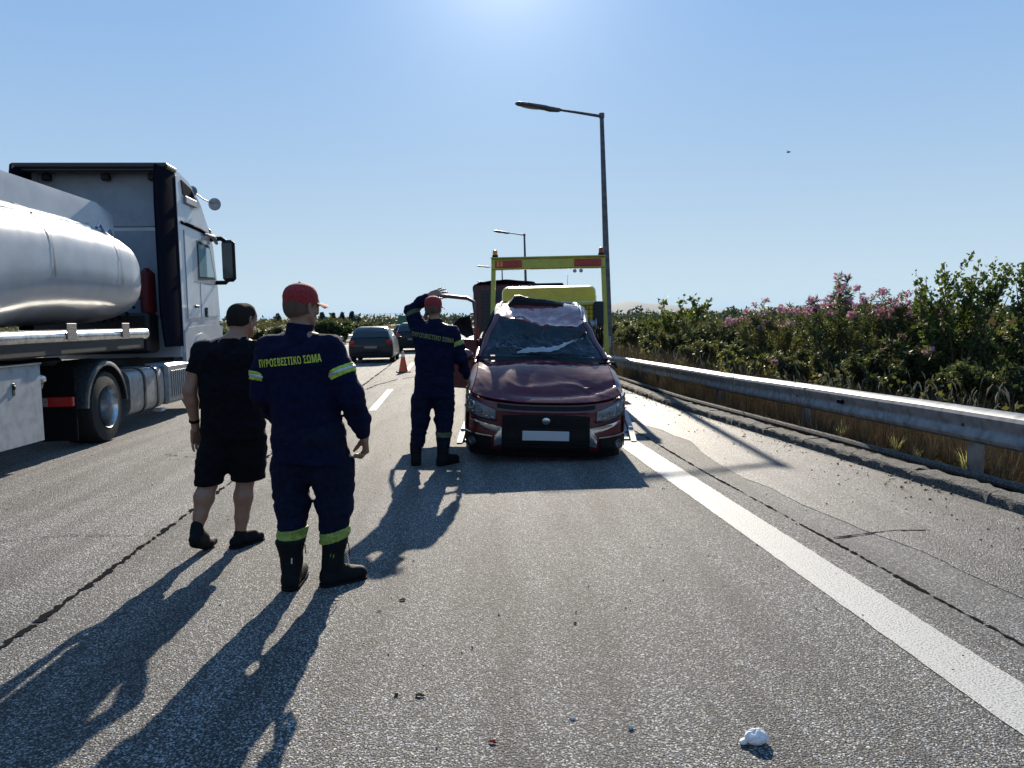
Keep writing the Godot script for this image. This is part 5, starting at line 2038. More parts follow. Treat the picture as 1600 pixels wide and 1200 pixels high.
func fire_engine() -> void:
	var p := thing("box_lorry", "tall dark red lorry with box body parked ahead of the yellow tow truck", "lorry", V(2.05, 0, -27.0), deg_to_rad(-2.0))
	var m: Material = M["fire_red_paint"]
	var b := MB.new()
	b.box(V(0, 1.75, -2.2), V(2.3, 2.3, 4.4), Basis.IDENTITY, 0.06)
	var body := obj("box_body", b, m, p)
	b = MB.new()
	b.box(V(0, 1.7, 0.02), V(1.7, 1.9, 0.03), Basis.IDENTITY, 0.01)
	var shutter := obj("roller_shutter", b, M["steel_dull"], body)
	shutter.material_override = M["chassis_black"]
	for k in 16:
		b = MB.new()
		b.box(V(0, 0.85 + k * 0.115, 0.045), V(1.66, 0.1, 0.02), Basis.IDENTITY, 0.008)
		obj("shutter_slat", b, M["grey_tarpaulin"], body)
	b = MB.new()
	b.crease = 0.9
	var g := []
	for i in 11:
		var r := PackedVector3Array()
		for j in 13:
			var u := j / 6.0 - 1.0
			r.append(V(u * 1.16, 2.9 + 0.13 * pow(1.0 - absf(u), 0.7) + 0.02 * waver.get_noise_2d(u * 400.0, i * 90.0) - (0.12 if absf(u) > 0.99 else 0.0), 0.02 - i * 0.4))
		g.append(r)
	b.sheet(g, -0.02)
	obj("roof_tarpaulin", b, M["grey_tarpaulin"], p)
	for s in [-1.0, 1.0]:
		b = MB.new()
		b.box(V(s * 1.03, 1.2, 0.03), V(0.12, 0.3, 0.05), Basis.IDENTITY, 0.01)
		obj("tail_light", b, M["red_lens"], p)
		for z in [-1.1, -5.6]: wheel(p, V(s * 0.95, 0.48, z), s, 0.48, 0.28, 0.3, 6, M["steel_dull"], true)
		b = MB.new()
		b.box(V(s * 0.4, 0.62, -3.2), V(0.1, 0.25, 6.6), Basis.IDENTITY, 0.01)
		obj("chassis_rail", b, M["chassis_black"], p)
	b = MB.new()
	b.box(V(0, 1.55, -5.6), V(2.25, 1.9, 1.9), Basis.IDENTITY, 0.12)
	var cab := obj("cab", b, m, p)
	b = MB.new()
	b.box(V(0, 1.95, -6.57), V(1.9, 0.8, 0.03), Basis.IDENTITY, 0.01)
	obj("windscreen", b, M["tinted_glass"], cab)
	b = MB.new()
	b.box(V(0, 0.55, 0.08), V(2.2, 0.16, 0.12), Basis.IDENTITY, 0.02)
	obj("rear_bumper", b, M["chassis_black"], p)

# ---------------------------------------------------------------- tanker lorry
func lorry() -> void:
	var p := thing("lorry_tractor", "white lorry tractor with tall sleeper cab pulling the silver tank trailer", "lorry", V(-6.06, 0, -11.2))
	var white: Material = M["white_paint"]
	var grey: Material = M["grey_panel_paint"]
	var b := MB.new()
	# cab, z measured from the drive axle; front towards -z
	var prof := [[-3.25, 1.05], [-3.25, 4.38], [-3.6, 4.42], [-4.15, 4.33], [-4.75, 4.02], [-5.15, 3.62], [-5.42, 3.3], [-5.62, 2.4], [-5.72, 1.7], [-5.74, 0.7], [-5.0, 0.62], [-4.9, 1.2], [-3.7, 1.2], [-3.6, 1.05]]
	b = MB.new()
	b.crease = 0.6
	b.plate(prof, V(-1.2, 0, 0), V(0, 0, 1), V(0, 1, 0), -2.4)
	# the cabin's corners are softened by a slightly narrower outer skin
	var cab := obj("cab", b, white, p)
	b = MB.new()
	b.plate([[-3.30, 1.12], [-3.30, 4.3], [-3.62, 4.36], [-4.1, 4.27], [-4.68, 3.97], [-5.08, 3.58], [-5.34, 3.25], [-5.54, 2.4], [-5.62, 1.75], [-5.3, 1.62], [-4.2, 1.58], [-3.62, 1.2]], V(1.2, 0, 0), V(0, 0, 1), V(0, 1, 0), -0.045)
	obj("side_skin", b, white, cab)
	b = MB.new()
	b.plate([[-3.58, 1.75], [-3.58, 3.38], [-5.10, 3.38], [-5.42, 2.5], [-5.52, 1.82]], V(1.247, 0, 0), V(0, 0, 1), V(0, 1, 0), -0.012)
	var door := obj("door", b, white, cab)
	b = MB.new()
	b.box(V(1.262, 2.1, -4.35), V(0.006, 0.72, 0.012))
	b.box(V(1.262, 2.46, -4.6), V(0.006, 0.01, 1.2))
	obj("door_crease", b, grey, door)
	b = MB.new()
	b.plate([[-4.25, 2.5], [-4.25, 3.26], [-5.05, 3.22], [-5.36, 2.55]], V(1.256, 0, 0), V(0, 0, 1), V(0, 1, 0), -0.008)
	var wf := obj("window_frame", b, M["black_plastic"], door)
	b = MB.new()
	b.plate([[-4.32, 2.56], [-4.32, 3.2], [-5.02, 3.16], [-5.28, 2.6]], V(1.262, 0, 0), V(0, 0, 1), V(0, 1, 0), -0.006)
	put("window_pane", b.mesh(), mat("cab_side_glass", [0.24, 0.36, 0.38], 0.06, {"spec": 0.8}), door)
	b = MB.new()
	b.box(V(1.275, 1.98, -4.05), V(0.03, 0.05, 0.2), Basis.IDENTITY, 0.01)
	obj("handle", b, M["black_plastic"], door)
	b = MB.new()
	b.plate([[-4.72, 1.78], [-4.72, 1.97], [-4.56, 1.97], [-4.56, 1.78]], V(1.262, 0, 0), V(0, 0, 1), V(0, 1, 0), -0.008)
	var badge := obj("emblem_plate", b, M["fairing_dark"], door)
	b = MB.new()
	b.tube([V(1.273, 1.92, -4.6), V(1.273, 1.9, -4.66), V(1.273, 1.86, -4.62), V(1.273, 1.83, -4.67), V(1.273, 1.81, -4.61)], 0.008, 6)
	obj("emblem", b, M["chrome"], badge)
	# gutter between cab and high roof
	b = MB.new()
	b.tube([V(1.255, 3.50, -3.45), V(1.26, 3.49, -4.4), V(1.25, 3.44, -5.2)], [0.03, 0.038, 0.03], 8)
	obj("roof_gutter", b, M["fairing_dark"], cab)
	b = MB.new()
	b.plate([[-3.62, 4.02], [-3.55, 4.28], [-4.08, 4.2], [-4.3, 4.06], [-4.34, 3.96]], V(1.247, 0, 0), V(0, 0, 1), V(0, 1, 0), -0.012)
	var hatch := obj("sleeper_window", b, M["fairing_dark"], cab)
	b = MB.new()
	b.box(V(1.27, 3.94, -3.98), V(0.05, 0.14, 0.62), Basis.IDENTITY, 0.015)
	obj("air_scoop", b, grey, hatch)
	# air horn and round lamp on the roof edge
	b = MB.new()
	b.lathe(V(1.2, 4.2, -4.35), V(0, 0, 1), [[-0.05, 0.02], [-0.03, 0.08], [0.03, 0.1], [0.04, 0.09], [0.03, 0.004]], 18)
	b.tube([V(1.2, 4.2, -4.4), V(1.3, 4.1, -4.7), V(1.4, 4.06, -4.9)], 0.015, 6)
	b.lathe(V(1.44, 4.04, -4.95), V(0, 0, 1), [[-0.06, 0.02], [-0.04, 0.1], [0.03, 0.125], [0.04, 0.115], [0.03, 0.004]], 18)
	obj("roof_spotlights", b, M["steel_dull"], cab)
	b = MB.new()
	b.box(V(1.18, 3.5, -5.35), V(0.06, 0.2, 0.12), Basis.IDENTITY, 0.02)
	obj("marker_lamp", b, M["black_plastic"], cab)
	# mirrors
	b = MB.new()
	b.tube([V(1.2, 3.36, -5.15), V(1.42, 3.40, -5.3), V(1.56, 3.3, -5.32)], 0.05, 8)
	b.tube([V(1.22, 2.5, -5.4), V(1.45, 2.5, -5.4), V(1.55, 2.58, -5.35)], 0.045, 8)
	b.box(V(1.56, 2.94, -5.32), V(0.26, 0.86, 0.16), Basis(Vector3.UP, 0.1), 0.06)
	var mir := obj("mirror_housing", b, M["black_plastic"], cab)
	b = MB.new()
	b.box(V(1.55, 2.94, -5.225), V(0.2, 0.72, 0.02), Basis(Vector3.UP, 0.1), 0.01)
	obj("mirror_glass", b, M["tinted_glass"], mir)
	# visor and grab rail over the door
	b = MB.new()
	b.tube([V(1.27, 3.42, -4.72), V(1.36, 3.4, -5.0), V(1.34, 3.3, -5.28)], [0.03, 0.045, 0.035], 8)
	obj("wind_deflector", b, M["steel_dull"], cab)
	# back wall: recessed grey panels, ribs, upper trim
	for q in [[0.0, 3.86, 2.2, 0.94], [0.0, 2.55, 2.2, 1.55]]:
		b = MB.new()
		b.box(V(q[0], q[1], -3.235), V(q[2], q[3], 0.03), Basis.IDENTITY, 0.02)
		obj("back_panel", b, grey, cab)
	b = MB.new()
	b.box(V(-0.05, 4.40, -3.1), V(2.62, 0.1, 0.5), Basis.IDENTITY, 0.03)
	b.box(V(-0.05, 4.33, -2.92), V(2.5, 0.06, 0.1), Basis.IDENTITY, 0.02)
	obj("roof_spoiler_edge", b, mat("spoiler_brown_black", [0.02, 0.014, 0.014], 0.5), cab)
	for x in [-0.9, 0.1, 0.9]:
		b = MB.new()
		b.box(V(x, 4.25, -3.15), V(0.14, 0.12, 0.12), Basis.IDENTITY, 0.02)
		obj("spoiler_bracket", b, M["chassis_black"], cab)
	for s in [-1.0, 1.0]:
		b = MB.new()
		b.crease = 0.8
		var g := []
		for i in 11:
			var y := lerpf(1.25, 4.36, i / 10.0)
			var back := -2.45 - 0.16 * smoothstep(1.8, 1.2, y) - 0.1 * smoothstep(3.9, 4.4, y)
			g.append(PackedVector3Array([V(s * 1.235, y, -3.3), V(s * 1.225, y, -2.9), V(s * 1.18, y, back + 0.02), V(s * 1.15, y, back)]))
		b.sheet(g, 0.03 * -s)
		obj("side_fairing", b, M["fairing_dark"], cab)
	# wheel arch and step under the door
	b = MB.new()
	var arch := []
	for i in 15:
		var a := PI * i / 14
		arch.append(PackedVector3Array([V(1.06, 0.62 + sin(a) * 0.86, -4.35 + cos(a) * 0.84), V(1.27, 0.62 + sin(a) * 0.86, -4.35 + cos(a) * 0.84), V(1.275, 0.62 + sin(a) * 0.73, -4.35 + cos(a) * 0.7)]))
	b.sheet(arch, 0.02)
	obj("wheel_arch", b, white, cab)
	b = MB.new()
	b.plate([[-3.35, 0.5], [-3.35, 1.55], [-3.9, 1.6], [-5.2, 1.62], [-5.7, 1.6], [-5.72, 0.5], [-5.1, 0.5], [-5.0, 0.95], [-4.7, 1.2], [-4.0, 1.2], [-3.7, 0.95], [-3.6, 0.5]], V(1.19, 0, 0), V(0, 0, 1), V(0, 1, 0), -0.065)
	obj("lower_side", b, white, cab)
	b = MB.new()
	b.plate([[-1.05, 2.35], [1.05, 2.35], [1.0, 3.35], [-1.0, 3.35]], V(0, 0, -5.67), V(1, 0, 0), V(0, 0.985, 0.2).normalized(), -0.02)
	obj("windscreen", b, M["tinted_glass"], cab)
	# chassis
	for s in [-1.0, 1.0]:
		b = MB.new()
		b.box(V(s * 0.42, 0.92, -1.9), V(0.1, 0.28, 6.2), Basis.IDENTITY, 0.01)
		obj("chassis_rail", b, M["chassis_black"], p)
		wheel(p, V(s * 1.0, 0.5, 0.0), s, 0.5, 0.29, 0.52, 8, M["bright_steel"], true)
		wheel(p, V(s * 1.08, 0.5, -4.35), s, 0.5, 0.29, 0.34, 8, M["bright_steel"], true)
		b = MB.new()
		b.crease = 0.9
		var g := []
		for i in 15:
			var a := PI * (0.02 + 0.96 * i / 14.0)
			var q := V(0, 0.5 + sin(a) * 0.66, cos(a) * 0.68)
			g.append(PackedVector3Array([V(s * 0.7, q.y, q.z), V(s * 1.24, q.y, q.z), V(s * 1.275, q.y - 0.03 * sin(a), q.z * 0.96), V(s * 1.275, 0.5 + sin(a) * 0.58, cos(a) * 0.6)]))
		b.sheet(g, 0.02 * s)
		obj("mudguard", b, M["mudguard_plastic"], p)
	for z in [0.0, -4.35]:
		b = MB.new()
		b.cyl(V(-0.9, 0.5, z), V(0.9, 0.5, z), 0.1, 0.1, 12)
		obj("axle", b, M["chassis_black"], p)
	b = MB.new()
	b.box(V(0, 1.12, 0.1), V(1.0, 0.14, 1.0), Basis.IDENTITY, 0.04)
	obj("fifth_wheel", b, M["chassis_black"], p)
	# fuel tank with straps, ribbed battery cover
	b = MB.new()
	b.crease = 0.8
	var r0 := PackedVector3Array()
	var r1 := PackedVector3Array()
	for k in 28:
		var a := TAU * k / 28
		var q := V(signf(cos(a)) * pow(absf(cos(a)), 0.45) * 0.36 + 0.88, signf(sin(a)) * pow(absf(sin(a)), 0.45) * 0.36 + 0.6, 0)
		r0.append(q + V(0, 0, -0.82))
		r1.append(q + V(0, 0, -2.2))
	b.loft([r0, r1], true, true, true, true)
	var tank := obj("fuel_tank", b, M["steel_dull"], p)
	for z in [-1.35, -1.9]:
		b = MB.new()
		var a0 := PackedVector3Array()
		var a1 := PackedVector3Array()
		for q in r0:
			var o: Vector3 = (q - V(0.88, 0.6, -0.82)) * 1.03 + V(0.88, 0.6, 0)
			a0.append(o + V(0, 0, z))
			a1.append(o + V(0, 0, z - 0.07))
		b.loft([a0, a1], true, true, true, true)
		obj("tank_strap", b, M["chassis_black"], tank)
	b = MB.new()
	b.box(V(1.06, 0.63, -2.9), V(0.42, 0.7, 1.2), Basis.IDENTITY, 0.05)
	var bat := obj("battery_cover", b, M["steel_dull"], p)
	for k in 9:
		b = MB.new()
		b.box(V(1.275, 0.62, -2.5 - k * 0.1), V(0.02, 0.46, 0.035), Basis.IDENTITY, 0.01)
		obj("rib", b, M["steel_dull"], bat)
	b = MB.new()
	b.box(V(1.12, 0.2, -2.25), V(0.16, 0.05, 0.2), Basis.IDENTITY, 0.01)
	obj("step", b, M["plate_white"], p)
	# coiled red air line behind the cab, working gear in the gap
	b = MB.new()
	b.crease = 0.8
	b.box(V(0.86, 2.2, -2.75), V(0.24, 0.85, 0.3), Basis.IDENTITY, 0.1)
	obj("red_air_line_box", b, mat("deep_red_plastic", [0.12, 0.006, 0.006], 0.6), p)
	for k in 3:
		b = MB.new()
		var pts := []
		for i in 40:
			var t := i / 39.0
			pts.append(V(0.15 + k * 0.22 + 0.05 * cos(t * 40.0), 2.1 - 0.75 * t * (1.4 - t) + 0.05 * sin(t * 40.0), -3.0 + t * 1.9))
		b.tube(pts, 0.014, 5)
		obj("air_hose", b, M["black_rubber"], p)
	b = MB.new()
	b.box(V(0, 1.5, -2.7), V(1.9, 0.7, 0.5), Basis.IDENTITY, 0.05)
	obj("rear_catwalk_box", b, M["chassis_black"], p)

func tank_trailer() -> void:
	var p := thing("tank_trailer", "silver tank semi-trailer with side pipe and white locker behind the lorry cab", "trailer", V(-6.06, 0, -11.2))
	var b := MB.new()
	b.crease = 0.8
	var rings := []
	# [z, half width, top, bottom]
	for q in [[-1.86, 0.02, 2.38, 2.36], [-1.855, 0.5, 2.74, 1.99], [-1.83, 0.85, 2.90, 1.83], [-1.77, 1.05, 2.99, 1.75], [-1.66, 1.17, 3.06, 1.70], [-1.48, 1.225, 3.12, 1.675], [-1.1, 1.25, 3.19, 1.66], [-0.1, 1.26, 3.23, 1.64], [0.9, 1.26, 3.23, 1.62], [1.6, 1.26, 3.23, 1.56], [2.4, 1.26, 3.23, 1.42], [4.0, 1.26, 3.23, 1.30], [6.5, 1.26, 3.23, 1.26], [9.0, 1.24, 3.2, 1.3]]:
		var r := PackedVector3Array()
		var cy: float = lerpf(q[2], q[3], 0.5)
		var hh: float = (q[2] - q[3]) * 0.5
		for k in 44:
			var a := TAU * k / 44
			r.append(V(q[1] * signf(cos(a)) * pow(absf(cos(a)), 0.7), cy + hh * signf(sin(a)) * pow(absf(sin(a)), 0.76), q[0]))
		rings.append(r)
	b.loft(rings, true, true, true, true)
	var tank := obj("tank", b, M["tank_alloy"], p)
	for z in [-0.78, 1.2, 3.2]:
		b = MB.new()
		var a0 := PackedVector3Array()
		var a1 := PackedVector3Array()
		for k in 44:
			var a := TAU * k / 44
			var q := V(1.265 * signf(cos(a)) * pow(absf(cos(a)), 0.7), 2.43 + (0.805 + 0.0 * z) * signf(sin(a)) * pow(absf(sin(a)), 0.76), 0)
			if q.y < 2.2: q.y = 2.2
			a0.append(q * V(1.004, 1.002, 1) + V(0, 0, z))
			a1.append(q * V(1.004, 1.002, 1) + V(0, 0, z + 0.045))
		b.loft([a0, a1], true, false, false, true)
		obj("weld_seam", b, M["tank_alloy"], tank)
	# spill rail and walkway along the top
	for s in [-1.0, 1.0]:
		b = MB.new()
		b.crease = 0.5
		var g := []
		for i in 20:
			var z := lerpf(-1.65, 8.5, i / 19.0)
			var h := 3.50 - (0.12 if i == 0 else 0.0)
			g.append(PackedVector3Array([V(s * 0.80, 3.06, z), V(s * 0.80, h - 0.16, z), V(s * 0.78, h, z), V(s * 0.68, h + 0.01, z)]))
		b.sheet(g, 0.02 * s)
		obj("spill_rail", b, M["tank_alloy"], tank)
	b = MB.new()
	b.crease = 0.6
	b.box(V(0.97, 3.0, 2.9), V(0.1, 0.13, 6.5), Basis(Vector3.BACK, -0.5), 0.03)
	obj("shoulder_highlight", b, M["bright_steel"], tank)  # bright bar added to stand for the sunlit highlight along the tank shoulder
	b = MB.new()
	b.tube([V(0.9, 3.02, -0.72), V(0.93, 3.14, -0.82), V(0.95, 3.03, -0.94), V(0.97, 3.1, -1.04), V(0.99, 2.95, -1.14)], 0.022, 8)
	obj("lifting_eye", b, M["chrome"], tank)
	b = MB.new()
	b.box(V(0, 3.3, -1.62), V(1.5, 0.26, 0.03), Basis.IDENTITY, 0.01)
	obj("spill_end", b, M["tank_alloy"], tank)
	# under the tank
	b = MB.new()
	b.crease = 0.8
	b.tube([V(1.2, 1.50, -1.52), V(1.24, 1.5, -1.46), V(1.24, 1.5, 2.0), V(1.24, 1.46, 7.0)], 0.088, 20)
	obj("side_pipe", b, M["bright_steel"], p)
	for z in [-0.55, 1.08]:
		b = MB.new()
		b.box(V(1.335, 1.56, z), V(0.012, 0.21, 0.25), Basis.IDENTITY, 0.004)
		obj("marker_plate", b, M["plate_dirty"], p)
	b = MB.new()
	b.plate([[1.75, 0.29], [1.75, 1.19], [4.6, 1.22], [4.6, 0.32]], V(0.75, 0, 0), V(0, 0, 1), V(0, 1, 0), -0.51)
	var box := obj("side_locker", b, M["white_paint_dull"], p)
	b = MB.new()
	b.box(V(1.24, 1.2, 3.2), V(0.09, 0.02, 2.9), Basis.IDENTITY, 0.004)
	obj("locker_edge", b, M["steel_dull"], box)
	b = MB.new()
	b.box(V(1.263, 0.94, 2.33), V(0.012, 0.14, 0.05), Basis.IDENTITY, 0.01)
	b.box(V(1.275, 0.96, 2.33), V(0.02, 0.05, 0.03), Basis.IDENTITY, 0.008)
	obj("latch", b, M["chassis_black"], box)
	b = MB.new()
	b.box(V(0.85, 1.4, 1.2), V(0.9, 0.26, 5.0), Basis.IDENTITY, 0.02)
	obj("subframe", b, M["chassis_black"], p)
	b = MB.new()
	b.box(V(0, 1.42, 0.4), V(1.4, 0.2, 3.0), Basis.IDENTITY, 0.02)
	obj("kingpin_plate", b, M["chassis_black"], p)
	for s in [-1.0, 1.0]:
		b = MB.new()
		b.box(V(s * 0.95, 0.62, 0.86), V(0.56, 0.95, 0.02), Basis.IDENTITY, 0.005)
		obj("mud_flap", b, M["black_rubber"], p)
		b = MB.new()
		b.box(V(s * 0.55, 0.7, 1.55), V(0.14, 1.2, 0.14), Basis.IDENTITY, 0.01)
		b.box(V(s * 0.55, 0.18, 1.55), V(0.3, 0.03, 0.3), Basis.IDENTITY, 0.005)
		obj("landing_leg", b, M["chassis_black"], p)
	b = MB.new()
	b.box(V(1.0, 0.66, 0.9), V(0.44, 0.13, 0.07), Basis.IDENTITY, 0.01)
	var tl := obj("rear_light", b, M["red_lens"], p)
	b = MB.new()
	b.box(V(0.86, 0.66, 0.94), V(0.11, 0.11, 0.012), Basis.IDENTITY, 0.004)
	obj("reversing_lens", b, M["plate_dirty"], tl)
	b = MB.new()
	b.lathe(V(1.15, 1.0, 1.6), V(0, 0, -1), [[-0.05, 0.05], [0.0, 0.07], [0.08, 0.06], [0.1, 0.002]], 14)
	b.tube([V(1.15, 1.0, 1.5), V(1.1, 0.9, 1.45), V(1.0, 0.92, 1.4)], 0.03, 8)
	obj("valve", b, M["bright_steel"], p)
	for z in [6.2, 7.5]:
		for s in [-1.0, 1.0]: wheel(p, V(s * 1.02, 0.5, z), s, 0.5, 0.29, 0.4, 8, M["steel_dull"], true)

# ---------------------------------------------------------------- rails, lamps, traffic
func rail_profile(p: Vector3, side: Vector3) -> PackedVector3Array:
	# two-wave barrier with its upper lip rolled back; side points towards the road
	var r := PackedVector3Array()
	for q in [[-0.075, 0.13], [-0.07, 0.158], [-0.04, 0.166], [0.03, 0.152], [0.068, 0.13], [0.08, 0.1], [0.074, 0.06], [0.055, 0.025], [0.05, 0.0], [0.055, -0.025], [0.074, -0.06], [0.08, -0.09], [0.07, -0.118], [0.035, -0.145], [0.0, -0.152]]:
		r.append(p + side * q[0] + V(0, q[1], 0))
	return r

func rail_y(z: float) -> float:
	return 0.57 - 0.1 * smoothstep(4.5, 13.0, -z) - 0.13 * clampf((-z - 11.0) / 11.0, 0.0, 1.0)

func guard_rail() -> void:
	var p := thing("guard_rail", "galvanised steel guard rail on posts along the hard shoulder", "guard rail")
	var edges := [4.0, 0.6, -3.0, -6.6, -8.56, -10.6, -12.0, -15.9, -20.0, -24.0]
	var z := 6.0
	var k := 0
	while z > -150.0:
		var len := 4.0 if z > -60 else 12.0
		var b := MB.new()
		b.crease = 0.5
		var g := []
		for i in 9:
			var zz := z - (len + 0.16) * i / 8.0
			var q := V(rail_x(zz) + 0.012 * waver.get_noise_1d(zz * 40.0), rail_y(zz) + 0.008 * waver.get_noise_1d(zz * 25.0 + 300.0) + (0.0 if k % 2 == 0 else 0.0), zz)
			g.append(rail_profile(q + V(0.004 * (k % 2), 0, 0), V(-1, 0, 0)))
		b.sheet(g, 0.005)
		obj("rail_section", b, M["galvanised"], p)
		z -= len
		k += 1
	for n in 40:
		var zz := 3.56 - n * 3.46 if n < 12 else -34.5 - (n - 11) * 4.0
		if zz < -140: break
		var b := MB.new()
		var x := rail_x(zz) + 0.10
		for q in [[-0.045, 0.0, 0.006, 0.11], [0.0, -0.052, 0.09, 0.006], [0.0, 0.052, 0.09, 0.006]]:
			b.box(V(x + q[0], rail_y(zz) - 0.26, zz + q[1]), V(q[2], 0.76, q[3]), Basis.IDENTITY, 0.001)
		obj("post", b, M["steel_dull"], p)
		b = MB.new()
		b.box(V(rail_x(zz) + 0.02, rail_y(zz), zz), V(0.09, 0.1, 0.09), Basis.IDENTITY, 0.006)
		obj("spacer", b, M["steel_dull"], p)
		if zz > -20:
			b = MB.new()
			b.lathe(V(rail_x(zz) - 0.05, rail_y(zz), zz + 0.02), V(-1, 0, 0), [[0.0, 0.018], [0.01, 0.016], [0.014, 0.002]], 8)
			obj("bolt", b, M["chassis_black"], p)
	var b2 := MB.new()
	b2.box(V(rail_x(-9.0) - 0.085, rail_y(-9.0) + 0.03, -9.02), V(0.03, 0.055, 0.13), Basis.IDENTITY, 0.008)
	obj("reflector", b2, M["fairing_dark"], p)
	# low lower tube that runs along the foot of the posts
	b2 = MB.new()
	var pts := []
	for i in 30: pts.append(V(kerb_x(3.0 - i * 1.2) + 0.36, 0.10, 3.0 - i * 1.2))
	b2.tube(pts, 0.04, 8)
	obj("lower_rail", b2, M["kerb_concrete"], p)
	p = thing("guard_rail", "far guard rail of the central reserve beyond the left lane", "guard rail")
	z = -2.0
	while z > -220.0:
		var b := MB.new()
		b.crease = 0.5
		var g := []
		for i in 4:
			var zz := z - 12.02 * i / 3.0
			g.append(rail_profile(V(-8.35, 0.48, zz), V(1, 0, 0)))
		b.sheet(g, -0.005)
		obj("rail_section", b, M["galvanised"], p)
		for i in 3:
			b = MB.new()
			b.box(V(-8.45, 0.25, z - 2.0 - i * 4.0), V(0.09, 0.62, 0.11), Basis.IDENTITY, 0.004)
			obj("post", b, M["steel_dull"], p)
		z -= 12.0

func street_lamp(at: Vector3, top: float, lean: float, reach: float, rise: float, label: String) -> void:
	var p := thing("street_lamp", label, "street lamp", at, 0.0, "street lamps along the hard shoulder")
	var b := MB.new()
	b.crease = 0.9
	var up := V(-lean, top, 0)
	b.loft([b.ring(V(0, 0, 0), V(0.13, 0, 0), V(0, 0, -0.13), 8), b.ring(up * 0.3, V(0.11, 0, 0), V(0, 0, -0.11), 8), b.ring(up, V(0.065, 0, 0), V(0, 0, -0.065), 8)], true, true, true)
	obj("pole", b, M["pole_steel"], p)
	b = MB.new()
	b.box(V(0, 0.02, 0), V(0.42, 0.05, 0.42), Basis.IDENTITY, 0.01)
	obj("base_plate", b, M["steel_dull"], p)
	b = MB.new()
	b.box(V(-lean * 0.1 - 0.005, 0.9, 0.105), V(0.1, 0.34, 0.03), Basis.IDENTITY, 0.01)
	obj("service_hatch", b, M["steel_dull"], p)
	b = MB.new()
	b.cyl(up - V(0, 0.06, 0), up + V(0.0, 0.08, 0), 0.085, 0.085, 10)
	b.tube([up + V(0.04, -0.02, 0), up + V(-reach * 0.3, rise * 0.3, 0), up + V(-reach * 0.52, rise * 0.52, 0)], [0.05, 0.042, 0.036], 8)
	obj("arm", b, M["pole_steel"], p)
	b = MB.new()
	b.crease = 0.8
	var rings := []
	var dir := V(-reach, rise, 0).normalized()
	var nrm := V(rise, reach, 0).normalized()
	for q in [[0.47, 0.03, 0.04, 0.03], [0.5, 0.07, 0.06, 0.075], [0.6, 0.10, 0.06, 0.1], [0.66, 0.14, 0.075, 0.075], [0.85, 0.17, 0.085, 0.06], [0.97, 0.14, 0.07, 0.05], [1.0, 0.05, 0.03, 0.02]]:
		var c: Vector3 = up + dir * reach * float(q[0])
		var r := PackedVector3Array()
		for k in 14:
			var a := TAU * k / 14
			r.append(c + nrm * sin(a) * (q[2] if sin(a) > 0 else q[3]) + V(0, 0, -1) * cos(a) * q[1])
		rings.append(r)
	b.loft(rings, true, true, true, true)
	var head := obj("lamp_head", b, M["pole_steel"], p)
	b = MB.new()
	b.ball(up + dir * reach * 0.82 - nrm * 0.055, V(reach * 0.12, 0.035, 0.12), Basis(dir, nrm, V(0, 0, 1)), 14, 6)
	obj("lamp_glass", b, mat("lamp_cover", [0.16, 0.16, 0.15], 0.3), head)

func street_lamps() -> void:
	street_lamp(V(5.08, 0.0, -24.0), 7.86, 0.2, 2.7, 0.36, "tall steel street lamp just right of the tow truck, nearest of the row")
	street_lamp(V(5.75, 0.0, -56.0), 7.78, 0.1, 2.25, 0.30, "second street lamp showing above the tow truck light bar")
	street_lamp(V(6.5, 0.0, -90.0), 7.73, 0.1, 3.0, 0.30, "third street lamp, its head left of the light bar")
	street_lamp(V(7.2, 0.0, -124.0), 7.7, 0.1, 2.4, 0.3, "fourth street lamp in the row, small above the red door")
	street_lamp(V(8.0, 0.0, -160.0), 7.7, 0.1, 2.4, 0.3, "fifth street lamp far down the road by the raised hand")
	street_lamp(V(9.0, 0.0, -200.0), 7.7, 0.1, 2.4, 0.3, "farthest and smallest street lamp of the row")

func traffic_cone() -> void:
	var p := thing("traffic_cone", "orange traffic cone with white collar on the lane line", "traffic cone", V(-1.48, 0, -25.0))
	var b := MB.new()
	b.box(V(0, 0.02, 0), V(0.4, 0.04, 0.4), Basis(Vector3.UP, 0.3), 0.012)
	obj("base", b, mat("cone_base", [0.05, 0.03, 0.03], 0.7), p)
	b = MB.new()
	b.crease = 0.8
	b.lathe(V(0, 0, 0), V(0, 1, 0), [[0.035, 0.155], [0.06, 0.145], [0.60, 0.04], [0.66, 0.035], [0.665, 0.02], [0.665, 0.002]], 24)
	obj("body", b, M["cone_orange"], p)
	b = MB.new()
	b.lathe(V(0, 0, 0), V(0, 1, 0), [[0.5, 0.062], [0.5, 0.066], [0.6, 0.047], [0.6, 0.04]], 24)
	obj("collar", b, M["cone_white"], p)

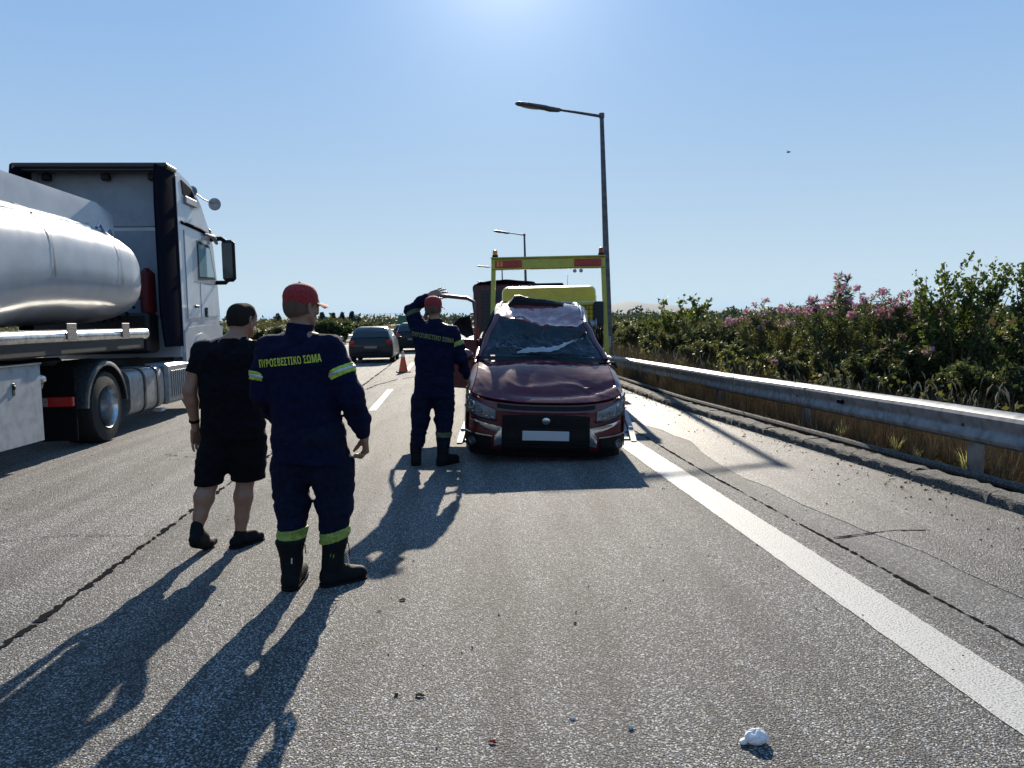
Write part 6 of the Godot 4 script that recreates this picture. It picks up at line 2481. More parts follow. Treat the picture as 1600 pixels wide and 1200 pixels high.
func far_car(called: String, label: String, cat: String, at: Vector3, turn: float, w: float, h: float, l: float, paint: Material, hatch: bool) -> void:
	var p := thing(called, label, cat, at, turn, "cars driving away down the road")
	var b := MB.new()
	b.crease = 0.75
	# cross sections from tail (+z) to nose: [z, half width, low, belt, roof half width, roof]
	var rings := []
	var belt := h * 0.60
	var secs := [[0.0, 0.90, 0.34, 0.52 * h, 0.8, 0.53 * h], [-0.06, 0.96, 0.24, belt, 0.82, belt + 0.04], [-0.22 if hatch else -0.12, 0.99, 0.2, belt, 0.76, h * 0.86], [-0.55 if hatch else -0.3, 1.0, 0.2, belt, 0.72, h * 0.985], [-l * 0.4, 1.0, 0.2, belt, 0.72, h], [-l * 0.55, 1.0, 0.2, belt, 0.72, h * 0.97], [-l * 0.74, 1.0, 0.2, belt, 0.8, belt + 0.03], [-l * 0.95, 0.94, 0.24, belt * 0.88, 0.78, belt * 0.9], [-l, 0.75, 0.34, belt * 0.6, 0.65, belt * 0.64]]
	for q in secs:
		var hw: float = w * 0.5 * q[1]
		var rw: float = w * 0.5 * q[4]
		var r := PackedVector3Array()
		for e in [[-0.92, 0.0], [-1.0, 0.12], [-1.02, 0.5], [-1.0, 0.85], [-0.97, 1.0]]:
			r.append(V(hw * e[0], lerpf(q[2], q[3], e[1]), q[0]))
		r.append(V(-rw - 0.02, lerpf(q[3], q[5], 0.85), q[0]))
		r.append(V(-rw * 0.8, lerpf(q[3], q[5], 0.985), q[0]))
		r.append(V(0, q[5], q[0]))
		var mir := PackedVector3Array()
		for i in range(r.size() - 2, -1, -1): mir.append(V(-r[i].x, r[i].y, r[i].z))
		r.append_array(mir)
		rings.append(r)
	b.loft(rings, true, true, true)
	var body := obj("body", b, paint, p)
	b = MB.new()
	var a0: PackedVector3Array = rings[1]
	var a1: PackedVector3Array = rings[2]
	var a2: PackedVector3Array = rings[3]
	var gl := []
	for k in range(5, 10):
		gl.append(PackedVector3Array([a1[k].lerp(a0[k], 0.72) + V(0, 0.012, 0.02), a1[k] + V(0, 0.012, 0.018), a1[k].lerp(a2[k], 0.75) + V(0, 0.012, 0.014)]))
	b.sheet(gl, 0.006)
	obj("rear_window", b, M["tinted_glass"], body)
	for s in [-1.0, 1.0]:
		b = MB.new()
		var hw := w * 0.5
		b.plate([[-0.6, belt + 0.04], [-l * 0.70, belt + 0.04], [-l * 0.58, h * 0.92], [-0.75, h * 0.92]], V(s * (hw * 0.97), 0, 0), V(0, 0, 1), V(-s * (hw * 0.25) / (h * 0.34), 1, 0), -0.012 * s)
		obj("side_window", b, M["tinted_glass"], body)
		b = MB.new()
		b.box(V(s * hw * 0.82, belt - 0.06, -0.03), V(hw * 0.28, 0.17, 0.12), Basis(Vector3.UP, s * 0.35), 0.03)
		obj("tail_light", b, M["red_lens"], body)
		b = MB.new()
		b.ball(V(s * (hw + 0.1), belt + 0.06, -l * 0.66), V(0.1, 0.07, 0.06))
		obj("wing_mirror", b, paint, body)
		for z in [-l * 0.2, -l * 0.8]: wheel(p, V(s * (hw - 0.1), 0.32, z), s, 0.32, 0.21, 0.21, 5, M["alloy"])
	b = MB.new()
	b.box(V(0, belt * 0.72, 0.02), V(0.5, 0.1, 0.015), Basis.IDENTITY, 0.004)
	obj("number_plate", b, M["plate_dirty"], body)
	b = MB.new()
	b.box(V(0, 0.34, 0.0), V(w * 0.86, 0.2, 0.08), Basis.IDENTITY, 0.03)
	obj("rear_bumper", b, M["black_plastic"], body)
	b = MB.new()
	b.cyl(V(0, h * 0.99, -0.6), V(0, h + 0.16, -0.5), 0.006, 0.003, 5)
	obj("aerial", b, M["black_plastic"], body)

func debris() -> void:
	# white crumpled bag by the edge line
	var b := MB.new()
	b.crease = 0.5
	var rings := []
	for i in 13:
		var t := -PI / 2 + PI * i / 12.0
		var r := PackedVector3Array()
		for j in 22:
			var a := -TAU * j / 22
			var n := 1.0 + 0.25 * waver.get_noise_3d(cos(a) * 190.0, sin(t) * 190.0, sin(a) * 190.0) + 0.14 * absf(waver.get_noise_3d(cos(a) * 600.0, sin(t) * 500.0, sin(a) * 600.0))
			r.append(V(0.052 * cos(t) * cos(a) * n, maxf(0.004, 0.028 + 0.034 * sin(t) * n), 0.04 * cos(t) * sin(a) * n))
		rings.append(r)
	b.loft(rings)
	var bag := obj("plastic_bag", b, mat("white_film", [0.62, 0.62, 0.63], 0.45, {"back": [0.3, 0.3, 0.3]}))
	bag.position = V(1.12, 0, -2.69)
	bag.scale = Vector3.ONE * 0.82
	tag(bag, "small crumpled white plastic bag lying on the near asphalt", "litter")
	b = MB.new()
	b.crease = 0.5
	b.ball(V(-0.06, 0.012, 0.002), V(0.028, 0.014, 0.018), Basis(Vector3.UP, 0.5), 9, 6)
	obj("knotted_corner", b, M["white_film"], bag)
	# bits of plastic and leaves
	var bits := [
		[0.675, -2.84, 0.022, "blue_fragment", [0.10, 0.20, 0.28], "flat blue plastic fragment left of the white bag", "litter"],
		[0.46, -2.94, 0.018, "pale_fragment", [0.3, 0.36, 0.42], "pale broken plastic chip between the lane and the bag", "litter"],
		[0.13, -2.80, 0.022, "red_fragment", [0.10, 0.012, 0.02], "dark red plastic splinter in the near lane centre", "litter"],
		[-0.30, -4.36, 0.03, "leaf_scrap", [0.10, 0.03, 0.02], "reddish dry leaf scrap near the firefighter's boots", "litter"],
		[-0.42, -4.2, 0.016, "leaf_scrap", [0.03, 0.02, 0.015], "tiny dark leaf scrap beside the reddish leaf", "litter"],
		[-0.26, -3.22, 0.02, "leaf_scrap", [0.025, 0.03, 0.01], "dark green leaf scrap in the lane below the reddish leaf", "litter"],
		[-0.16, -3.2, 0.03, "leaf_scrap", [0.03, 0.03, 0.015], "long dark leaf scrap right of the green one", "litter"],
		[0.08, -3.66, 0.012, "stone_chip", [0.015, 0.015, 0.015], "small black stone chip in the middle of the lane", "stone"],
		[0.66, -4.05, 0.012, "stone_chip", [0.015, 0.015, 0.015], "small black stone chip right of the lane centre", "stone"],
		[0.63, -3.9, 0.018, "bark_scrap", [0.02, 0.016, 0.014], "black bark scrap lying next to a stone chip", "litter"],
	]
	for q in bits:
		b = MB.new()
		b.crease = 0.4
		q[2] *= 0.8
		var g := []
		var n := 5
		for i in n:
			var r := PackedVector3Array()
			for j in n:
				var u := i / 2.0 - 1.0
				var w := j / 2.0 - 1.0
				var taper := 1.0 - 0.45 * absf(u) * absf(w)
				r.append(V(u * q[2] * 0.75 * taper * 1.3 + rng.randf_range(-0.12, 0.12) * q[2], 0.004 + q[2] * 0.6 * (0.2 * (1.0 - u * u) + rng.randf_range(0.0, 0.15)), w * q[2] * 0.8 * taper * 0.7 + rng.randf_range(-0.1, 0.1) * q[2]))
			g.append(r)
		b.sheet(g, -0.0015)
		var o := obj(q[3], b, mat("bit_" + str(q[4]), [q[4][0] * 0.6, q[4][1] * 0.6, q[4][2] * 0.6], 0.95, {"spec": 0.05}))
		o.position = V(q[0], 0.0, q[1])
		o.rotation.y = rng.randf_range(0, TAU)
		tag(o, q[5], q[6])
	# gravel and bark swept against the kerb
	var pebble := MB.new()
	pebble.ball(Vector3.ZERO, V(1, 0.7, 0.85), Basis.IDENTITY, 6, 4)
	var where := []
	var tints := []
	for i in 1500:
		var z := 2.0 - pow(rng.randf(), 1.4) * 34.0
		var d := pow(rng.randf(), 4.0) * 0.9
		if rng.randf() < 0.06: d = rng.randf() * 1.4
		var s := rng.randf_range(0.003, 0.011) * (1.6 if rng.randf() < 0.06 else 1.0)
		where.append(Transform3D(Basis.from_euler(V(rng.randf() * 6, rng.randf() * 6, 0)) * Basis.from_scale(V(s, s, s)), V(kerb_x(z) - 0.03 - d, s * 0.5 + 0.004, z)))
		var c := rng.randf_range(0.05, 0.22)
		tints.append(Color(c, c * 0.88, c * 0.75))
	many("kerb_gravel", pebble.mesh(), mat("loose_stone", [1, 1, 1], 0.9, {"tint": true}), where, tints, self)
	var dead := leaf_mesh(0.05, 0.014, 0.012)
	where = []
	tints = []
	for i in 900:
		var z := 1.0 - pow(rng.randf(), 1.3) * 30.0
		var d := pow(rng.randf(), 3.0) * 0.5 - 0.05
		if waver.get_noise_1d(z * 60.0) < -0.05: continue
		var s := rng.randf_range(0.5, 1.2)
		where.append(Transform3D(aim(V(rng.randf_range(-1, 1), rng.randf_range(0.0, 0.35), rng.randf_range(-1, 1)), rng.randf() * TAU).scaled_local(V(s, s, s)), V(kerb_x(z) - 0.02 - d, 0.012 + (0.06 if d < 0.0 else 0.0), z)))
		tints.append(tone([0.10, 0.065, 0.04] if rng.randf() < 0.7 else [0.17, 0.13, 0.08], 0.4))
	many("leaf_litter", dead, M["dry_grass"], where, tints, self)
	where = []
	tints = []
	for i in 420:
		var z := 5.0 - pow(rng.randf(), 0.7) * 16.0
		var x := rng.randf_range(-5.0, 4.0)
		var s := rng.randf_range(0.002, 0.007)
		where.append(Transform3D(Basis.from_euler(V(rng.randf() * 6, rng.randf() * 6, 0)) * Basis.from_scale(V(s, s, s)), V(x, s * 0.6, z)))
		var c := rng.randf_range(0.01, 0.12)
		tints.append(Color(c, c * 0.9, c * 0.8))
	many("road_grit", pebble.mesh(), M["loose_stone"], where, tints, self)

func bird() -> void:
	var p := thing("bird", "tiny dark bird flying in the sky right of the lamp", "bird", V(18.1, 10.2, -40.0), 0.6)
	p.scale = Vector3.ONE * 0.6
	var b := Body.new()
	b.k = 0.02
	b.limb(V(0, 0, -0.13), V(0, 0, 0.1), 0.035, 0.045)
	b.limb(V(0, 0.01, -0.16), V(0, 0.015, -0.2), 0.026, 0.012)
	b.limb(V(0, 0, 0.1), V(0, 0, 0.22), 0.03, 0.012)
	b.skin(0.012)
	put("body", b.mesh(), M["fairing_dark"], p)
	for s in [-1.0, 1.0]:
		var m := MB.new()
		var g := []
		for i in 5:
			var t := i / 4.0
			g.append(PackedVector3Array([V(s * (0.03 + 0.26 * t), 0.02 + 0.10 * sin(t * 2.4), -0.07 + 0.05 * t), V(s * (0.03 + 0.26 * t), 0.015 + 0.10 * sin(t * 2.4), 0.05 + 0.02 * t - 0.05 * t * t)]))
		m.sheet(g, 0.006 * s)
		obj("wing", m, M["fairing_dark"], p)

# ---------------------------------------------------------------- vegetation
func leaf_mesh(l: float, w: float, fold: float) -> ArrayMesh:
	var b := MB.new()
	b.crease = 2.0
	b.tri(V(0, 0, 0), V(w, l * 0.4, fold), V(0, l * 0.5, 0))
	b.tri(V(0, l * 0.5, 0), V(w, l * 0.4, fold), V(0, l, -fold))
	b.tri(V(0, 0, 0), V(0, l * 0.5, 0), V(-w, l * 0.4, fold))
	b.tri(V(0, l * 0.5, 0), V(0, l, -fold), V(-w, l * 0.4, fold))
	return b.mesh()

func sprig(l: float, w: float, fold: float, n: int, stem: float) -> ArrayMesh:
	# several leaves set round one short twig
	var one := leaf_mesh(l, w, fold)
	var src: PackedVector3Array = one.surface_get_arrays(0)[Mesh.ARRAY_VERTEX]
	var b := MB.new()
	b.crease = 2.0
	for i in n:
		var a := i * 2.4 + rng.randf()
		var t := Transform3D(aim(V(cos(a), rng.randf_range(0.1, 1.1), sin(a)), rng.randf() * 6.0), V(0, stem * i / n, 0))
		for q in src: b.v.append(t * q)
	return b.mesh()

func tone(c: Array, spread: float) -> Color:
	var k := 1.0 + rng.randf_range(-spread, spread)
	return Color(c[0] * k * (1.0 + rng.randf_range(-0.12, 0.18)), c[1] * k, c[2] * k * (1.0 + rng.randf_range(-0.15, 0.15)))

func aim(dir: Vector3, roll: float) -> Basis:   # y along dir
	var y := dir.normalized()
	var x := y.cross(V(0.31, 0.2, 0.93)).normalized()
	return Basis(x, y, x.cross(y)).rotated(y, roll)

# one shrub: stems that branch, leaves set along the twigs, flowers at the tips
func shrub(called: String, label: String, category: String, group: String, at: Vector3, size: Vector3, stems: int, leaves: int, leaf: ArrayMesh, leaf_scale: float, col: Array, spread: float, flowers: int, flower_col: Array, upright: float, bare := 0.15) -> Node3D:
	var p := thing(called, label, category, at, 0.0, group)
	var b := MB.new()
	b.crease = 1.2
	var twigs := []
	for i in stems:
		var a := TAU * (i + rng.randf() * 0.7) / stems
		var reach := rng.randf_range(0.25, 1.0)
		var tip := V(cos(a) * size.x * reach * 0.5, size.y * rng.randf_range(0.66, 1.0) * (1.0 - 0.28 * reach * (1.0 - upright)), sin(a) * size.z * reach * 0.5)
		var mid := tip * V(lerpf(0.6, 0.35, upright), 0.5, lerpf(0.6, 0.35, upright)) + V(rng.randf_range(-0.06, 0.06), 0, rng.randf_range(-0.06, 0.06))
		b.tube([V(cos(a) * 0.06, -0.12, sin(a) * 0.06), mid, tip], [0.018 * size.y * 0.5, 0.011 * size.y * 0.5, 0.004], 5, false)
		twigs.append([mid, tip])
		for k in 4:
			var s := mid.lerp(tip, rng.randf_range(0.0, 0.75))
			var d := (tip - mid).normalized() * rng.randf_range(0.15, 0.38) * size.y * 0.5 + V(rng.randf_range(-1, 1), rng.randf_range(-0.1, 0.7), rng.randf_range(-1, 1)) * 0.17 * size.y * lerpf(1.0, 0.6, upright)
			b.tube([s, s + d], [0.006, 0.002], 4, false)
			twigs.append([s, s + d])
		twigs.append([mid * V(0.6, 0.25, 0.6), mid])
		twigs.append([mid * V(0.9, 0.1, 0.9), mid * V(1.25, 0.8, 1.25)])
	obj("stem", b, mat("twig_bark", [0.09, 0.065, 0.045], 0.9), p)
	var where := []
	var tints := []
	for i in leaves:
		var t: Array = twigs[rng.randi() % twigs.size()]
		var f := rng.randf()
		var q: Vector3 = t[0].lerp(t[1], f)
		if q.y < size.y * bare and rng.randf() < 0.7: continue
		var along: Vector3 = (t[1] - t[0]).normalized()
		var out := (along * rng.randf_range(0.1, 0.9) + V(rng.randf_range(-1, 1), rng.randf_range(-0.35, 0.8), rng.randf_range(-1, 1))).normalized()
		var s := leaf_scale * rng.randf_range(0.65, 1.25)
		where.append(Transform3D(aim(out, rng.randf() * TAU).scaled_local(V(s, s, s)), q + V(rng.randf_range(-1, 1), rng.randf_range(-1, 1), rng.randf_range(-1, 1)) * 0.035 * size.y * 0.5))
		tints.append(tone(col, spread))
	many("foliage", leaf, mat("leaf", [1, 1, 1], 0.55, {"tint": true, "back": [0.8, 0.85, 0.4], "spec": 0.3}), where, tints, p)
	if flowers > 0:
		var tips := []
		for t in twigs:
			if t[1].y > size.y * 0.4: tips.append(t[1])
		tips.sort_custom(func(q, r): return q.y > r.y)
		where = []
		tints = []
		for i in flowers:
			var q: Vector3 = tips[rng.randi() % mini(tips.size(), maxi(6, tips.size() / 2))]
			for k in 8:
				var s := rng.randf_range(0.7, 1.3)
				where.append(Transform3D(aim(V(rng.randf_range(-1, 1), rng.randf_range(0.0, 1), rng.randf_range(-1, 1)), rng.randf() * TAU).scaled_local(V(s, s, s)), q + V(rng.randf_range(-1, 1), rng.randf_range(-0.6, 0.9), rng.randf_range(-1, 1)) * 0.075))
				tints.append(tone(flower_col, 0.25))
		many("blossom", petal, mat("petal", [1, 1, 1], 0.6, {"tint": true, "back": [0.5, 0.45, 0.45]}), where, tints, p)
	return p

var petal: ArrayMesh

func flower_mesh() -> ArrayMesh:
	var b := MB.new()
	b.crease = 2.0
	for k in 5:
		var a := TAU * k / 5
		var o := V(cos(a), 0.35, sin(a)) * 0.026
		var s := V(-sin(a), 0, cos(a)) * 0.012
		b.tri(V(0, 0, 0), o * 0.7 + s, o)
		b.tri(V(0, 0, 0), o, o * 0.7 - s)
	return b.mesh()

func right_bank() -> void:
	petal = flower_mesh()
	var oleander := sprig(0.11, 0.012, 0.004, 4, 0.05)
	var broad := leaf_mesh(0.08, 0.028, 0.008)
	var small := sprig(0.05, 0.014, 0.004, 6, 0.07)
	var green := [0.066, 0.08, 0.036]
	var dusky := [0.09, 0.094, 0.05]
	var olive := [0.11, 0.12, 0.045]
	var pink := [0.52, 0.26, 0.33]
	var hedge := "shrubs behind the right-hand guard rail"
	# the near leafy saplings
	shrub("sapling", "tall leafy green sapling standing above the oleanders near the right edge", "tree", hedge, V(8.3, -0.15, -11.9), V(1.6, 2.85, 1.3), 13, 4200, broad, 0.98, [0.065, 0.09, 0.03], 0.35, 0, [], 0.75)
	shrub("sapling", "leafy sapling cut by the right edge of the photo", "tree", hedge, V(8.6, -0.15, -10.55), V(1.1, 2.7, 1.0), 10, 3000, broad, 0.98, [0.06, 0.085, 0.03], 0.35, 0, [], 0.75)
	# flowering oleanders
	shrub("oleander_shrub", "pink oleander with the highest round flower head, left of the sapling", "shrub", hedge, V(8.35, -0.2, -15.9), V(2.3, 2.75, 2.0), 16, 1700, oleander, 1.15, green, 0.45, 120, pink, 0.35)
	shrub("oleander_shrub", "pink oleander between the highest oleander and the tall sapling", "shrub", hedge, V(8.5, -0.2, -13.7), V(2.2, 2.4, 2.0), 15, 1900, oleander, 1.15, green, 0.45, 95, pink, 0.35)
	shrub("oleander_shrub", "low pink oleander at the foot of the tall sapling", "shrub", hedge, V(8.4, -0.2, -12.3), V(1.9, 1.7, 1.7), 13, 2200, oleander, 1.1, green, 0.4, 14, pink, 0.3)
	shrub("oleander_shrub", "pink oleander left of the highest one, pale flowers on top", "shrub", hedge, V(8.0, -0.2, -18.4), V(2.4, 2.25, 2.0), 15, 1700, oleander, 1.15, dusky, 0.45, 100, [0.52, 0.30, 0.36], 0.35)
	shrub("green_shrub", "dark green shrub below the sapling beside the right edge", "shrub", hedge, V(7.7, -0.2, -10.4), V(2.0, 1.35, 1.8), 14, 2600, small, 1.5, [0.06, 0.072, 0.034], 0.45, 0, [], 0.2)
	shrub("green_shrub", "dark shrub low in front of the flowering oleanders", "shrub", hedge, V(7.6, -0.2, -12.6), V(2.2, 1.25, 1.8), 14, 2600, small, 1.5, [0.06, 0.072, 0.034], 0.45, 5, pink, 0.2)
	shrub("green_shrub", "bushy green shrub in front of the highest oleander", "shrub", hedge, V(7.45, -0.2, -15.0), V(2.2, 1.3, 1.9), 14, 2600, small, 1.5, dusky, 0.4, 3, pink, 0.2)
	shrub("green_shrub", "yellowish green shrub rising behind the rail before the oleanders", "shrub", hedge, V(7.2, -0.2, -17.6), V(2.2, 1.15, 2.0), 14, 2600, small, 1.6, olive, 0.4, 0, [], 0.2)
	shrub("green_shrub", "greyish green shrub left of the yellowish one behind the rail", "shrub", hedge, V(7.3, -0.2, -20.6), V(2.4, 1.3, 2.2), 14, 2600, small, 1.7, dusky, 0.4, 0, [], 0.25)
	shrub("green_shrub", "spiky grey green shrub with thin upright shoots", "shrub", hedge, V(7.9, -0.2, -22.8), V(2.2, 2.0, 2.0), 15, 2400, oleander, 1.2, [0.05, 0.062, 0.035], 0.4, 0, [], 0.6)
	shrub("sapling", "loose bright leaved sapling standing out right of the lamp post", "tree", hedge, V(7.9, -0.2, -26.3), V(2.3, 2.75, 2.0), 12, 1700, broad, 1.7, [0.085, 0.105, 0.03], 0.4, 0, [], 0.7)
	shrub("green_shrub", "broad shrub under the loose bright sapling", "shrub", hedge, V(7.4, -0.2, -24.6), V(2.6, 1.45, 2.4), 15, 2600, small, 1.9, dusky, 0.4, 0, [], 0.25)
	shrub("green_shrub", "broad dull shrub behind the rail beside the lamp post", "shrub", hedge, V(7.6, -0.2, -28.8), V(2.8, 1.7, 2.6), 15, 2600, small, 2.1, dusky, 0.4, 0, [], 0.25)
	var far := ["dense shrub just past the lamp post behind the rail", "low dense shrub farther along the rail than the lamp", "rounded dark shrub in the hedge past the lamp", "dull shrub in the far hedge line", "small far shrub where the hedge meets the tow truck", "farthest shrub of the hedge seen past the pole"]
	for i in 6:
		shrub("green_shrub", far[i], "shrub", hedge, V(8.2 + i * 0.35, -0.2, -33.0 - i * 5.0), V(3.6, 1.75, 3.6), 15, 2200, small, 2.8, tone_list(dusky, 0.25), 0.4, 0, [], 0.25)
	for i in 14:   # second row that closes the hedge behind
		var z := -9.0 - i * 2.6
		var names := ["dark bush in the back row of the hedge, nearest the right edge", "back row bush behind the saplings", "back row bush behind the low oleander", "back row bush right of the highest oleander", "back row bush behind the highest oleander", "back row bush left of the highest oleander", "back row bush behind the pale oleander", "back row bush behind the yellowish shrub", "back row bush behind the greyish shrub", "back row bush behind the spiky shrub", "back row bush behind the bright sapling", "back row bush left of the bright sapling", "back row bush right of the lamp post", "back row bush just behind the lamp post"]
		shrub("background_bush", names[i], "shrub", hedge, V(10.2 + rng.randf_range(-0.3, 0.6), -0.35, z), V(2.8, rng.randf_range(1.75, 2.1), 2.6), 13, 2200, small, 2.1, tone_list(green, 0.2), 0.4, 0, [], 0.25)
	grass_strip()

func tone_list(c: Array, s: float) -> Array:
	var k := 1.0 + rng.randf_range(-s, s)
	return [c[0] * k, c[1] * k, c[2] * k]

func blade_tuft(n: int, h: float, spread: float, w: float) -> ArrayMesh:
	var b := MB.new()
	b.crease = 2.0
	for i in n:
		var a := rng.randf() * TAU
		var d := V(cos(a), 0, sin(a))
		var s := V(-sin(a), 0, cos(a)) * w
		var o := d * rng.randf() * 0.03
		var hh := h * rng.randf_range(0.55, 1.0)
		var m := o + d * spread * 0.35 + V(0, hh * 0.6, 0)
		var t := o + d * spread * rng.randf_range(0.6, 1.2) + V(0, hh, 0)
		b.tri(o - s, o + s, m + s * 0.7)
		b.tri(o - s, m + s * 0.7, m - s * 0.7)
		b.tri(m - s * 0.7, m + s * 0.7, t)
	return b.mesh()

func grass_strip() -> void:
	var m := mat("dry_grass", [1, 1, 1], 0.85, {"tint": true, "back": [0.25, 0.21, 0.13], "spec": 0.2})
	var tufts := [blade_tuft(14, 0.42, 0.14, 0.0028), blade_tuft(12, 0.6, 0.2, 0.0026), blade_tuft(16, 0.28, 0.16, 0.003)]
	for k in 3:
		var where := []
		var tints := []
		for i in 5200:
			var z := -2.0 - pow(rng.randf(), 1.3) * 42.0
			var x := kerb_x(z) + 0.42 + pow(rng.randf(), 0.8) * 3.4
			var s := rng.randf_range(0.6, 1.2) * (1.0 + clampf(-z - 12, 0, 20) * 0.03)
			where.append(Transform3D(Basis(Vector3.UP, rng.randf() * TAU).scaled(V(s, s * rng.randf_range(0.7, 1.2), s)), V(x, bank_y(x, z) - 0.02, z)))
			tints.append(tone([0.088, 0.07, 0.046] if rng.randf() < 0.7 else [0.12, 0.10, 0.06], 0.4))
		many("dry_grass", tufts[k], m, where, tints, self)
	# seed stalks with pale heads
	var b := MB.new()
	b.crease = 2.0
	b.tube([V(0, 0, 0), V(0.02, 0.35, 0), V(0.07, 0.62, 0.0)], [0.0022, 0.0018, 0.0012], 3, false)
	b.tube([V(0.065, 0.60, 0), V(0.085, 0.66, 0), V(0.12, 0.71, 0.01)], [0.002, 0.008, 0.002], 5, false)
	var where := []
	var tints := []
	for i in 900:
		var z := -3.0 - pow(rng.randf(), 1.4) * 30.0
		var x := kerb_x(z) + 0.5 + rng.randf() * 3.0
		var s := rng.randf_range(0.6, 1.25)
		where.append(Transform3D(Basis(Vector3.UP, rng.randf() * TAU).scaled(V(s, s, s)), V(x, bank_y(x, z), z)))
		tints.append(tone([0.34, 0.28, 0.17], 0.3))
	many("seed_stalks", b.mesh(), m, where, tints, self)
	# a few green tufts by the rail post
	var green := blade_tuft(26, 0.34, 0.2, 0.005)
	var spots := [[4.95, -8.1, 0.75, "bright green grass tuft right of the near rail post"], [4.92, -9.3, 0.8, "green grass tuft left of the near rail post"], [5.0, -7.0, 0.8, "yellow green grass tuft farthest right below the rail"], [4.98, -7.75, 0.5, "small green tuft between the two brighter ones"]]
	for q in spots:
		var p := thing("grass_tuft", q[3], "grass", V(q[0], bank_y(q[0], q[1]) - 0.01, q[1]), rng.randf() * 6.0, "green tufts under the guard rail")
		put("blades", green, mat("green_grass", [0.12, 0.13, 0.035], 0.7, {"back": [0.5, 0.5, 0.2]}), p).scale = Vector3.ONE * float(q[2])
	# creeping green weeds over the dry grass towards the hedge
	var weed := leaf_mesh(0.05, 0.018, 0.006)
	where = []
	tints = []
	for i in 22000:
		var z := -6.0 - pow(rng.randf(), 1.2) * 40.0
		var x := kerb_x(z) + 1.7 + pow(rng.randf(), 0.7) * 2.6
		var n := waver.get_noise_2d(x * 70.0, z * 60.0)
		if n < -0.12: continue
		var s := rng.randf_range(0.8, 1.9) * (1.0 + clampf(-z - 12, 0, 30) * 0.03)
		where.append(Transform3D(aim(V(rng.randf_range(-1, 1), rng.randf_range(-0.2, 1), rng.randf_range(-1, 1)), rng.randf() * TAU).scaled_local(V(s, s, s)), V(x, bank_y(x, z) + rng.randf() * (0.25 + 0.6 * clampf(n * 2.0, 0, 1)), z)))
		tints.append(tone([0.095, 0.105, 0.04] if rng.randf() < 0.6 else [0.15, 0.13, 0.06], 0.4))
	many("verge_weeds", weed, M["leaf"], where, tints, self)

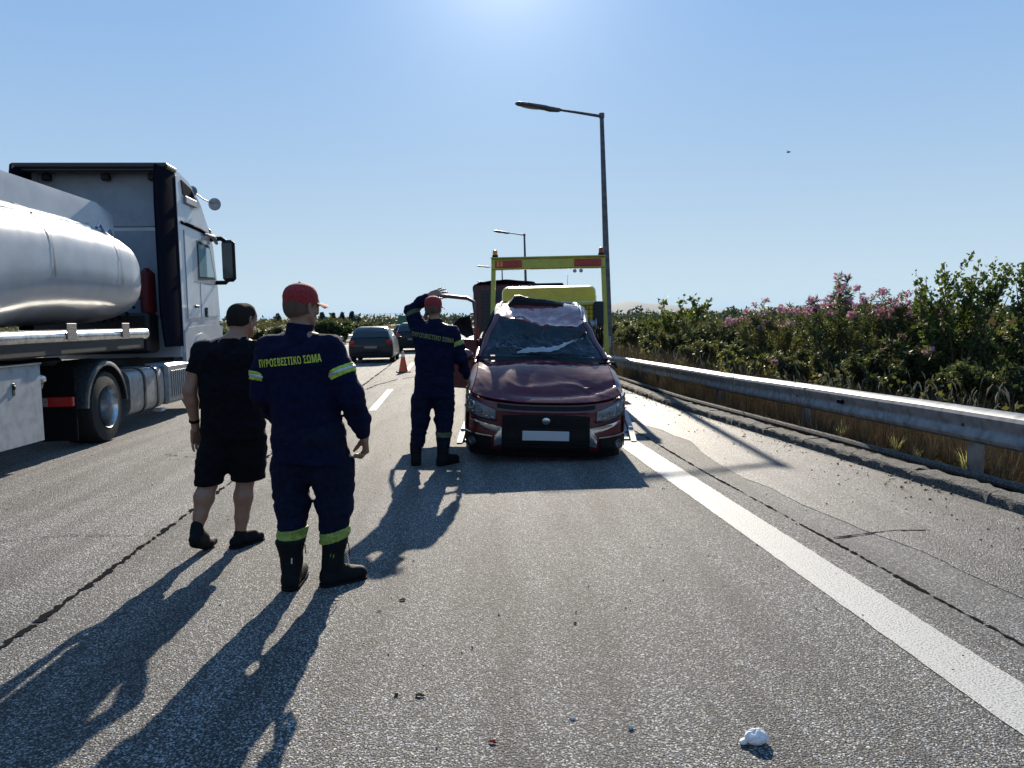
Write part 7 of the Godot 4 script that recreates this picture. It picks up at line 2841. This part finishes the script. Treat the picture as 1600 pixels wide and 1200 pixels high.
func far_scenery() -> void:
	var small := sprig(0.06, 0.02, 0.006, 5, 0.09)
	var group := "bushes in the central reserve"
	var list := [[-9.6, -62.0, 4.6, 1.9, "green bush on the bank left of the dark hatchback"], [-10.6, -70.0, 5.0, 2.3, "tall green bush behind the dark hatchback"], [-9.8, -46.0, 3.2, 1.5, "leafy bush between the man in black and the firefighter"], [-10.2, -38.0, 3.0, 1.5, "low bush right beside the man's head"], [-10.6, -32.0, 3.0, 1.7, "dark bush between lorry cab and the man's head"], [-10.4, -52.0, 3.0, 1.4, "dull bush right of the leafy one by the firefighter's neck"], [-9.3, -95.0, 6.0, 1.7, "far bush between the two driving cars"]]
	for q in list:
		shrub("central_bush", q[4], "shrub", group, V(q[0], 0.0, q[1]), V(q[2], q[3], q[2]), 14, 2000, small, 2.6 if q[1] > -60 else 4.0, [0.045, 0.06, 0.022], 0.35, 0, [], 0.25)
	# low earth bank across the reserve
	var b := MB.new()
	b.crease = 1.2
	var g := []
	for i in 60:
		var x := -120.0 + i * 2.2
		var r := PackedVector3Array()
		for j in 10:
			var z := -110.0 - j * 6.0
			r.append(V(x, -0.45 + 2.3 * sin(PI * j / 9.0) * smoothstep(-3.0, -20.0, x) * (0.75 + 0.5 * waver.get_noise_2d(x * 9.0, z * 9.0)), z))
		g.append(r)
	b.grid(g)
	struct("earth_bank", b, mat("pale_bank", [0.15, 0.125, 0.09], 0.95, {"tex": T["soil"], "world": true, "scale": 0.05}))
	var where := []
	var tints := []
	for i in 9000:
		var x := -120.0 + rng.randf() * 128.0
		var j := rng.randf() * 9.0
		var z := -110.0 - j * 6.0
		var y := -0.45 + 2.3 * sin(PI * j / 9.0) * smoothstep(-3.0, -20.0, x) * 0.85
		var s := rng.randf_range(3.0, 7.0)
		where.append(Transform3D(aim(V(rng.randf_range(-1, 1), rng.randf_range(0, 1), rng.randf_range(-1, 1)), rng.randf() * TAU).scaled_local(V(s, s, s)), V(x, y + rng.randf() * rng.randf() * 1.0, z)))
		tints.append(tone([0.08, 0.075, 0.04], 0.4))
	many("bank_scrub", small, M["leaf"], where, tints, self)
	# dark cypresses far off
	var names := ["dark cypress beside the firefighter's collar", "slim cypress in the far row, second from the left", "slim cypress in the middle of the far row", "pointed cypress right of the middle of the far row", "broad dark pine at the right end of the far row", "lone dark cypress left of the firefighter's cap", "cypress just right of the lone dark one", "thin cypress between the broad pine and the posts"]
	var spot := [[-40.0, 5.4, 2.6], [-37.2, 5.2, 1.5], [-35.2, 5.0, 1.5], [-33.6, 5.3, 1.3], [-31.2, 5.6, 3.2], [-56.0, 5.4, 2.2], [-53.5, 4.6, 2.4], [-29.0, 3.8, 1.6]]
	for i in 8:
		var p := thing("cypress_tree", names[i], "tree", V(spot[i][0], -0.5, -250.0 - (i % 3) * 5.0), 0.0, "cypresses on the horizon")
		b = MB.new()
		b.cyl(V(0, 0, 0), V(0, spot[i][1] * 0.6, 0), 0.14, 0.06, 6)
		obj("trunk", b, M["twig_bark"], p)
		where = []
		tints = []
		for k in 900:
			var t := rng.randf()
			var w: float = spot[i][2] * 0.5 * pow(sin(PI * clampf(t * 0.93 + 0.04, 0, 1)), 0.7) * (1.0 - 0.45 * t) * (0.8 + 0.4 * waver.get_noise_2d(t * 900.0, i * 90.0))
			var a := rng.randf() * TAU
			var rr := w * sqrt(rng.randf())
			var s := rng.randf_range(4.0, 8.0)
			where.append(Transform3D(aim(V(cos(a) * 0.6, 1.0, sin(a) * 0.6), rng.randf() * TAU).scaled_local(V(s, s, s)), V(cos(a) * rr, 0.3 + t * (spot[i][1] - 0.3), sin(a) * rr)))
			tints.append(tone([0.025, 0.04, 0.022], 0.3))
		many("crown", small, M["leaf"], where, tints, p)
	# tall net posts of a sports ground
	for i in 11:
		var p := thing("net_post", "tall thin post of the far net fence, number %s from the left" % ["one", "two", "three", "four", "five", "six", "seven", "eight", "nine", "ten", "eleven"][i], "post", V(-24.0 + i * 1.32, -0.5, -200.0), 0.0, "net posts on the horizon")
		p.set_meta("label", ["net post nearest the cypresses, first on the left", "second net post right of the cypresses", "third net post, above the hatchback's left window", "fourth net post, above the hatchback roof", "fifth net post above the hatchback's right side", "sixth net post, middle of the far net", "seventh net post between the two driving cars", "eighth net post left of the second car", "ninth net post above the second car", "tenth net post left of the green sign", "eleventh net post right beside the green sign"][i])
		b = MB.new()
		b.cyl(V(0, 0, 0), V(0, 4.6, 0), 0.06, 0.05, 6)
		obj("pole", b, M["pole_steel"], p)
		if i < 10:
			b = MB.new()
			b.tube([V(0, 4.5, 0), V(0.66, 4.4, 0), V(1.32, 4.5, 0)], 0.025, 4)
			obj("wire", b, M["pole_steel"], p)
	var p := thing("road_sign", "small green motorway sign on posts behind the raised elbow", "sign", V(-8.3, 0.0, -150.0))
	b = MB.new()
	b.box(V(0, 2.2, 0), V(2.6, 1.6, 0.08), Basis.IDENTITY, 0.03)
	obj("board", b, mat("sign_green", [0.02, 0.12, 0.07], 0.5), p)
	for s in [-0.8, 0.8]:
		b = MB.new()
		b.cyl(V(s, -0.5, -0.08), V(s, 2.8, -0.08), 0.06, 0.06, 8)
		obj("post", b, M["pole_steel"], p)
	# far tree line round the plain
	where = []
	tints = []
	for i in 9000:
		var a := deg_to_rad(rng.randf_range(-75, 75))
		var d := rng.randf_range(420.0, 520.0)
		var x := sin(a) * d
		var z := -cos(a) * d
		var h := 4.2 + 2.6 * waver.get_noise_1d(rad_to_deg(a) * 90.0) + 2.2 * waver.get_noise_1d(rad_to_deg(a) * 700.0)
		var s := rng.randf_range(22.0, 44.0)
		where.append(Transform3D(aim(V(rng.randf_range(-1, 1), rng.randf_range(0, 1), rng.randf_range(-1, 1)), rng.randf() * TAU).scaled_local(V(s, s, s)), V(x, -0.5 + rng.randf() * h, z)))
		tints.append(tone([0.035, 0.048, 0.025], 0.3))
	many("treeline", small, M["leaf"], where, tints, self)
	# the mountain at the horizon
	b = MB.new()
	b.crease = 2.0
	g = []
	for i in 90:
		var x := -2500.0 + i * 85.0
		var r := PackedVector3Array()
		var top := 95.0 * exp(-pow((x - 1180.0) / 420.0, 2.0)) + 60.0 * exp(-pow((x - 2500.0) / 700.0, 2.0)) + 40.0 * exp(-pow((x + 600.0) / 900.0, 2.0)) + 14.0 * waver.get_noise_1d(x * 0.6) + 12.0
		for j in 9:
			r.append(V(x, -1.0 + maxf(top, 4.0) * sin(PI * j / 8.0) * (1.0 + 0.12 * waver.get_noise_2d(x * 0.8, j * 70.0)), -5000.0 - (j - 4) * 260.0))
		g.append(r)
	b.grid(g)
	struct("mountain", b, mat("mountain_scrub", [0.10, 0.105, 0.075], 0.95))

func _ready() -> void:
	rng.seed = 20240607
	waver.seed = 5
	waver.frequency = 0.01
	var t0 := Time.get_ticks_msec()
	make_camera_and_light()
	make_ground()
	vehicle_materials()
	people_materials()
	print("ms ground ", Time.get_ticks_msec() - t0)
	far_scenery()
	right_bank()
	guard_rail()
	street_lamps()
	print("ms plants ", Time.get_ticks_msec() - t0)
	lorry()
	tank_trailer()
	fire_engine()
	tow_truck()
	far_car("hatchback", "dark grey hatchback driving away beside the lorry's lane", "car", V(-3.12, 0, -31.2), 0.0, 1.8, 1.48, 4.1, M["dark_metallic_paint"], true)
	far_car("dark_suv", "black car farther ahead, half hidden by the saluting firefighter", "car", V(-1.95, 0, -42.0), 0.0, 1.85, 1.62, 4.4, M["black_paint"], true)
	far_car("small_far_car", "tiny grey car far ahead between the two dark cars", "car", V(-4.4, 0, -75.0), 0.0, 1.75, 1.45, 4.0, M["dark_metallic_paint"], true)
	traffic_cone()
	wrecked_car()
	print("ms vehicles ", Time.get_ticks_msec() - t0)
	man_in_black()
	firefighter_with_lettering()
	firefighter_shading_eyes()
	debris()
	bird()
	print("ms all ", Time.get_ticks_msec() - t0)
